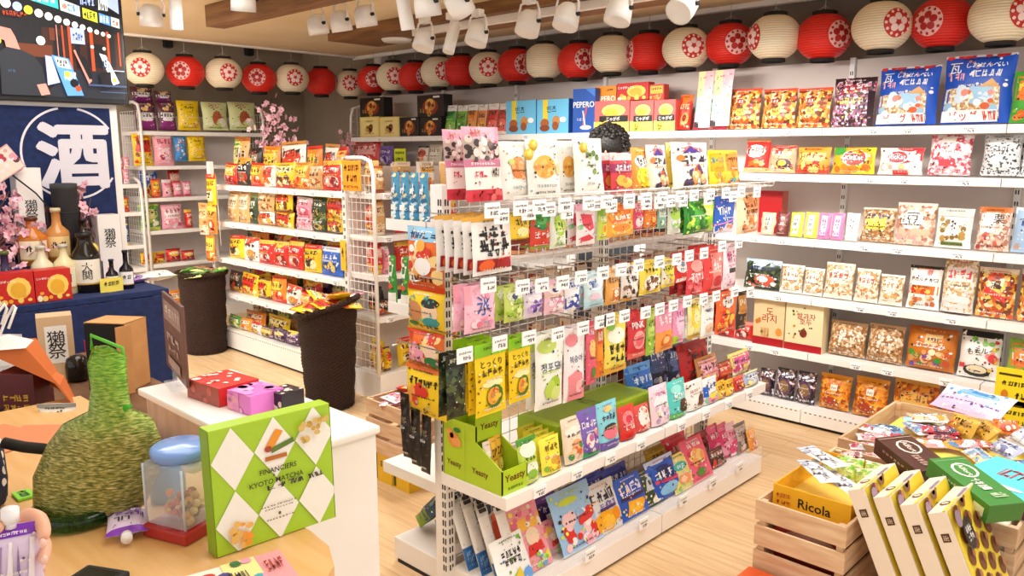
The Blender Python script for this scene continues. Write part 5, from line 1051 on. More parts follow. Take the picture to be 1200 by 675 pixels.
# ------------------------------------------------------------------ things on the near end and the left side of the rack
o = empty('hanging_snack_strip', atY(500, 266, 1.742), 'long strip of colourful snack bags hanging at the near end of the middle rack', 'snack strip')
zz = [266, 341, 388, 431, 487]; DS = [g('E8702A', ('r', '8CC8E8', 0, .78, 1, 1), ('s', '2A3A6A', .5, .88, .8, .1, 4), ('k', ['F0B04A', 'F6D890', 'D83A2A', 'F4F0EC'], 26, .06, .2, .94, .74, .12), ('e', 'F4F2F0', .56, .4, .22, .14), ('s', '1A1A1A', .5, .2, .7, .09, 5), ('r', 'D8401E', 0, 0, 1, .09)),
 g('F4D020', ('e', 'C98A5A', .3, .5, .22, .26), ('e', 'F0D0B0', .72, .5, .2, .26), ('e', '2A2622', .72, .74, .22, .12), ('e', '3A9A9A', .74, .28, .2, .12), ('s', '1A1A1A', .66, .14, .5, .1, 4), ('e', '3A7A3A', .28, .2, .16, .06)),
 g('E8702A', ('k', ['F0D0B0', 'F08AB0', 'D83A2A', 'F6D890'], 18, .06, .16, .94, .9, .12), ('e', 'F0A0C0', .34, .4, .24, .2), ('e', 'F4D8C0', .76, .5, .16, .2), ('e', '2A7A4A', .76, .22, .18, .16), ('s', '4A1A1A', .4, .14, .7, .08, 6), ('r', 'D8401E', 0, .93, 1, 1)),
 g('F4D020', ('s', '1A1A1A', .36, .72, .4, .14, 3), ('s', '1A1A1A', .72, .72, .4, .14, 3), ('k', ['D83A2A', 'F0A04A'], 8, .1, .3, .7, .6, .1), ('r', 'E8702A', 0, .93, 1, 1))]
for k in range(4):
    DES['strip%d' % k] = DS[k]; a = atY(500, zz[k], 1.742); b = atY(500, zz[k+1], 1.742)
    x0 = atY(475, zz[k], 1.742).x; x1 = atY(518+(k == 3)*4, zz[k], 1.742).x; h = a.z-b.z
    link('snack_bag', packmesh('snack_bag', 'strip%d' % k, x1-x0, h, .05, 'pillow', k), o, (b.x-o.location.x, 0, b.z-o.location.z))
m = MB(); m.tube([(0, 0, -.01), (0, -.004, .02), (0, .02, .03), (.12, .035, .03)], .003, 'D8D8D8:t', 6); m.build('hanger', o)
DES['greentube'] = g('3A9A3E', ('k', ['8AD06A', 'F4EEE0', '1E6A2A'], 16, .1, .1, .9, .95, .2), ('e', 'E0503A', .5, .42, .3, .05), ('r', 'F4F2EC', 0, .05, 1, .3), ('s', 'F4F2EC', .5, .7, .6, .2, 1))
DES['bluetube'] = g('4A9AC0', ('k', ['D8ECF4', '2A6A94', 'E8D8A0'], 18, .1, .08, .9, .95, .22), ('r', 'F4F2EC', .2, .3, .8, .4), ('s', 'F4F2EC', .5, .7, .6, .2, 1))
for k in range(4): gput('bluetube', 'pouch', 1.875+.052*k, 1.922+.052*k, 1.322, .2, .04, -2.36, 'light blue stick packet, %s of four on the upper side tray' % ['first', 'second', 'third', 'last'][k], 'behind the snack strip', 'light blue stick packets', .05)
for o_ in [t for t in THINGS if t.get('group') == 'light blue stick packets']: o_.rotation_euler = (0, 0, 0); o_.location.x = -2.4+.055*int([i for i, w in enumerate(('first', 'second', 'third', 'last')) if w in o_['label']][0]); o_.location.y = 1.885
for k in range(2):
    p = atY(461+15*k, 352, 1.885); place('greentube', 'pouch', .042, .205, .035, (p.x, 1.885, 1.001), 0, 'green stick packet with white foot, %s of two on the lower side tray' % ['left', 'right'][k], 'green stick packets')
# black packs hanging at the near end
DES['blackpk'] = g('1E1A18', ('k', ['3A342E', '4A3A2A', '0E0C0A'], 14, .1, .08, .9, .9, .2), ('s', '8A7A5A', .5, .6, .6, .1, 3))
for k, (px, yt, yb) in enumerate(((478, 462, 536), (488, 474, 545), (499, 474, 554))):
    a = atY(px, yt, 1.72+.012*k); b = atY(px, yb, 1.72+.012*k)
    place('blackpk', 'hang', .05, a.z-b.z, .03, (b.x, 1.72+.012*k, b.z), 0, 'black slim packet hanging at the near rack end, %s of three' % ['left', 'middle', 'right'][k], 'black slim packets', 0, .05*(k-1))
m = MB(); a = atY(488, 466, 1.735); m.tube([(a.x-.06, 1.735, a.z), (a.x+.1, 1.76, a.z+.01), (a.x+.18, 1.79, a.z+.01)], .0025, 'D8D8D8:t', 6); gp(m, 'display_hook')
# green bags on the left base
DES['seabag'] = g('4A6A7A', ('r', '8CA83A', 0, 0, 1, .22), ('k', ['8AA8B8', '3A4A54', 'C8D0D0', '6A8A9A'], 16, .08, .25, .92, .85, .13), ('r', '7A4A44', 0, .9, 1, 1), ('s', 'E8ECEC', .5, .6, .6, .1, 4))
for k in range(3):
    p = Vector((-2.33+.085*k, 1.9+.03*k, .11)); o = place('seabag', 'pillow', .11, .24, .05, p, 0, 'grey-blue and green snack bag lying aslant, %s of three on the left base' % ['left', 'middle', 'right'][k], 'grey-blue bags on the left base'); o.rotation_euler = (-.9, 0, -.5); o.location.z = .135
# ------------------------------------------------------------------ left gondola L, end rack C, wall units B and D
RL = random.Random(11)
TINT = {'Y': ('F2C81E', 'D8342A', '3A2A1A', '6A3A1A', 'F8E8B0'), 'O': ('EE8A2A', 'F6D04A', '3A1A10', 'D8301E', 'F8E4C0'), 'R': ('D42A22', 'F4C84A', 'F8F0E8', '8E1A1E', 'F0B0A0'), 'W': ('F2ECE2', 'D8402A', '1A1A1A', 'C9863A', 'E8B050'),
 'K': ('2A2422', 'D8A040', 'F4EEE0', 'C8402A', '8A6A4A'), 'P': ('F0A0B0', 'F8E8E8', 'A82A4A', 'E05A7A', 'F4D0D8'), 'G': ('5A9A3E', 'E8E08A', '1A3A1A', 'C8D84A', 'F4F0D8'), 'D': ('3A4A2E', '8A9A5A', 'F0F0D8', 'C9A850', '2A2A1A'),
 'T': ('D8A868', 'F4E4C8', '6A2A1A', 'B05A2A', 'E8C890'), 'B': ('2E6AD0', 'E8F0F8', 'F4F4F8', 'F0D04A', '1A3A8A'), 'V': ('5A3A6A', 'F0D04A', 'F4E8F0', '2A1A3A', 'C8A0C8'), 'N': ('food:noodle', 'D8402A', 'F8F0E0', 'E8B050', 'F4E8C8')}
def rowL(zb, items, where, grp, plane=LF, yset=.03, tier=', front row', d=.07):
    """items: letter x0 x1 ytop [ybot]"""
    for k, it in enumerate(items.split(';')):
        q = it.split(); c = q[0]; x0, x1, yt = map(float, q[1:4]); Y = plane+yset; xm = (x0+x1)/2
        z0 = zb if len(q) < 5 else atY(xm, float(q[4]), Y).z
        ym = proj((atY(xm, 300, Y).x, Y, z0+.05))[1]
        X0, X1 = atY(x0, ym, Y).x, atY(x1, ym, Y).x; h = atY(xm, yt, Y).z-z0; w_ = X1-X0
        if plane == LF: X0 = max(X0, LX0+.025); X1 = min(max(X1, X0+.8*w_)+.012, LX1-.025); h *= 1.1; X0 = min(X0, X1-.08)
        pal = list(TINT[c]); RL.shuffle(pal[1:]); des = 'a%d:%s' % (RL.randint(1, 5), ','.join(pal))
        lb = {'Y': 'yellow', 'O': 'orange', 'R': 'red', 'W': 'white', 'K': 'black', 'P': 'pink', 'G': 'green', 'D': 'dark green', 'T': 'tan', 'B': 'blue', 'V': 'dark purple', 'N': 'clear noodle'}[c]
        SEED[0] += 1
        place(des, 'pillow', X1-X0, max(h, .04), d, ((X0+X1)/2, Y+d/2, z0+.004), 0, '%s snack bag%s %s' % (lb, tier, where), grp, .08, RL.uniform(-.05, .05), seed=SEED[0])
rowL(ZL[0], 'G 247 262 166;T 263 283 166;K 286 301 178;O 303 322 176;W 325 353 171;O 355 372 176;W 374 390 174;R 390 402 177', 'of left rack top shelf', 'back-row bags on the top shelf of the left rack', LF, .16, ', back row')
rowL(ZL[0], 'R 259 272 194;K 273 288 188;O 289 303 194;W 304 317 197;Y 318 340 194;O 341 357 194;T 358 372 198;R 373 398 192', 'of left rack top shelf', 'front-row bags on the top shelf of the left rack', LF, .03, ', front row')
rowL(ZL[1], 'T 263 274 228;T 276 287 228;D 289 297 230;W 298 316 249;Y 318 338 250;P 343 360 254;D 361 376 256;Y 378 399 258', 'of left rack second shelf', 'front bags on the second shelf of the left rack', LF, .03, ', lower tier')
rowL(ZL[1], 'T 298 316 229 249;Y 318 338 226 250;P 343 360 234 254;D 361 376 236 256;Y 378 399 234 258', 'of left rack second shelf', 'stacked bags on the second shelf of the left rack', LF, .035, ', upper tier', .06)
rowL(ZL[2], 'Y 265 281 279;W 282 298 282;R 299 316 285;R 317 333 287;R 334 350 287;Y 352 371 291;B 372 396 294', 'of left rack third shelf', 'bags on the third shelf of the left rack', LF, .03)
rowL(ZL[2], 'O 290 310 274;R 320 342 276;K 344 362 282;R 378 398 286', 'of left rack third shelf', 'rear bags on the third shelf of the left rack', LF, .14, ', back row')
rowL(ZL[3], 'K 265 278 321;Y 279 297 324;Y 298 312 330;O 314 330 328;W 331 347 338;R 348 362 346;P 363 377 350;R 378 396 352', 'of left rack fourth shelf', 'bags on the fourth shelf of the left rack', LF, .03)
rowL(ZL[3], 'Y 290 312 318;O 316 342 322;R 350 372 332', 'of left rack fourth shelf', 'rear bags on the fourth shelf of the left rack', LF, .15, ', back row')
rowL(.171, 'G 265 277 372;O 278 290 376;W 291 301 380;V 302 316 386;V 317 331 388;V 332 346 391;Y 347 366 396', 'of left rack bottom deck', 'bags on the bottom deck of the left rack', LF, .03)
rowL(.171, 'O 284 306 368;Y 310 334 374', 'of left rack bottom deck', 'rear bags on the bottom deck of the left rack', LF, .15, ', back row')
for zi, yb_ in ((1, 1.05), (2, .755), (3, .475), (4, .171)):
    zz = (ZL+[.171])[zi] if zi < 4 else .171
    for k in range(9):
        c = RL.choice('YYORRWTKGV'); pal = list(TINT[c]); x = LX0+.13+.2*k; SEED[0] += 1
        place('a%d:%s' % (RL.randint(1, 5), ','.join(pal)), 'pillow', .2, .2+.02*RL.random(), .07, (x, LF+.3, zz+.004), 0, '%s snack bag deep at the rear of left rack %s' % ({'Y': 'yellow', 'O': 'orange', 'R': 'red', 'W': 'white', 'T': 'tan', 'K': 'black', 'G': 'green', 'V': 'dark purple'}[c], ('second shelf', 'third shelf', 'fourth shelf', 'bottom deck')[zi-1]), 'bags deep in the left rack', .05, RL.uniform(-.05, .05), seed=SEED[0])
def rowX(X, zb, items, where, grp, shape='pillow', d=.08, xs=.03, lean=.08):
    for it in items.split(';'):
        q = it.split(); c = q[0]; x0, x1, yt = map(float, q[1:4]); x = X-xs; xm = (x0+x1)/2; z0 = zb if len(q) < 5 else atX(xm, float(q[4]), x).z
        ym = proj((x, atX(xm, 200, x).y, z0+.05))[1]; Y0, Y1 = atX(x0, ym, x).y, atX(x1, ym, x).y; h = atX(xm, yt, x).z-z0
        if len(q) > 5: des = q[5]
        else: des = 'a%d:%s' % (RL.randint(1, 5), ','.join(TINT[c]))
        lb = {'Y': 'yellow', 'O': 'orange', 'R': 'red', 'W': 'white', 'K': 'black', 'P': 'pink', 'G': 'green', 'D': 'dark green', 'T': 'tan', 'B': 'blue', 'V': 'purple', 'N': 'pale green'}[c]
        SEED[0] += 1
        place(des, shape, Y1-Y0, max(.04, h), d, (x-d/2, (Y0+Y1)/2, z0+.003), PI/2, '%s %s %s' % (lb, KIND[shape] if shape == 'box' else 'snack bag', where), grp, 0 if shape == 'box' else lean, 0, seed=SEED[0])
DES['purplechoc'] = g('5A2A3A', ('k', ['E8C070', '8A4A5A', 'F4E0C0'], 8, .3, .7, .8, .95, .1), ('r', 'F4F0F0', .05, .44, .95, .62), ('s', '2A2A3A', .5, .53, .8, .14, 5), ('e', 'F4E8F0', .5, .38, .3, .08), ('r', '8E2A7A', .1, .04, .9, .32))
DES['yelplain'] = g('F2CC16', ('s', '3A2A10', .5, .76, .4, .09, 4), ('s', 'B08A1A', .5, .6, .3, .05, 4), ('k', ['E8A86A', 'F4D88A'], 6, .2, .12, .9, .26, .09))
DES['paleshrimp'] = g('DCE0A0', ('t', 'C8301E', 'えび', .5, .84, .14, .7), ('e', 'B8603A', .52, .42, .2, .26), ('e', 'F4F0E4', .7, .26, .2, .16), ('k', ['C8D878', 'EEF0C8'], 6, .1, .1, .9, .3, .09))
DES['bluecap'] = g('3A8AD0', ('k', ['E8ECF0', 'C98A5A', 'F0D8B8'], 14, .1, .08, .9, .8, .1), ('s', 'F4F4F4', .5, .85, .6, .1, 3))
rowX(BX, ZB[0], 'V 161 186 120 153 purplechoc;V 187 209 120 153 purplechoc;Y 211 237 118 153 yelplain;N 240 270 120 153 paleshrimp;N 271 303 120 153 paleshrimp', 'on the top shelf of the left wall rack', 'bags on the top shelf of the left wall rack')
rowX(BX, ZB[0], 'V 155 181 102 120 purplechoc;V 183 203 107 120 purplechoc', 'stacked behind on left wall rack top shelf', 'bags on the top shelf of the left wall rack', 'pillow', .08, .14)
rowX(BX, ZB[1], 'Y 159 182 157;P 183 206 156;B 207 222 160 189 bluecap;Y 223 244 158 189 yelplain', 'on the second shelf of the left wall rack', 'bags on the second shelf of the left wall rack')
rowX(BX, ZB[2], 'Y 166 178 221;O 179 190 210;P 192 203 211;P 205 215 214;P 216 226 213', 'on the third shelf of the left wall rack', 'small bags on the third shelf of the left wall rack', 'pillow', .06)
rowX(BX, ZB[2], 'B 166 188 197;R 200 214 198', 'at the back of the third left wall shelf', 'small bags on the third shelf of the left wall rack', 'pillow', .06, .2)
rowX(BX, ZB[3], 'G 166 190 240;P 192 217 240;R 219 228 246', 'on the fourth shelf of the left wall rack', 'bags on the fourth shelf of the left wall rack')
rowX(BX, ZB[4], 'Y 167 180 297;Y 181 196 296;R 197 214 292;R 215 230 294', 'on the fifth shelf of the left wall rack', 'bags on the fifth shelf of the left wall rack')
rowX(BX, .101, 'V 158 171 343;R 173 197 341;O 200 216 341', 'on the base of the left wall rack', 'bags on the base of the left wall rack')
rowX(BX, ZD[0], 'P 139 145 199;P 146 153 199', 'in the lower tier of pink packs by the banner', 'pink packs beside the banner', 'pillow', .06)
rowX(BX, ZD[0], 'P 139 145 184 198.5;P 146 153 184 198.5', 'in the upper tier of pink packs by the banner', 'pink packs beside the banner', 'pillow', .06, .035)
rowX(BX, ZD[1], 'O 140 153 232', 'on the rack just right of the banner', None, 'pillow', .06)
rowX(BX, ZD[2], 'B 142 153 263', 'on the rack just right of the banner', None, 'pillow', .06)
# end rack C
rowX(CX1, ZC[0], 'T 441 454 195', 'on the top shelf of the end rack', 'packs on the end rack', 'pillow', .07, .02)
rowX(CX1, ZC[1], 'T 443 456 233', 'on the second shelf of the end rack', 'packs on the end rack', 'pillow', .09, .02)
rowX(CX1, ZC[2], 'R 442 452 286;P 453 461 290', 'on the third shelf of the end rack', 'packs on the end rack', 'pillow', .09, .02)
rowX(CX1, ZC[3], 'K 444 466 352', 'on the fourth shelf of the end rack', 'packs on the end rack', 'pillow', .08, .02)
rowX(CX1, .171, 'Y 445 453 408;Y 454 462 408', 'on the base of the end rack', 'packs on the end rack', 'pillow', .08, .02)
for zi in range(5):
    zz = (ZC+[.171])[zi]; cs = ('TW', 'RT', 'RP', 'KK', 'YY')[zi]
    for k in range(3):
        c = cs[k % 2]; SEED[0] += 1
        place('a%d:%s' % (k+1, ','.join(TINT[c])), 'pillow', .15, .19-.02*(zi == 3), .08, (CX1-.09, 3.3+.2*k, zz+.004), PI/2, '%s snack bag further along the end rack %s' % ({'T': 'tan', 'W': 'white', 'R': 'red', 'P': 'pink', 'K': 'black', 'Y': 'yellow'}[c], ('top shelf', 'second shelf', 'third shelf', 'fourth shelf', 'base')[zi]), 'packs on the end rack', .06, 0, seed=SEED[0])
        if k == 0: SEED[0] += 1; place('a%d:%s' % (k+2, ','.join(TINT[c])), 'pillow', .13, .2-.02*(zi == 3), .09, (-4.19, CY0+.1, zz+.004), 0, '%s snack bag behind the wire mesh on the end rack %s' % ({'T': 'tan', 'W': 'white', 'R': 'red', 'P': 'pink', 'K': 'black', 'Y': 'yellow'}[c], ('top shelf', 'second shelf', 'third shelf', 'fourth shelf', 'base')[zi]), 'packs behind the end rack mesh', .04, 0, seed=SEED[0])
# signs and strips at L
p = atY(412, 206, 2.97); m = MB(); w, h = .2, .19; m.box(0, 0, 0, w, .004, h, 'F09A1E:m', bev=.001); draw(m, lambda u, v, l: ((u-.5)*w, -.0026-.0003*l, (v-.5)*h), w, h, [('s', '6A3A10', .5, .76, .84, .2, 4), ('s', '6A3A10', .5, .42, .6, .22, 3), ('s', '8A4A10', .5, .14, .8, .08, 6)]); m.box(0, .012, -.09, .03, .02, .05, 'white')
tag(m.build('price_card', None, p), 'orange handwritten price card at the right corner of the left rack top', 'price card')
m = MB(); p = atY(406, 300, 2.972); p.x = LX1; m.box(0, 0, 0, .055, .006, .2, 'EEBE2A:m', bev=.002); draw(m, lambda u, v, l: ((u-.5)*.05, -.004-.0003*l, (v-.5)*.2), .05, .2, [('s', 'B07A10', .5, .6, .6, .3, 1)]); tag(m.build('price_card', None, p), 'narrow amber strip card on the right post of the left rack', 'price card')
for k, (px, yt, yb, lb, c) in enumerate(((249, 204, 240, 'yellow netted packet, top of the strip hanging at the left rack end', 'Y'), (240, 238, 275, 'brown packet hanging lowest left beside the strip at the left rack end', 'T'), (250, 240, 274, 'orange packet, middle of the strip hanging at the left rack end', 'O'), (248, 276, 306, 'orange packet, bottom of the strip hanging at the left rack end', 'O'))):
    Y = 2.9+.01*k; a = atY(px, yt, Y); b = atY(px, yb, Y); place('a%d:%s' % (k % 4+1, ','.join(TINT[c])), 'hang', .11, a.z-b.z, .05, (b.x, Y, b.z), .2, lb, 'packets hanging at the left rack end')
m = MB(); a = atY(249, 205, 2.9); m.tube([(a.x, 2.9, a.z-.02), (a.x, 2.9, a.z+.01), (a.x, 2.99, a.z+.012)], .003, 'D8D8D8:t', 6); m.tube([(a.x, 2.925, a.z), (a.x, 2.935, a.z-.55)], .003, 'F0E8D8:m', 5); m.build('display_hook', Lg)
# ------------------------------------------------------------------ wicker baskets
def basket(x, y, r0, r1, h, lab, tilt=0):
    o = empty('wicker_basket', (x, y, 0), lab, 'basket', 'dark wicker baskets'); m = MB(); cr, sr = math.cos(YAW), math.sin(YAW)
    P = [(r0*.2, .008), (r0, .008), (r0+.004, .02)]+[(r0+(r1-r0)*i/14+.004*math.sin(i*2.2), .02+(h-.04)*i/14) for i in range(15)]+[(r1+.016, h-.03), (r1+.02, h-.012), (r1+.014, h), (r1-.004, h), (r1-.014, h-.02), (r1-.02, h-.08), (r1-.03, h-.14), (1e-4, h-.15)]
    P2 = []
    for (ra, za), (rb, zb) in zip(P, P[1:]):
        nn = max(1, int(math.hypot(rb-ra, zb-za)/.011)); P2 += [(ra+(rb-ra)*i/nn, za+(zb-za)*i/nn) for i in range(nn)]
    P2.append(P[-1]); NR = 96; m.lathe(P2, 'wicker', NR); ob = m.build('basket_body', o)
    for i, v in enumerate(ob.data.vertices):
        rw, a = divmod(i, NR); q = math.hypot(v.co.x, v.co.y)
        if q > .05: f = 1+.0042/q*math.cos(a*2*PI/NR*24+PI*(rw % 2)); v.co.x *= f; v.co.y *= f
    for v in ob.data.vertices: v.co.z += tilt*(v.co.x*cr+v.co.y*sr)*max(0, (v.co.z-h*.6)/(h*.4))
    m = MB(); n = 46
    for k in range(n): a = 2*PI*k/n; m.blob((r1*1.05*math.cos(a), r1*1.05*math.sin(a), h-.008+tilt*r1*math.cos(a-YAW)), .018, 'wicker', 5, (1, 1, .8))
    m.build('braided_rim', o); return o
def fill(x, y, z, r, n, cols, nm, lb, grp, sz=.09, seed=1, tilt=0):
    q = random.Random(seed); ordn = 0
    for k in range(n):
        a = k*2.4; rr = r*math.sqrt((k+.5)/n); c = cols[k % len(cols)]
        o = place('a%d:%s' % (k % 5+1, ','.join(TINT[c])), 'pillow', sz*1.25, sz, .035, (x+rr*math.cos(a), y+rr*math.sin(a), z+.035+.06*(1-rr/r)+.012*(k % 3)+tilt*rr*math.cos(a-YAW)), q.uniform(0, 6.28), '', grp, 0, 0, seed=k)
        o.rotation_euler = (-PI/2+q.uniform(-.35, .35), q.uniform(-.3, .3), q.uniform(0, 6.28))
        o['label'] = lb % {'Y': 'yellow', 'O': 'orange', 'R': 'red', 'G': 'green', 'W': 'white', 'P': 'pink', 'N': 'noodle', 'T': 'tan'}[c]
pB = atZ(232, 418, 0); b1 = Vector((pB.x-.12, pB.y+.13, 0))
basket(b1.x, b1.y, .155, .178, .66, 'dark wicker basket beside the navy table and left wall rack')
fill(b1.x, b1.y, .59, .13, 12, 'GWGWTGOW', 'snack_bag', '%s snack bag lying in the far wicker basket', 'bags in the far wicker basket', .12, 3)
pB = atZ(381, 484, 0); b2 = Vector((pB.x-.105, pB.y+.11, 0))
basket(b2.x, b2.y, .148, .185, .66, 'tall dark wicker basket standing at the front corner of the left rack', .33)
fill(b2.x, b2.y, .60, .14, 22, 'YYRYYORPY', 'snack_bag', '%s snack bag heaped in the front wicker basket', 'bags in the front wicker basket', .12, 5, .33)
# ------------------------------------------------------------------ cherry blossom sprays
def sakura(base, branches, lab, seed, n=26, rr=.03):
    q = random.Random(seed); o = empty('cherry_blossom_spray', base, lab, 'artificial flowers')
    m = MB(); fl = MB()
    for br in branches:
        P = [Vector((0, 0, 0))+Vector(br)*t+Vector((q.uniform(-.02, .02), q.uniform(-.02, .02), q.uniform(-.01, .02)))*(t > 0) for t in (0, .3, .6, .85, 1)]
        m.tube(P, [.006, .005, .004, .003, .002], '5A4030:m', 6)
        for k in range(n):
            t = q.uniform(.3, 1.02); i = min(3, int(t*4)); c = P[i]+(P[i+1]-P[i])*(t*4-i if t < 1 else 1)+Vector((q.gauss(0, 1), q.gauss(0, 1), q.gauss(0, 1)))*rr*1.1
            ax = Vector((q.gauss(0, 1), q.gauss(0, 1)-1, q.gauss(0, 1))).normalized(); u = ax.orthogonal().normalized(); v = ax.cross(u)
            for p in range(5):
                a = 2*PI*p/5; d0 = u*math.cos(a)+v*math.sin(a); e = u*-math.sin(a)+v*math.cos(a)
                fl.add([c, c+d0*.013+e*.011+ax*.004, c+d0*.025+e*.004+ax*.007, c+d0*.025-e*.004+ax*.007, c+d0*.013-e*.011+ax*.004], [[0, 1, 2, 3, 4]], 'sakura')
            fl.blob(c+ax*.003, .004, 'D8486A', 4)
    m.build('stem', o); b = fl.build('blossoms', o); b['kind'] = 'stuff'; return o
c0 = atY(318, 200, 3.36); c0.z = 1.345
sakura(c0, [(-.12, .02, .52), (.05, -.05, .50), (.0, .02, .64), (.2, .0, .42), (.35, 0, .36), (.15, .06, .5), (.48, 0, .26)], 'pink cherry blossom spray standing behind the bags on the left rack top', 3, 24, .05)
c1 = atY(405, 160, 4.45); c1.z = 1.5
sakura(c1+Vector((0, 0, 0)), [(-.05, 0, .12), (.1, -.02, .2), (.02, -.03, .26)], 'small pale blossom sprig at the left end of the back-wall shelving', 5, 10, .03)
# ------------------------------------------------------------------ crate on yellow cartons beside the rack
def crate(nm, x0, y0, x1, y1, z0, z1, lab, slats=3, k='wood'):
    o = empty(nm, ((x0+x1)/2, (y0+y1)/2, z0), lab, 'crate', 'wooden slatted crates'); X, Y, H = (x1-x0)/2, (y1-y0)/2, z1-z0
    sh = H/(slats+(slats-1)*.28); t = .01
    for i in range(slats):
        z = i*sh*1.28
        for s in (-1, 1):
            m = MB(); m.box(0, s*(Y-t/2), z+sh/2, 2*X, t, sh, k, bev=.002); m.build('slat', o)
            m = MB(); m.box(s*(X-t/2), 0, z+sh/2, t, 2*Y-2*t-.001, sh, k, bev=.002); m.build('slat', o)
    for a in (-1, 1):
        for b in (-1, 1): m = MB(); m.box(a*(X-t-.011), b*(Y-t-.011), H/2-.002, .02, .02, H-.004, k); m.build('corner_post', o)
    m = MB(); m.box(0, 0, .006, 2*X-2*t-.002, 2*Y-2*t-.002, .01, k); m.build('crate_bottom', o); return o
cz0, cz1 = .16, .42
q0 = atZ(428, 466, cz1)
crate('wooden_crate', q0.x, q0.y, q0.x+.30, q0.y+.36, cz0, cz1, 'pale slatted wooden crate of red sweets on yellow cartons behind the middle rack')
fill(q0.x+.15, q0.y+.18, .35, .12, 9, 'RRPRW', 'snack_bag', '%s snack bag lying in the pale crate on yellow cartons', 'bags in the pale crate', .1, 8)
DES['yelcarton'] = g('F0C21E', ('r', '3A4A1E', .04, .06, .2, .94), ('s', '6A5A10', .6, .6, .5, .2, 3), L=[('r', '4A5A2A', .1, .1, .9, .9), ('e', 'D8C84A', .5, .5, .3, .3)])
place('yelcarton', 'box', .14, .155, .2, (q0.x+.085, q0.y+.13, .001), 0, 'yellow and green carton on the floor under the crate, left one', 'yellow cartons'); place('yelcarton', 'box', .12, .155, .2, (q0.x+.225, q0.y+.13, .001), 0, 'yellow and green carton on the floor under the crate, right one', 'yellow cartons')
# ------------------------------------------------------------------ the person behind the rack
def person():
    px = atY(715, 170, 3.88); bx, by = px.x, 3.86
    bm = bmesh.new(); sk = bm.verts.layers.skin.verify()
    J = {'pel': (0, 0, .92, .15, .11), 'wai': (0, 0, 1.08, .14, .1), 'che': (0, .01, 1.27, .16, .11), 'nk': (0, .01, 1.43, .062, .06), 'hd0': (0, -.005, 1.5, .07, .075),
         'sl': (-.17, .01, 1.37, .06, .06), 'el': (-.21, .02, 1.1, .045, .045), 'wl': (-.2, -.08, .88, .03, .03), 'hl': (-.2, -.1, .8, .035, .02), 'sr': (.17, .01, 1.37, .06, .06), 'er': (.21, .02, 1.1, .045, .045), 'wr': (.19, -.1, .9, .03, .03), 'hr': (.19, -.13, .82, .035, .02),
         'pl': (-.09, 0, .86, .1, .1), 'kl': (-.1, -.01, .5, .065, .065), 'al': (-.1, .02, .1, .042, .042), 'fl': (-.1, -.12, .045, .045, .035), 'pr': (.09, 0, .86, .1, .1), 'kr': (.1, -.01, .5, .065, .065), 'ar': (.1, .02, .1, .042, .042), 'fr': (.1, -.12, .045, .045, .035)}
    V = {}
    for k, v in J.items(): V[k] = bm.verts.new(v[:3]); V[k][sk].radius = v[3:]
    for a, b in (('pel', 'wai'), ('wai', 'che'), ('che', 'nk'), ('nk', 'hd0'), ('che', 'sl'), ('sl', 'el'), ('el', 'wl'), ('wl', 'hl'), ('che', 'sr'), ('sr', 'er'), ('er', 'wr'), ('wr', 'hr'), ('pel', 'pl'), ('pl', 'kl'), ('kl', 'al'), ('al', 'fl'), ('pel', 'pr'), ('pr', 'kr'), ('kr', 'ar'), ('ar', 'fr')): bm.edges.new((V[a], V[b]))
    V['pel'][sk].use_root = True
    me = bpy.data.meshes.new('person'); bm.to_mesh(me); bm.free()
    o = link('person', me, None, (bx, by, 0), (0, 0, .5)); mo = o.modifiers.new('s', 'SKIN'); mo.use_smooth_shade = True; su = o.modifiers.new('b', 'SUBSURF'); su.levels = su.render_levels = 2
    me.materials.append(M('E8E4E0:m')); tag(o, 'person with curly black hair standing between the middle rack and back wall', 'person')
    h = MB(); R = 0.098                                             # head with face
    h.blob((0, 0, 1.6), .1, 'skin', 14, (.82, .98, 1.22))
    h.add([(-.016, -.09, 1.575), (.016, -.09, 1.575), (0, -.118, 1.58), (0, -.095, 1.625)], [[0, 1, 2], [0, 2, 3], [1, 3, 2]], 'skin', True)
    for s in (-1, 1): h.blob((s*.034, -.083, 1.615), .012, 'F4F2F0', 8); h.blob((s*.034, -.093, 1.615), .006, '2A1A14', 6); h.blob((s*.083, .01, 1.6), .022, 'skin', 8, (.4, .8, 1.3)); h.tube([(s*.018, -.094, 1.64), (s*.05, -.084, 1.642)], .004, '1A1210', 5)
    h.tube([(-.022, -.088, 1.545), (0, -.093, 1.543), (.022, -.088, 1.545)], .005, 'B05A50', 6); h.build('head', o)
    r = random.Random(2); hm = MB(); hm.blob((0, .012, 1.635), .118, 'hair', 14, (.98, 1.0, .98))
    for k in range(420):
        a, b = r.uniform(0, 2*PI), r.uniform(-.2, PI/2); d = Vector((math.cos(a)*math.cos(b), math.sin(a)*math.cos(b), math.sin(b)))
        if d.y < -.55 and d.z < .35: continue
        hm.blob(Vector((0, .012, 1.635))+d*r.uniform(.108, .122), r.uniform(.009, .018), 'hair', 5)
    hm.build('hair', o)
    c = MB(); c.lathe([(.17, .9), (.175, 1.0), (.16, 1.1), (.185, 1.25), (.19, 1.34), (.1, 1.44), (.07, 1.45)], '3A4048:m', 24, (0, .005, 0), 1.05, .72); c.build('shirt', o)
    c = MB()
    for s in (-1, 1): c.tube([(s*.09, 0, .92), (s*.1, -.01, .5), (s*.1, .02, .08)], [.115, .085, .065], '2A2E3A:m', 14); c.blob((s*.1, -.06, .045), .06, '1A1A1A', 8, (.9, 2.0, .75))
    c.build('trousers', o)
person()
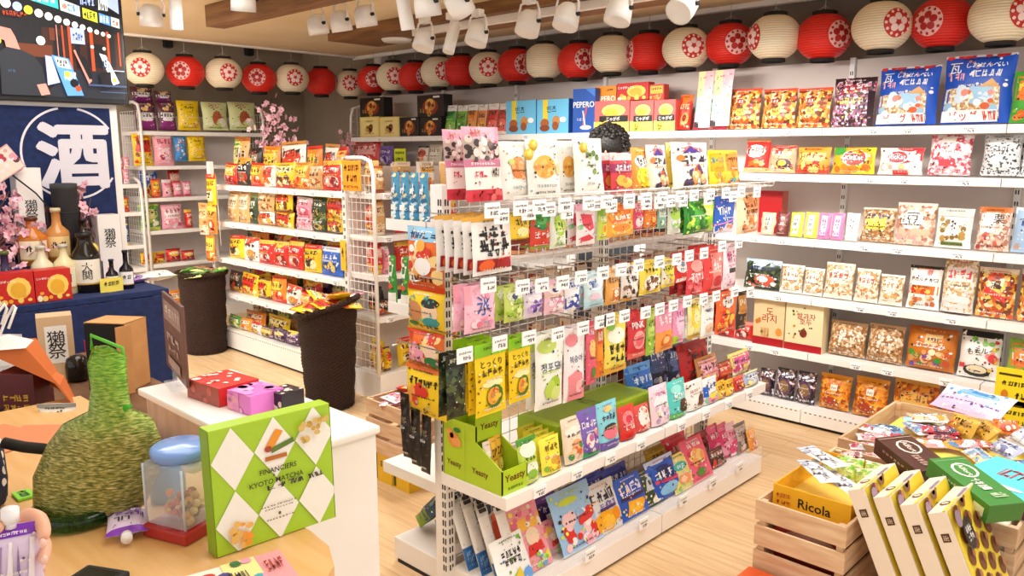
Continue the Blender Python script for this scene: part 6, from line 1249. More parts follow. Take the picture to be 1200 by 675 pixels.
# ================================================================== sake table, banner and television
TX = -4.1
m = MB(); m.span((-4.64, .2, .87), (TX, 1.72, .9), 'navy', .004); t = empty('display_table', (-4.37, 1.0, 0), 'long navy cloth-covered table of sake bottles below the white character banner', 'table')
def base(o, mb, nm, r=None): ob = mb.build(nm, r or o); ob.location = -Vector(o.location) if r is None else (0, 0, 0); return ob
base(t, m, 'tabletop'); m = MB(); m.span((TX+.001, .2, .02), (TX+.008, 1.725, .868), 'navy'); m.span((-4.64, 1.722, .02), (TX, 1.728, .868), 'navy'); base(t, m, 'cloth_skirt')
m = MB()
for y in (.3, 1.66): m.span((-4.6, y, 0), (-4.56, y+.04, .87), 'white'); m.span((-4.16, y, 0), (-4.12, y+.04, .87), 'white')
base(t, m, 'leg_frame')
# banner
bz0, bz1, by0, by1 = .9, 1.83, .15, 1.7; m = MB(); m.span((-4.6585, by0, bz0), (-4.652, by1, bz1), 'navy')
bw, bh = by1-by0, bz1-bz0; mpb = lambda u, v, l: (-4.6515+.0006*l, by0+u*bw, bz0+v*bh)
o = m.build('fabric_banner'); tag(o, 'navy fabric banner with white ring and one large white character', 'banner')
rc = 1.47, .30; m = MB(); n = 64; V = []
c = atX(84, 180, -4.65); R = .243
for k in range(n+1):
    a = 2*PI*k/n
    for q in (R, R*.955): V.append((-4.6505, c.y+q*math.cos(a), c.z+q*math.sin(a)))
keep = [k for k in range(n) if max(V[2*k+j][2] for j in range(4)) < bz1 and max(V[2*k+j][1] for j in range(4)) < by1]
m.add(V, [[2*k, 2*k+1, 2*k+3, 2*k+2] for k in keep], 'E8E6EE:m'); m.build('ring_print', o)
V, Fs, w_ = glyphs('酒', 0); m = MB(); H = .33; c.z -= .012
for q_, off in enumerate([(0, 0)]+[(.013*math.cos(a_*PI/4), .011*math.sin(a_*PI/4)) for a_ in range(8)]): m.add([(-4.649+.0004*q_, c.y+.012+x*H+off[0], c.z+y*H+off[1]) for x, y in V], Fs, 'E4E2EC:m')
m.build('character_print', o)
# television
tv = empty('television', (-4.6, 1.1, 1.86), 'wall television showing a night street of lit signs above the navy banner', 'television')
ty0, ty1, tz0, tz1 = .55, 1.79, 1.85, 2.46; m = MB(); m.span((-4.655, ty0, tz0), (-4.6, ty1, tz1), '15161A', .006); ob = m.build('casing', tv); ob.location = -Vector(tv.location)
sw, sh = ty1-ty0-.03, tz1-tz0-.04; m = MB(); ms = lambda u, v, l: (-4.5985+.0003*l, ty0+.015+u*sw, tz0+.025+v*sh)
SPECIAL.update({'E'+k: (lambda c=c, s=s: emit('screen_'+c, c, s)) for k, c, s in (('a', '0E0D14', .9), ('b', 'A8B8E8', 1.0), ('c', 'E4E8E4', .9), ('d', '38C8C0', .9), ('e', 'D8D83A', .9), ('f', '6A3014', .8), ('g', 'F0ECE0', 1.1), ('h', '20242C', .9), ('i', 'D89080', .8), ('j', '5A9AE0', .9), ('k', 'C04A20', .8), ('l', '3E5078', .9), ('m', '3A1A0C', .7))})
q_ = lambda px, py: (.505+px/142*.49, .955-py/125*.955)
R_ = lambda c, x0, y0, x1, y1: ('p', c, [q_(x0, y0), q_(x1, y0), q_(x1, y1), q_(x0, y1)])
PP = lambda c, *P: ('p', c, [q_(*p) for p in P])
SP_ = lambda c, x, y, w, h, n: ('s', c, *q_(x, y), w/142*.49, h/125*.955, n)
EL = lambda c, x, y, r: ('e', c, *q_(x, y), r/142*.49, r/125*.955*1.02)
draw(m, ms, sw, sh, [('r', 'Ea', 0, 0, 1, 1), ('r', 'El', 0, .72, .5, .95), ('r', 'Ef', 0, .25, .5, .6), PP('Eb', (92, -6), (143, -6), (143, 22), (128, 14)), PP('Eh', (48, 122), (80, 90), (143, 84), (143, 126), (40, 126)),
 R_('Em', 50, 46, 143, 92), R_('Ea', 100, 60, 120, 88), R_('Ea', 62, 54, 72, 92), R_('Ea', 86, 46, 92, 90), R_('Ea', 128, 44, 134, 86), R_('Ef', 24, 66, 60, 80), R_('Ek', 72, 42, 74, 90), R_('Ek', 79, 42, 82, 100), R_('Ek', 104, 46, 108, 92), R_('Ek', 124, 44, 127, 88), R_('Ek', 138, 44, 140, 84), R_('Ei', 66, 42, 67, 88), R_('Ef', 58, 46, 64, 60),
 PP('Ec', (5, -6), (36, -2), (36, 15), (5, 10)), SP_('Ea', 20, 6, 26, 10, 4), PP('Ec', (-2, 2), (2, 2), (2, 26), (-2, 26)), PP('Ed', (38, 5), (71, 10), (71, 24), (38, 17)), SP_('Ec', 55, 14, 26, 8, 5), PP('Ec', (73, 12), (95, 18), (95, 30), (73, 25)), SP_('Ej', 87, 21, 12, 8, 2), EL('Ei', 78, 20, 3), PP('Ee', (98, 19), (115, 23), (115, 35), (98, 31)), SP_('Eh', 106, 27, 14, 8, 4),
 PP('Ej', (117, 23), (130, 26), (130, 37), (117, 34)), SP_('Ec', 123, 30, 11, 8, 3), PP('Ec', (131, 26), (141, 28), (141, 39), (131, 37)), SP_('Ek', 136, 33, 8, 6, 2), PP('Eh', (48, -6), (112, -6), (126, 20), (112, 14)), SP_('Ec', 60, 2, 18, 9, 4), SP_('Ec', 83, 5, 18, 10, 4), SP_('Eb', 104, 10, 18, 12, 4), SP_('Ec', 122, 14, 12, 12, 3),
 *[EL(('Eg', 'Eb', 'Ee', 'Eg')[i] if i < 4 else 'Eg', 14+12*i-.22*i*i, 24+2.6*i-.04*i*i, 5.4-.26*i) for i in range(13)], SP_('Ek', 22, 35, 26, 5, 7), R_('Eb', 81, 44, 97, 62), SP_('El', 89, 54, 12, 8, 4), EL('Eg', 47, 62, 5), EL('Eg', 105, 64, 2), EL('Eg', 119, 65, 2),
 EL('Ea', 12, 52, 12), PP('Ei', (0, 54), (4, 50), (16, 52), (20, 60), (14, 66), (4, 64)), PP('Ei', (8, 62), (20, 60), (24, 74), (10, 76)), PP('Eh', (2, 78), (10, 72), (24, 74), (38, 80), (46, 92), (50, 126), (0, 126)), PP('Ei', (38, 112), (48, 110), (52, 122), (42, 124)), SP_('El', 13, 98, 8, 3, 3), EL('Ee', 1, 66, 4),
 PP('Eb', (50, 78), (57, 79), (64, 108), (50, 112)), PP('Ej', (57, 77), (76, 80), (90, 122), (71, 123)), PP('Ec', (60, 79), (74, 81), (78, 92), (63, 90)), SP_('Eh', 68, 86, 12, 8, 4), SP_('Ec', 76, 100, 14, 10, 4), EL('Ee', 73, 98, 3.5), EL('Ea', 80, 108, 5), EL('Ek', 84, 114, 3.5),
 PP('Ei', (82, 70), (84, 69), (101, 104), (97, 108)), PP('Ea', (85, 72), (96, 78), (102, 100), (98, 103)), PP('Ec', (112, 71), (120, 73), (134, 105), (126, 108)), SP_('El', 119, 84, 8, 14, 3), EL('Ee', 128, 102, 2.5), PP('Ea', (110, 94), (124, 92), (124, 112), (112, 112)), R_('El', 96, 108, 143, 110), R_('El', 110, 116, 143, 117), R_('Eb', 128, 90, 141, 91)])
ob = m.build('screen', tv); ob.location = -Vector(tv.location)
m = MB(); m.span((-4.66, 1.2, 1.9), (-4.655, 1.3, 2.0), '15161A'); ob = m.build('wall_mount', tv); ob.location = -Vector(tv.location)
# ------------------------------------------------------------------ bottles
def bottle(px, py, hh, r, glassk, lab, neck=.3, cap='1A1A1A', label='F2ECDC', txt=None, fill_=None, y=None, nr=.35, X=None, sq=False):
    X = X or -4.3; p = atX(px, py, X); p.z = 1.041 if X == -4.42 else .9
    o = empty('sake_bottle', p, lab, 'bottle'); b = hh*(1-neck)
    m = MB(); m.lathe([(r*.9, 0), (r, .006), (r, b*.82), (r*.92, b*.92), (r*nr*1.2, b*1.08), (r*nr, b*1.2), (r*nr, hh*.94), (r*nr*1.15, hh*.945), (r*nr*1.15, hh*.97)], glassk, 4 if sq else 24); m.build('glass_body', o)
    m = MB(); m.lathe([(r*nr*1.22, hh*.93), (r*nr*1.25, hh*.99), (r*nr*1.1, hh), (1e-4, hh)], cap, 18); m.build('cap', o)
    if label:
        m = MB(); lr = r+.0012; V = []; nn = 14; z0, z1 = b*.2, b*.78; a0 = math.atan2(-p.y, -p.x)
        mp = lambda u, v, l: (p_r(lr+.0005*l, a0+(u-.5)*2.1)[0], p_r(lr+.0005*l, a0+(u-.5)*2.1)[1], z0+v*(z1-z0))
        draw(m, mp, lr*2.1, z1-z0, [('r', label, 0, 0, 1, 1)]+([('t', '1A1A1A', txt, .5, .55, .7, .5)] if txt else [('s', '2A2A2A', .5, .6, .6, .3, 2)])+[('r', 'C8A04A', 0, 0, 1, .06)]); m.build('label_sheet', o)
    return o
def p_r(r, a): return (r*math.cos(a), r*math.sin(a))
m = MB(); m.span((-4.49, .98, .9005), (-4.362, 1.5, 1.04), 'navy', .004); tag(m.build('display_riser', None), 'navy covered riser step under the amber bottles on the sake table', 'riser')
bottle(39, 288, .24, .066, 'C9762A:g', 'amber whisky bottle with pale label in front of the white gift box', .32, '5A2A14', 'EFE2C4', None, X=-4.42)
bottle(69, 292, .28, .056, 'C98A4A:g', 'amber bottle with gold neck beside the black canister', .36, 'D8C8A0', 'E8C88A', None, X=-4.42)
bottle(50, 318, .25, .05, 'E0D8B8:g', 'squat cloudy yellow bottle with cream label, left of two', .3, 'C8C8B8', 'F0E6C8', '梅', X=-4.3)
bottle(76, 318, .25, .05, 'E4D8A8:g', 'squat cloudy yellow bottle with cream label, right of two', .3, 'C8C8B8', 'F0E6C8', '柚', X=-4.3)
bottle(103, 326, .3, .066, '1E1A14:g', 'large black bottle with cream label and green foot', .28, '16140F', 'F0ECDC', '大\n関', X=-4.3, nr=.5)
bottle(99, 285, .22, .05, '2A1E12:g', 'dark amber bottle behind the large black bottle with a yellow tag', .34, '1A140E', None, X=-4.42)
bottle(8, 330, .24, .048, '3A3454:g', 'purple patterned bottle with green neck at the left edge', .42, '5A6A2A', None, X=-4.28)
bottle(22, 334, .16, .026, '2A3A6A:g', 'small dark blue bottle beside the purple bottle', .4, '2A3A8A', None, X=-4.25)
bottle(28, 332, .13, .026, '2E6A2E:g', 'small green bottle with blue cap', .4, '3A62B0', None, X=-4.2)
bottle(44, 332, .13, .026, 'D8DCD0:g', 'small clear bottle with green cap', .42, '1E5A2A', None, X=-4.2)
bottle(63, 332, .15, .03, '9CC8D0:g', 'small pale aqua bottle', .45, 'A8D8E0', None, X=-4.2)
bottle(132, 330, .16, .03, '14141C:g', 'small dark bottle with white and yellow label left of a similar one', .4, '1A1E3A', 'F2ECE0', X=-4.25)
bottle(149, 331, .2, .034, '16141E:g', 'dark wine bottle with white label at the table end', .42, '14121A', 'F4F2F0', X=-4.25)
bottle(58, 250, .42, .05, '2A1A14:g', 'tall dark brown bottle between the white box and black canister', .36, '4A2418', None, X=-4.55)
p = atX(82, 300, -4.52); p.z = .9; m = MB(); hh = atX(82, 215, -4.52).z-.9; m.lathe([(.058, 0), (.06, .004), (.06, hh-.03), (.063, hh-.028), (.063, hh), (.05, hh+.002), (1e-4, hh+.002)], '3A3A3E:m', 28); m.lathe([(.0605, hh*.72), (.0615, hh*.725), (.0605, hh*.73)], '24242A:m', 28)
tag(m.build('gift_canister', None, p), 'tall charcoal black canister before the banner character', 'canister')
for px, yt, yb, w, des, lab, X in ((32, 197, 300, .115, 'shinbox', 'tall pale gift box with black calligraphy, left of the black canister', -4.55), (127, 252, 322, .115, 'shinbox', 'pale pink gift box with black calligraphy at the table end', -4.5)):
    a = atX(px, yt, X); o = place(des, 'box', w, a.z-.9, .1, (X-.05, a.y, .901), PI/2, lab, None, name='gift_box')
# boxes at the table edge
for k, (x0, x1, yt) in enumerate(((-8, 41, 314), (42, 85, 310))):
    X = TX-.03; a = atX(x0, 340, X); b = atX(x1, 340, X); tz = atX((x0+x1)/2, yt+6, X).z
    place('jagared', 'box', b.y-a.y, tz-.9, .09, (X-.05, (a.y+b.y)/2, .901), PI/2, 'red potato-snack box at the front edge of the sake table, %s one' % ['left', 'right'][k], 'red boxes on the sake table')
def loose(px, py, z, des, w, h, d, rz, lab, cat=None, shape='pillow', tip=0., grp=None, name=None):
    p = atZ(px, py, z); o = place(des, shape, w, h, d, p, 0, lab, grp, name=name, cat=cat); o.rotation_mode = 'ZYX' if False else 'XYZ'
    R = Matrix.Rotation(rz, 4, 'Z') @ Matrix.Rotation(-PI/2+tip, 4, 'X'); o.matrix_world = Matrix.Translation(p+Vector((0, 0, d/2+.002))) @ R; return o
loose(105, 336, .9, 'a5:F4C8C4,F8E8E4,C83A4A,F0A8A8,F8F0EC', .3, .12, .05, 1.5, 'pale pink packet lying flat on the sake table front')
loose(160, 333, .9, 'a1:B48AD0,D8C0E8,F8F0FC,8A5AB0,E8DCF0', .18, .09, .04, 1.6, 'lilac packet lying flat at the sake table end')
loose(187, 330, .9, 'a6:F2EEE6,FAF8F4,6A5A4A,E8E0D4,D8D0C4', .2, .1, .05, 1.5, 'cream white packet lying at the corner of the sake table')
p = atX(104, 262, -4.36); m = MB(); m.tube([(0, 0, 0), (.006, 0, 0)], .035, 'F6DC5A:m', 20); m.tube([(0, 0, -.03), (-.02, 0, -.2)], .003, 'D8D8D8:t', 5); p.z = 1.105+.0; tag(m.build('round_tag', None, p), 'round yellow card on a stick beside the black bottle', 'price card')
p = atX(129, 314, -4.2); m = MB(); m.box(0, 0, .03, .004, .11, .07, 'F2E060:m'); draw(m, lambda u, v, l: (.0026+.0003*l, (u-.5)*.11, -.005+v*.07), .11, .07, [('s', '3A3A10', .5, .6, .7, .3, 4)]); m.box(-.012, 0, .0, .03, .04, .012, 'F2E060:m'); p.z = .906; tag(m.build('price_card', None, p), 'small yellow price card in front of the small dark bottles', 'price card')
sakura(Vector((-4.5, .93, .9)), [(.05, .16, .3), (.08, .22, .42), (.02, .2, .5), (.12, .26, .26), (.1, .15, .2), (.0, .24, .36), (.06, .1, .46)], 'pink blossom spray at the left end of the sake table', 9, 34, .05)
sakura(Vector((-4.58, 1.44, .9)), [(.02, .04, .5), (.04, .1, .44), (.02, .09, .36)], 'pink blossom sprig between the black canister and pink gift box', 12, 14, .03)
p = atX(3, 192, -4.5); m = MB(); m.box(0, 0, 0, .02, .15, .13, 'D8A8A8:m', bev=.002); draw(m, lambda u, v, l: (.0105+.0003*l, (u-.5)*.15, (v-.5)*.13), .15, .13, [('r', 'F0D8C8', .04, .05, .96, .95), ('k', ['B83A4A', 'E89AA8', '5A2A3A', 'F4E0E0'], 22, .08, .1, .92, .9, .09)])
m.tube([(-.012, 0, -.06), (-.02, .03, -.2), (-.02, .03, p.z*-1+.905)], .004, '2A2622:m', 6); o = m.build('framed_print', None, p); o.rotation_euler = (0.6, 0, 0); tag(o, 'tilted floral picture board at the left edge before the banner', 'picture board')
# boxes at the table foot
for px, py, des, w, h, d, rz, lab in ((66, 405, 'a7:D8B890,F4EEE0,1A1A1A,C9A878,E8D8C0', .16, .3, .1, PI/2, 'kraft box with white calligraphy sheet standing before the navy cloth'), (118, 405, 'a5:D83A6A,8E1A4A,F4D0DC,F08AA8,5A1A2A', .3, .34, .1, PI/2, 'magenta box standing before the navy cloth behind the cardboard box')):
    pass
# ================================================================== work surfaces in the foreground
m = MB(); pts = [(-2.62, -.4), (-1.12, -.4), (-1.12, .62), (-1.13, .70), (-1.17, .755), (-1.24, .79), (-1.32, .80), (-2.62, .80)]
V = [(x, y, z) for z in (.82, .85) for x, y in pts]; n = len(pts); m.add(V, [list(range(n))[::-1], list(range(n, 2*n))]+[[i, (i+1) % n, (i+1) % n+n, i+n] for i in range(n)], 'desk')
o = empty('service_desk', (-1.8, .2, 0), 'light wooden service desk with rounded corner in the foreground', 'desk'); ob = m.build('desk_top', o); ob.location = -Vector(o.location)
m = MB()
for a, b in (((-2.58, -.36), (-2.54, .76)), ((-1.3, -.36), (-1.26, .6))): m.span((a[0], a[1], 0), (b[0], b[1], .82), 'white')
m.span((-2.54, .3, .2), (-1.3, .32, .8), 'white'); ob = m.build('desk_frame', o); ob.location = -Vector(o.location)
# raised white counter behind
o = empty('white_counter', (-1.85, .98, 0), 'raised white counter with a brown inner panel behind the green gift box', 'counter')
cx0, cx1, cy0, cy1, cz = -2.22, -1.5, .835, 1.1, .95
m = MB(); m.span((cx0, cy0+.01, 0), (cx1, cy1, cz-.02), 'white', .004); ob = m.build('cabinet_body', o); ob.location = -Vector(o.location)
m = MB(); m.span((cx0+.02, cy0+.004, .5), (cx1-.01, cy0+.012, cz-.022), 'panelwood'); ob = m.build('inner_panel', o); ob.location = -Vector(o.location)
m = MB(); m.span((cx0-.01, cy0-.008, cz-.02), (cx1+.008, cy1+.008, cz), 'white', .006); ob = m.build('counter_top', o); ob.location = -Vector(o.location)
# furoshiki boxes on it
DES['redwrap'] = g('D8302A', T=[('k', ['F4E8E0'], 14, .06, .08, .94, .92, .07), ('k', ['D8302A'], 4, .1, .1, .9, .9, .03)], F=[('r', 'A8483A', 0, 0, 1, 1), ('k', ['8E3A2A', 'C8604A'], 6, .1, .1, .9, .9, .1)])
DES['pinkwrap'] = g('E27AD0', T=[('k', ['F09AE0', 'D060BC', 'F4B0E8'], 10, .05, .05, .95, .95, .2)], F=[('r', 'F0A0B8', 0, 0, .5, .8), ('k', ['E88AC8', 'F4C0E0'], 6, .1, .1, .9, .9, .12)])
DES['blackwrap'] = g('2A2026', T=[('k', ['E8DCCC', '6A3A34', 'F0E8E0'], 16, .05, .05, .95, .95, .12)], F=[('k', ['E8DCCC', 'F0E8E0'], 10, .05, .1, .95, .9, .12)])
for des, px, py, w, h, d, rz, lab in (('redwrap', 250, 468, .15, .05, .12, .1, 'red floral wrapped box on the white counter'), ('pinkwrap', 288, 481, .1, .05, .1, .1, 'bright pink wrapped box between red and black wrapped boxes on the counter'), ('blackwrap', 322, 479, .07, .045, .07, .1, 'black and cream wrapped box at the right end of the counter')):
    p = atZ(px, py, cz); place(des, 'box', w, h, d, (p.x, p.y+.03, cz+.001), rz, lab, 'wrapped gift boxes on the counter', name='wrapped_box')
# sign board on the counter
o = empty('sign_board', (-2.165, .915, cz+.001), 'brown menu sign board on a clear stand at the counter end', 'sign', None, -.237)
DES['signb'] = g('6E4A40', ('r', 'A88A80', .08, .66, .92, .92), ('s', 'E8DCD4', .5, .8, .7, .12, 4), ('s', 'D8C8C0', .5, .46, .6, .1, 3), ('s', 'C8B8B0', .5, .32, .5, .08, 4), ('r', 'B09A90', .2, .08, .8, .2))
m = MB(); pk = pack('signb', .29, .22, .008, 'box'); ob = link('board', pk.mesh('board'), o, (0, 0, .03)); m.box(0, .0, .004, .1, .06, .008, 'acryl', bev=.002); m.box(0, 0, .03, .05, .02, .05, 'acryl', bev=.002); m.build('stand', o)
# matcha gift box, standing upright, facing +X
p0 = atZ(255, 655, .85); p1 = atZ(393, 607, .85); w = (p1-p0).length; ang = math.atan2(p1.y-p0.y, p1.x-p0.x)
hgt = atY(320, 473, (p0.y+p1.y)/2); mid = (p0+p1)/2; dd = (CH-.85); h_ = .245
nrm = Vector((math.sin(ang), -math.cos(ang), 0)); c_ = mid-nrm*.02
o = place('matcha', 'box', w, h_, .04, (c_.x, c_.y, .851), ang, 'lime green and white diamond-patterned gift box standing on the desk', None, name='gift_box', cat='gift box'); o.rotation_euler = (-.03, 0, ang)
# glass jar with blue lid
p = atZ(222, 632, .85); p.z = .851; o = empty('candy_jar', p+Vector((-.045, .015, 0)), 'square clear jar with blue lid and red base beside the green box', 'jar', None, .35)
m = MB(); m.box(0, 0, .012, .115, .115, .024, 'B02A2A', bev=.004); m.build('base', o)
m = MB(); m.box(0, 0, .09, .105, .105, .13, 'jarfilm', bev=.012)
for a_ in (-1, 1):
    for b_ in (-1, 1): m.tube([(a_*.05, b_*.05, .028), (a_*.05, b_*.05, .15)], .0025, 'C8D4E0:g', 6)
m.build('glass_body', o)
m = MB(); m.lathe([(.042, .152), (.05, .154), (.056, .16), (.058, .17), (.056, .176), (.05, .18), (1e-4, .182)], '7AA0E0:g', 30); m.build('lid', o)
q = random.Random(5)
m = MB()
m.blob((.02, .01, .135), .022, 'F0E0CC', 8, (1, 1, .7))
for k in range(46): m.blob((q.uniform(-.038, .038), q.uniform(-.038, .038), .034+.04*q.random()), q.uniform(.006, .01), q.choice(['C8542A', 'E8904A', '8A3A1E', 'F0C890', 'D8A060']), 5)
ob = m.build('jar_sweets', o); ob['kind'] = 'stuff'
# blue cup behind jar
p = atZ(190, 592, .85); p.z = .851; m = MB(); m.lathe([(.03, 0), (.034, .003), (.036, .06), (.03, .08), (.033, .085), (.03, .085), (.027, .08), (.03, .06), (.028, .008), (1e-4, .006)], '1E7AB0:g', 22); tag(m.build('blue_pot', None, p+Vector((-.02, .02, 0))), 'shiny blue pot behind the square jar on the desk', 'pot')
# purple drink pouches
DES['jelly'] = g('E4D4F0', ('r', '8A3AC0', 0, .86, 1, 1), ('t', '2A2030', 'LIL', .62, .62, .24, .4), ('s', '6A3A9A', .3, .44, .5, .12, 4), ('k', ['B890DC', 'F4ECF8', '7A3AB0'], 8, .1, .1, .9, .4, .1), ('s', '4A2A6A', .4, .16, .6, .06, 6))
DES['jellyback'] = g('DCCBE8', ('r', '7A2AB4', 0, .88, 1, 1), ('p', 'A88AC0', [(.2, .2), (.3, .2), (.36, .8), (.28, .8)]), ('p', 'F4EEF8', [(.4, .2), (.5, .2), (.52, .84), (.46, .84)]), ('p', '8A6AA8', [(.56, .3), (.64, .3), (.6, .8)]), ('p', 'F0E8F4', [(.74, .25), (.84, .25), (.86, .85), (.78, .85)]), ('r', 'F4F2F0', .1, .06, .8, .14), ('s', '3A3040', .45, .1, .6, .06, 8))
def pouch(T, lab, des='jelly'):
    o = bpy.data.objects.new('drink_pouch', None); COL.objects.link(o); o.matrix_world = T; tag(o, lab, 'drink pouch', 'purple drink pouches')
    link('pouch_body', packmesh('pouch_body', des, .075, .11, .03, 'pillow', 1), o)
    m = MB(); m.tube([(0, 0, .106), (0, 0, .116)], .007, 'F0ECF4', 12); m.tube([(0, 0, .114), (0, 0, .132)], .0105, 'F6F4F8', 14); m.build('spout_cap', o); return o
p = atZ(150, 622, .85); pouch(Matrix.Translation((p.x, p.y, .868)) @ Matrix.Rotation(-1.95, 4, 'Z') @ Matrix.Rotation(-PI/2, 4, 'X') @ Matrix.Translation((0, 0, -.055)), 'purple drink pouch with white cap lying flat on the desk')
# brochures and black card
p = atZ(262, 672, .85); DES['broch'] = g('F4F0E4', T=[('r', 'F0A0A8', .8, 0, 1, 1), ('r', 'F4ECA0', .55, 0, .8, 1), ('r', '2A2622', 0, .0, .06, 1), ('k', ['D8302A', '40B0C0', 'F0D83A', '3A7A4A', 'E8A0C0', '4A3A8A'], 36, .06, .05, .78, .95, .05), ('s', '3A3A3A', .4, .5, .6, .3, 12), ('s', 'B03A3A', .9, .6, .14, .3, 4)])
place('broch', 'box', .24, .012, .13, (p.x+.055, p.y-.03, .851), 1.35, 'stack of colourful printed cards at the bottom edge of the desk', None, name='card_stack', cat='card stack')
p = atZ(118, 672, .85); m = MB(); m.box(0, 0, .006, .09, .07, .012, '2A2A2C:m', bev=.004); m.box(0, 0, .0125, .07, .05, .002, '1E1E20:g', bev=.0008); ob = tag(m.build('phone_holder', None, (p.x+.03, p.y-.02, .851)), 'flat dark grey tray at the bottom edge of the desk', 'tray'); ob.rotation_euler = (0, 0, .5)
# glitter bag with green base
def glitterbag():
    b = atZ(95, 640, .85); o = empty('glitter_bag', (b.x-.1, b.y+.07, .851), 'green and gold glittering bag with dark green glass foot on the desk', 'bag')
    X = -1.75
    def P(px, py, d=0): # outline on an upright plane facing where the bag faces
        r_ = ray(px, py); nx, ny = -math.sin(YAW), math.cos(YAW); o0 = Vector((b.x-.1, b.y+.07, .851)); t_ = (o0.x*nx+o0.y*ny)/(r_[0]*nx+r_[1]*ny)
        return Vector((r_[0]*t_, r_[1]*t_, CH+r_[2]*t_))-o0
    L = [(110, 406), (105, 425), (106, 455), (104, 482), (74, 497), (50, 522), (36, 560), (42, 600), (56, 634)]
    Rr = [(128, 405), (148, 418), (150, 452), (153, 480), (178, 490), (192, 512), (188, 552), (168, 590), (122, 636)]
    m = MB(); V = []; n = 16; bk = Vector((-math.sin(YAW), math.cos(YAW), 0))
    for (a, c) in zip(L, Rr):
        A, C = P(*a), P(*c); mid = (A+C)/2; hw = (C-A)/2; dp = min(.045, hw.length*.5)
        for j in range(n): t = 2*PI*j/n; V.append(mid+hw*math.cos(t)*(1+.05*math.sin(7*mid.z*9))+bk*dp*math.sin(t)*abs(math.sin(t))**.6+bk*.012*noise.noise(Vector((t*2, mid.z*22, 1))))
    N = len(L); F_ = [[i*n+j, i*n+(j+1) % n, (i+1)*n+(j+1) % n, (i+1)*n+j] for i in range(N-1) for j in range(n)]
    m.add(V, F_+[list(range(n)), [(N-1)*n+j for j in range(n)][::-1]], 'glitter', True); m.build('bag_body', o)
    m = MB(); V = []
    A, C = P(56, 612), P(132, 634); mid = (A+C)/2; mid.z = 0; hw = (C-A)/2; hw.z = 0
    m.lathe([(1e-4, .0), (.07, .0), (.085, .008), (.088, .03), (.07, .034), (.06, .02), (1e-4, .014)], 'gglass', 28, (mid.x, mid.y, 0)); m.build('glass_foot', o)
    A, C = P(108, 410), P(145, 425); m = MB(); m.tube([A, A+Vector((0, 0, .03)), C+Vector((0, 0, .03)), C], .004, '5AB82A', 6); m.build('handle', o); m = MB(); m.tube([P(112, 478), P(130, 455), P(150, 480)], .012, '4AB02A', 8); m.build('green_ribbon', o)
glitterbag()
# ================================================================== left foreground clutter
SD = .72
o = empty('packing_bench', (-3.0, .75, 0), 'low brown packing bench holding bags and boxes behind the desk', 'bench')
m = MB(); m.span((-3.75, -.2, SD-.03), (-2.64, 1.22, SD), 'bench', .004); ob = m.build('bench_top', o); ob.location = -Vector(o.location)
m = MB()
for x in (-3.7, -2.74):
    for y in (-.15, 1.14): m.span((x, y, 0), (x+.05, y+.05, SD-.03), '5A4030:m')
ob = m.build('leg_frame', o); ob.location = -Vector(o.location)
# open cardboard box on its side
p = atZ(150, 462, SD); p = Vector((-3.085, 1.086, SD))
o = empty('cardboard_box', (p.x, p.y, SD+.001), 'open kraft cardboard box with black lining standing by the glitter bag', 'cardboard box', None, .61)
bw, bd, bh = .165, .13, .26
m = MB(); m.span((-bw/2, -bd/2, 0), (bw/2, bd/2, .004), 'kraft'); m.span((-bw/2, bd/2-.004, 0), (bw/2, bd/2, bh), 'kraft'); m.span((bw/2-.004, -bd/2, 0), (bw/2, bd/2, bh), 'kraft'); m.span((-bw/2, -bd/2, 0), (-bw/2+.004, bd/2, bh), 'kraft'); m.span((-bw/2, -bd/2, bh-.004), (bw/2, bd/2, bh), 'kraft', .001); m.build('carton', o)
m = MB(); m.span((-bw/2+.001, -bd/2-.002, .002), (bw/2-.001, -bd/2+.002, bh-.006), '17140F:m', .0005); m.build('black_panel', o)
m = MB(); m.box(bw/2+.012, -bd/2-.03, bh/2, .004, .06, bh*.98, 'kraft', -.35, T=None); m.build('flap', o)
# orange-brown paper bag
def quadbag(nm, pts, th, k, lab, cat, group=None):
    pass
o = empty('paper_bag', (-2.95, .62, SD+.001), 'orange-brown paper shopping bag lying open with white string handles', 'paper bag')
m = MB(); L0 = Vector(o.location)
def P3(px, py, dep):
    r_ = ray(px, py); nx, ny = -math.sin(YAW), math.cos(YAW); t_ = dep/(r_[0]*nx+r_[1]*ny); return Vector((r_[0]*t_, r_[1]*t_, CH+r_[2]*t_))-L0
f1 = [P3(-20, 412, 2.45), P3(30, 408, 2.4), P3(88, 478, 2.25), P3(70, 452, 2.3)]
f2 = [P3(-20, 402, 2.62), P3(42, 396, 2.6), P3(90, 470, 2.4), P3(75, 440, 2.45)]
m.add(f1+f2, [[0, 1, 2, 3], [7, 6, 5, 4], [1, 5, 6, 2], [3, 2, 6, 7], [0, 3, 7, 4]], 'C8682A:m')
m.add([P3(-20, 412, 2.44), P3(30, 408, 2.39), P3(40, 398, 2.6), P3(10, 392, 2.62), P3(-20, 398, 2.6)], [[0, 1, 2, 3, 4]], 'E8E0DC:m'); m.build('bag_body', o)
m = MB(); m.tube([P3(0, 392, 2.55), P3(8, 372, 2.55), P3(16, 358, 2.55), P3(19, 360, 2.54), P3(10, 385, 2.53)], .0045, 'F6F2EE:m', 7); m.tube([P3(-8, 390, 2.5), P3(-2, 366, 2.5), P3(6, 356, 2.5), P3(8, 362, 2.5), P3(2, 380, 2.5)], .0045, 'F6F2EE:m', 7); m.build('string_handle', o)
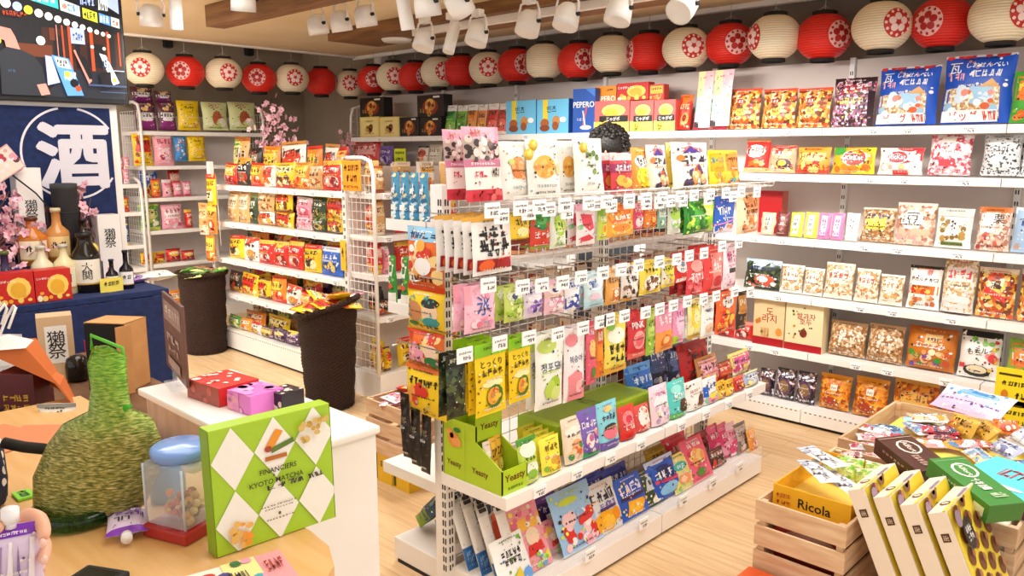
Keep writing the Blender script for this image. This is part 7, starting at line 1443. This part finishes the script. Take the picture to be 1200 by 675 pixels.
# wine-red box and others on the bench
DES['winebox'] = g('5A1E22', ('r', '2A1A1E', 0, .0, 1, .46), ('s', 'D8A83A', .5, .62, .7, .1, 4), ('s', 'D8A83A', .5, .46, .7, .1, 4), ('r', 'D8B0B4', .06, .03, .94, .2), ('r', 'D8B0B4', .06, .24, .94, .4), L=[('r', 'F0A8A8', 0, 0, 1, 1)])
def stand(px, py, des, w, h, d, rz, lab, z=SD, cat=None, nm=None, shape='box'):
    p = atZ(px, py, z); return place(des, shape, w, h, d, (p.x, p.y, z+.001), rz, lab, None, name=nm, cat=cat)
stand(35, 505, 'winebox', .12, .2, .1, .75, 'wine red box with gold lettering and pink side on the bench', nm='gift_box')
DES['kraftsake'] = g('D8B890', ('r', 'F4F2EC', .2, .3, .82, .86), ('t', K_, '獺\n祭', .51, .58, .42, .5))
stand(70, 445, 'kraftsake', .12, .26, .1, 1.3, 'kraft box with white calligraphy sheet before the navy table cloth', nm='gift_box')
o = place('a5:D83A6A,8E1A4A,F4D0DC,F08AA8,5A1A2A', 'box', .22, .42, .12, (-3.85, 1.34, .32), PI/2, 'magenta framed box behind the cardboard box before the navy cloth', None, name='gift_box')
m = MB(); m.span((-3.95, 1.16, 0), (-3.7, 1.5, .318), '5A4030:m', .004); tag(m.build('storage_stool', None), 'low dark stool under the magenta box before the navy cloth', 'stool')
stand(72, 530, 'a6:F2EEE8,FAF8F4,1A1A1A,4A5A4A,8A8A84', .11, .15, .06, .85, 'white and dark pack beside the glitter bag on the bench', shape='pillow')
stand(10, 452, 'a6:F4F2EE,FAFAF8,D8543A,E8E4E0,C9C4C0', .14, .2, .08, .8, 'white paper pack behind the orange bag at the left edge', shape='pillow')
for px, py, r, k, lab in ((76, 432, .035, '2A1A12:g', 'dark round bottle top behind the paper bag on the bench'), (92, 446, .04, '1A1616:g', 'black round pot beside the glitter bag on the bench')):
    p = atZ(px, py, SD); m = MB(); m.lathe([(r*.8, 0), (r, .01), (r*1.05, .06), (r*.9, .09), (r*.5, .1), (1e-4, .105)], k, 20); tag(m.build('round_pot', None, (p.x, p.y, SD+.001)), lab, 'pot')
p = atZ(68, 440, SD); m = MB(); m.tube([(0, 0, .05), (.1, -.12, .05), (.13, -.155, .05)], [.045, .045, .02], 'A8843A', 16); tag(m.build('gold_tin', None, (p.x-.06, p.y+.05, SD+.001)), 'golden cylindrical tin lying beside the orange paper bag', 'tin')
p = atZ(97, 440, SD); m = MB(); m.lathe([(.03, 0), (.05, .004), (.062, .02), (.058, .022), (.045, .008), (1e-4, .006)], 'F0F0EE:g', 22); tag(m.build('white_dish', None, (p.x+.02, p.y+.02, SD+.001)), 'small white dish by the cardboard box on the bench', 'dish')
# orange sheets on the desk at left
m = MB()
for k, (x, y, rz) in enumerate(((-2.36, .52, .3), (-2.3, .62, .8))):
    m = MB(); m.box(0, 0, .001+.0012*k, .22, .15, .001, 'D8875A:m'); ob = m.build('paper_sheet', None, (x, y, .8512)); ob.rotation_euler = (0, 0, rz); tag(ob, 'orange paper sheet lying on the desk, %s' % ('front one' if k == 0 else 'tucked behind near the bench'), 'paper')
m = MB(); m.box(0, 0, .003, .05, .035, .006, '8ADC2A', bev=.001); draw(m, lambda u, v, l: ((u-.5)*.05, (v-.5)*.035, .0066+.0003*l), .05, .035, [('s', '1A4A10', .5, .5, .8, .5, 3)]); p = atZ(28, 582, .85); tag(m.build('green_card', None, (p.x, p.y, .851)), 'small bright green card under the glitter bag on the desk', 'card')
# floral cloth pouch with black strap at the left edge
o = empty('cloth_bag', (-1.93, .36, .851), 'navy floral cloth bag with black strap at the left edge of the desk', 'cloth bag')
m = MB(); m.lathe([(.03, 0), (.07, .01), (.085, .06), (.08, .12), (.06, .17), (.03, .19), (1e-3, .195)], 'floral', 20, (0, 0, 0), 1.2, .8); ob = m.build('bag_body', o)
for v in ob.data.vertices: v.co *= 1+.22*noise.noise(v.co*18)
m = MB(); m.tube([(.04, .06, .14), (.07, .09, .13), (.1, .12, .125)], .012, '16140F:m', 10); m.build('strap', o)
# ------------------------------------------------------------------ hand holding a pouch
def hand():
    D = .95
    L0 = Vector((0, 0, 0))
    def Q(px, py, dep): r_ = ray(px, py); nx, ny = -math.sin(YAW), math.cos(YAW); t_ = dep/(r_[0]*nx+r_[1]*ny); return Vector((r_[0]*t_, r_[1]*t_, CH+r_[2]*t_))
    base = Q(18, 672, D)
    o = empty('person', Q(-60, 720, 1.0), 'hand and forearm reaching in at the bottom left, holding a purple drink pouch', 'person')
    rel = lambda v: v-Vector(o.location)
    bm = bmesh.new(); sk = bm.verts.layers.skin.verify()
    def ch(pts, prev=None):
        for (x, y, d, r) in pts:
            v = bm.verts.new(rel(Q(x, y, d))); v[sk].radius = (r, r)
            if prev: bm.edges.new((prev, v))
            prev = v
        return prev
    root = ch([(-30, 690, 1.03, .03)]); root[sk].use_root = True
    el = ch([(-90, 740, 1.06, .036), (-190, 800, 1.1, .042)], root)
    palm = ch([(0, 665, 1.02, .03), (10, 645, 1.02, .026)], root)
    # index: over the back of the pouch and down its right side
    ch([(16, 618, 1.02, .0115), (32, 603, .995, .0108), (47, 607, .975, .0098), (52, 621, .96, .009), (51, 634, .95, .0078)], palm)
    ch([(26, 632, 1.03, .0105), (44, 626, 1.0, .0098), (53, 638, .975, .009), (52, 652, .96, .008), (49, 659, .95, .007)], palm)
    ch([(22, 650, 1.03, .0105), (40, 648, 1.01, .0095), (48, 660, .98, .0086), (46, 672, .965, .0078)], palm)
    ch([(14, 664, 1.02, .0095), (32, 668, 1.0, .0082), (40, 680, .975, .0074), (38, 688, .96, .0066)], palm)
    ch([(-12, 650, .98, .013), (-16, 632, .955, .0115), (-8, 620, .94, .0098), (2, 616, .935, .008)], root)
    me = bpy.data.meshes.new('hand'); bm.to_mesh(me); bm.free(); me.materials.append(M('skin'))
    h = link('hand', me, o); h.modifiers.new('s', 'SKIN').use_smooth_shade = True; su = h.modifiers.new('b', 'SUBSURF'); su.levels = su.render_levels = 2
    # nails
    for (x, y, d) in ((50, 637, .942), (52, 656, .942)): m = MB(); c = rel(Q(x, y, d)); m.blob(c, .0055, 'F2C4B4:g', 7, (.9, .9, 1.2)); m.build('fingernail', o)
    b = Q(15, 694, D-.0); t = Q(12, 608, D); z = (t-b).normalized(); view = Vector((-b.x, -b.y, CH-b.z)).normalized(); yv = -(view-z*view.dot(z)).normalized(); xv = yv.cross(z)
    T = Matrix((xv, yv, z)).transposed().to_4x4(); T.translation = t-z*.118
    pouch(T, 'purple drink pouch with white cap held in the hand at bottom left', 'jellyback')
hand()
# ================================================================== crates in the right foreground
ST = .26
for x0, x1, y0, y1, lb in ((-1.08, -.80, 2.32, 2.9, 'plain low wooden crate on the floor under the front left crate'), (-.76, -.44, 2.64, 2.98, 'plain low wooden crate on the floor under the front right crate'), (-1.1, -.26, 3.04, 3.66, 'wide low wooden crate on the floor under the rear tray')):
    crate('wooden_crate', x0, y0, x1, y1, .002, ST, lb, 3)
crate('wooden_crate', -1.09, 2.28, -.80, 2.92, ST+.001, .5, 'front left slatted wooden crate holding the yellow candy carton', 3)
crate('wooden_crate', -.77, 2.62, -.43, 3.0, ST+.001, .5, 'front right slatted wooden crate beneath the green chocolate carton', 3)
crate('wooden_crate', -1.12, 3.02, -.24, 3.67, ST+.001, .5, 'rear wide wooden tray of assorted candy before the back-wall shelving', 2)
# yellow candy carton (open) in the front left crate
o = empty('candy_carton', (-.945, 2.56, .41), 'open yellow cough-drop carton with black lettering in the front left crate', 'carton', None, 0)
w, d, h = .25, .4, .125; t = .004
m = MB(); m.span((-w/2, -d/2, 0), (w/2, d/2, t), 'F0B41E'); m.build('carton_bottom', o)
for nm, a, b in (('front_panel', (-w/2, -d/2, t), (w/2, -d/2+t, h)), ('back_panel', (-w/2, d/2-t, t), (w/2, d/2, h)), ('side_panel', (-w/2, -d/2+t, t), (-w/2+t, d/2-t, h)), ('side_panel', (w/2-t, -d/2+t, t), (w/2, d/2-t, h))):
    m = MB(); m.span(a, b, 'F0B41E')
    if nm == 'front_panel': draw(m, lambda u, v, l: ((u-.5)*w, -d/2-.0007-.0003*l, v*h), w, h, [('t', K_, 'Ricola', .55, .66, .3, .42), ('s', 'D8643A', .14, .74, .2, .12, 4), ('s', 'D8643A', .14, .56, .2, .1, 3)])
    m.build(nm, o)
m = MB(); m.span((-w/2+t, -d/2+t, .05), (w/2-t, d/2-t, .06), 'F4D060'); m.build('carton_liner', o)
m = MB(); m.span((-1.05, 2.34, ST+.015), (-.84, 2.84, .408), '8E2A2A', .004); tag(m.build('snack_carton', None), 'dark red carton seen between the slats of the front left crate', 'carton')
m = MB(); m.blob((0, 0, 0), .07, '8A6A62:m', 10, (1.3, .5, .6)); ob = m.build('brown_bag', None, (-.955, 2.305, .37)); ob.location = (-.93, 2.335, .372)
tag(ob, 'greyish brown rounded pack peeping through the front crate slats', 'pack')
ob = bpy.data.objects.get('brown_bag')
GR = ['7AB83A', 'C8DC6A', 'F4F4E0']
DES['lozenge'] = g('C8D860', ('k', ['7AB83A', 'F4F4E0', '9ACB4A', 'E8ECA0'], 18, .1, .1, .9, .9, .14), ('r', 'F0F2D8', 0, .9, 1, 1), ('r', 'F0F2D8', 0, 0, 1, .1))
q = random.Random(6)
for k in range(7):
    x, y = -1.0+.055*(k % 4)+.01*q.random(), 2.62+.075*(k//4)+.02*q.random(); o = place('lozenge', 'pillow', .06, .07, .035, (x, y, .53), q.uniform(0, 3), 'clear packet of green drops in the yellow carton', 'packets of green drops in the yellow carton'); o.rotation_euler = (-.9+q.uniform(-.2, .2), q.uniform(-.3, .3), q.uniform(-.5, .5)); o.location.z = .49
DES['wsachet'] = g('F0F0F4', ('s', '2A2A3A', .6, .5, .5, .3, 4), ('r', 'C8D0E0', 0, 0, .12, 1), ('k', ['D8DCE8', 'B8C0D4'], 5, .1, .1, .9, .9, .08))
for k, (px, py, rz, lb) in enumerate(((945, 565, -.5, 'uppermost of three white sachets across the yellow carton'), (935, 575, -.75, 'middle of three white sachets across the yellow carton'), (960, 583, -.6, 'lowest of three white sachets across the yellow carton'))):
    p = atZ(px, py, .515); o = place('wsachet', 'flat', .19, .07, .02, p, 0, 'long white sachet, '+lb, 'white sachets'); o.matrix_world = Matrix.Translation((p.x+.01*k, p.y+.05, .585-.016*k)) @ Matrix.Rotation(rz, 4, 'Z') @ Matrix.Rotation(-PI/2+.0, 4, 'X')
# orange box below the crate
place('a1:F0642A,E8501E,F8E8D8,F0904A,D8401A', 'box', .2, .275, .12, (-.99, 2.2, .001), 0, 'bright orange box on the floor before the front left crate', None)
# four almond chocolate boxes leaning
crate('wooden_crate', -.70, 2.29, -.30, 2.6, .002, .325, 'plain low wooden crate on the floor under the chocolate boxes', 3)
for k in range(4):
    o = place('almondchoc', 'box', .05, .30, .27, (-.672+.074*k, 2.45, .338), 0, 'flat white and yellow almond-chocolate box leaning, %s of four' % ['leftmost', 'second from left', 'third from left', 'front face showing, rightmost'][k], 'almond-chocolate boxes', name='chocolate_box', cat='chocolate box')
    o.rotation_euler = (0, -.43, 0)
# brown, green and cyan cartons
def lay(des, px, py, z, w, h, d, rz, lab, tilt=0, ty=0, grp=None, nm='chocolate_carton', cat='carton', shape='box'):
    p = atZ(px, py, z); o = place(des, shape, w, h, d, (p.x, p.y, z), rz, lab, grp, name=nm, cat=cat); o.rotation_euler = (tilt, ty, rz); return o
lay('barbrown', 1068, 548, .53, .24, .06, .13, -.65, 'dark brown chocolate carton with white emblem lying across the crates', .05, .12)
lay('bargreen', 1138, 582, .562, .26, .06, .12, -.62, 'green chocolate carton with white emblem lying across the front right crate', .0, .16)
lay('cyanbox', 1192, 582, .502, .3, .055, .32, -.25, 'cyan and maroon carton at the right edge under the green carton', 0, 0)
# loose candy in the rear tray
DES['lilacpk'] = g('C8A0E0', ('r', 'E8D8F0', 0, .6, 1, 1), ('s', '3A2A5A', .5, .5, .8, .06, 10), ('k', ['8A5AC0', 'E0C8F0'], 8, .1, .08, .9, .4, .1))
DES['goldpk'] = g('D8A83A', ('s', '2A2010', .5, .6, .5, .3, 2), ('r', 'E0843A', 0, 0, .5, .6), ('k', ['F0C85A', 'A87A2A'], 5, .1, .1, .9, .9, .1))
DES['bluewave'] = g('E4ECF4', ('e', '8AC0E8', .55, .72, .3, .14), ('e', '4A90D0', .6, .74, .18, .08), ('r', 'E8C8E8', 0, 0, 1, .5), ('s', '4A3A6A', .5, .34, .9, .05, 12))
CAND = [(1128, 492, 'bluewave', .3, .16, .05, -.25, 'white and blue wide packet at the back of the rear tray', .5), (1085, 515, 'lilacpk', .2, .07, .03, -.25, 'lilac packet in the middle of the rear tray', .2), (1105, 522, 'a2:D83A4A,8E1A2A,F8E0E0,F0A0A8,5A1A2A', .14, .05, .03, .3, 'red slim packet beside the lilac packet in the tray', .2),
 (1120, 520, 'goldpk', .12, .09, .06, -.4, 'golden bag with dark lettering, left one in the tray', .9), (1143, 520, 'goldpk', .13, .08, .05, -.9, 'golden bag with dark lettering, right one in the tray', .7), (1165, 505, 'a6:F2F0F4,F8F8FC,D8643A,E8E4EC,C8C0D0', .2, .05, .03, -.9, 'white slim packet slanting in the rear tray', .3), (1180, 515, 'a1:F0843A,E85A1E,F8E8D8,F6B06A,C8401A', .09, .07, .04, .4, 'orange small bag near the right edge of the tray', .6),
 (1190, 530, 'a5:F0F0F6,C8D4E8,3A3A5A,E8ECF4,A8B4D8', .14, .1, .05, -.8, 'white and pale blue bag at the right edge of tray', .6), (1168, 538, 'a3:A8B0D0,D8DCEC,3A3A5A,E8ECF4,7A84B0', .13, .08, .04, -.6, 'bluish grey packet above the cyan carton', .4), (1030, 522, 'a4:E8D8DC,F0A8B0,8A3A4A,D8E4EC,E06A7A', .16, .05, .03, .55, 'pale pink stick packet, upper left in the rear tray', .2),
 (1022, 533, 'a4:E4DCE4,B84A5A,4A3A5A,C8D8E4,E08A94', .16, .05, .03, .6, 'mottled red and white stick packet in the rear tray', .2), (1040, 512, 'a2:A8D0E4,5A90C0,F4F8FC,E8F0F4,2A5A8A', .13, .05, .03, .5, 'pale blue stick packet near the tray left side', .2), (1010, 545, 'a1:E8C8C8,C85A5A,F8F0F0,F0B0A8,8A3A4A', .15, .05, .03, .6, 'rosy stick packet lowest at the left of the tray', .2)]
for px, py, des, w, h, d, rz, lab, tip in CAND: loose(px, py, .46, des, w, h, d, rz, lab, None, 'pillow', tip, 'loose candy packets in the rear tray')
RT = random.Random(21)
for k in range(22):
    c = RT.choice(('E8D8DC', 'A8D0E4', 'D8A83A', 'C8A0E0', 'F2F0F4', 'E8843A', 'E4C8A0', 'D83A4A', 'F0E08A', 'B8D8B0')); x, y = -1.05+.72*RT.random(), 3.08+.5*RT.random()
    o = place('a%d:%s,%s,3A3A5A,F8F0E8,%s' % (k % 5+1, c, RT.choice(('F4F4F4', 'F0A8B0', '8AB0D8', 'F0D050')), RT.choice(('C85A5A', '5A90C0', 'E8A040'))), 'pillow', RT.uniform(.12, .18), RT.uniform(.045, .07), .025, (x, y, 0), 0, '%s snack stick lying loose in the rear tray' % cname(c), 'loose snack sticks in the rear tray', seed=k)
    o.matrix_world = Matrix.Translation((x, y, .452+.012*(k % 4)+.014)) @ Matrix.Rotation(RT.uniform(-1.2, 1.2), 4, 'Z') @ Matrix.Rotation(-PI/2+RT.uniform(-.1, .3), 4, 'X')
m = MB(); m.span((-1.08, 3.06, ST+.016), (-.28, 3.62, .445), 'F2DE6A', .006); tag(m.build('filler_carton', None), 'pale yellow carton filling the bottom of the rear tray', 'carton')
m = MB(); m.span((-.75, 2.65, ST+.016), (-.46, 2.97, .49), 'F4ECD8', .006); tag(m.build('filler_carton', None), 'cream carton inside the front right crate under the green carton', 'carton')
# ================================================================== light and camera
def area(loc, size, e, col=(1, .975, .94), rot=(0, 0, 0), sy=None):  # unseen area lamp added at ceiling height to brighten the aisles, no fixture modelled
    l = bpy.data.lights.new('added_fill_light', 'AREA'); l.energy = e; l.size = size; l.color = col
    if sy: l.shape = 'RECTANGLE'; l.size_y = sy
    o = bpy.data.objects.new('added_fill_light', l); COL.objects.link(o); o.location = loc; o.rotation_euler = rot
area((-.6, 1.2, 2.48), 1.6, 17, sy=1.0); area((-2.3, 1.0, 2.48), 1.6, 13, sy=.8); area((-.8, 3.2, 2.46), 1.8, 40, sy=.6); area((.6, 3.6, 2.46), 1.4, 30, sy=.8); area((-5.6, .9, 2.48), 1.6, 84, sy=1.0); area((-3.4, 1.3, 2.48), 1.2, 22, sy=1.0)
wd = bpy.data.worlds.new('shop_surroundings'); S.world = wd; wd.use_nodes = True; bg = wd.node_tree.nodes['Background']; bg.inputs[0].default_value = (1, .985, .965, 1); bg.inputs[1].default_value = .9
cam = bpy.data.cameras.new('camera'); cam.sensor_width = 36; cam.lens = F/1200*36; co = bpy.data.objects.new('camera', cam); COL.objects.link(co); co.location = (0, 0, CH); co.rotation_euler = (PI/2-PIT, 0, YAW); S.camera = co; cam.clip_start = .02
S.view_settings.view_transform = 'Standard'; S.view_settings.look = 'None'; S.view_settings.gamma = 1; S.view_settings.use_curve_mapping = False; S.view_settings.exposure = .2
# ------------------------------------------------------------------ tidy: bases of racks, labels of look-alikes
def rebase(o, loc):
    loc = Vector(loc)
    for c in o.children: c.location = Vector(c.location)-loc
    o.location = loc
rebase(A, (-2.77, 4.66, 0)); rebase(Lg, ((LX0+LX1)/2, LF+.2, 0)); rebase(Cg, ((CX0+CX1)/2, 3.4, 0))
for r in [t for t in THINGS if t.name.startswith('wall_shelving') and t is not A]: rebase(r, (BX-.2, 3.5 if 'curved' in r['label'] else 2.3, 0))
bpy.context.view_layer.update()
from collections import defaultdict
dd = defaultdict(list)
for t in THINGS: dd[t['label']].append(t)
for lb, ts in dd.items():
    if len(ts) < 2: continue
    ts.sort(key=lambda t: proj(t.matrix_world.translation)[0]); n = len(ts); NW = ['', '', 'two', 'three', 'four', 'five', 'six', 'seven', 'eight', 'nine', 'ten', 'eleven', 'twelve', 'thirteen', 'fourteen', 'fifteen', 'sixteen', 'seventeen', 'eighteen', 'nineteen', 'twenty']
    for i, t in enumerate(ts):
        if n == 2: s = ('left', 'right')[i]+' of two'
        else: s = 'leftmost of '+NW[n] if i == 0 else 'rightmost of '+NW[n] if i == n-1 else ORD[i]+' from left'
        t['label'] = lb+', '+s
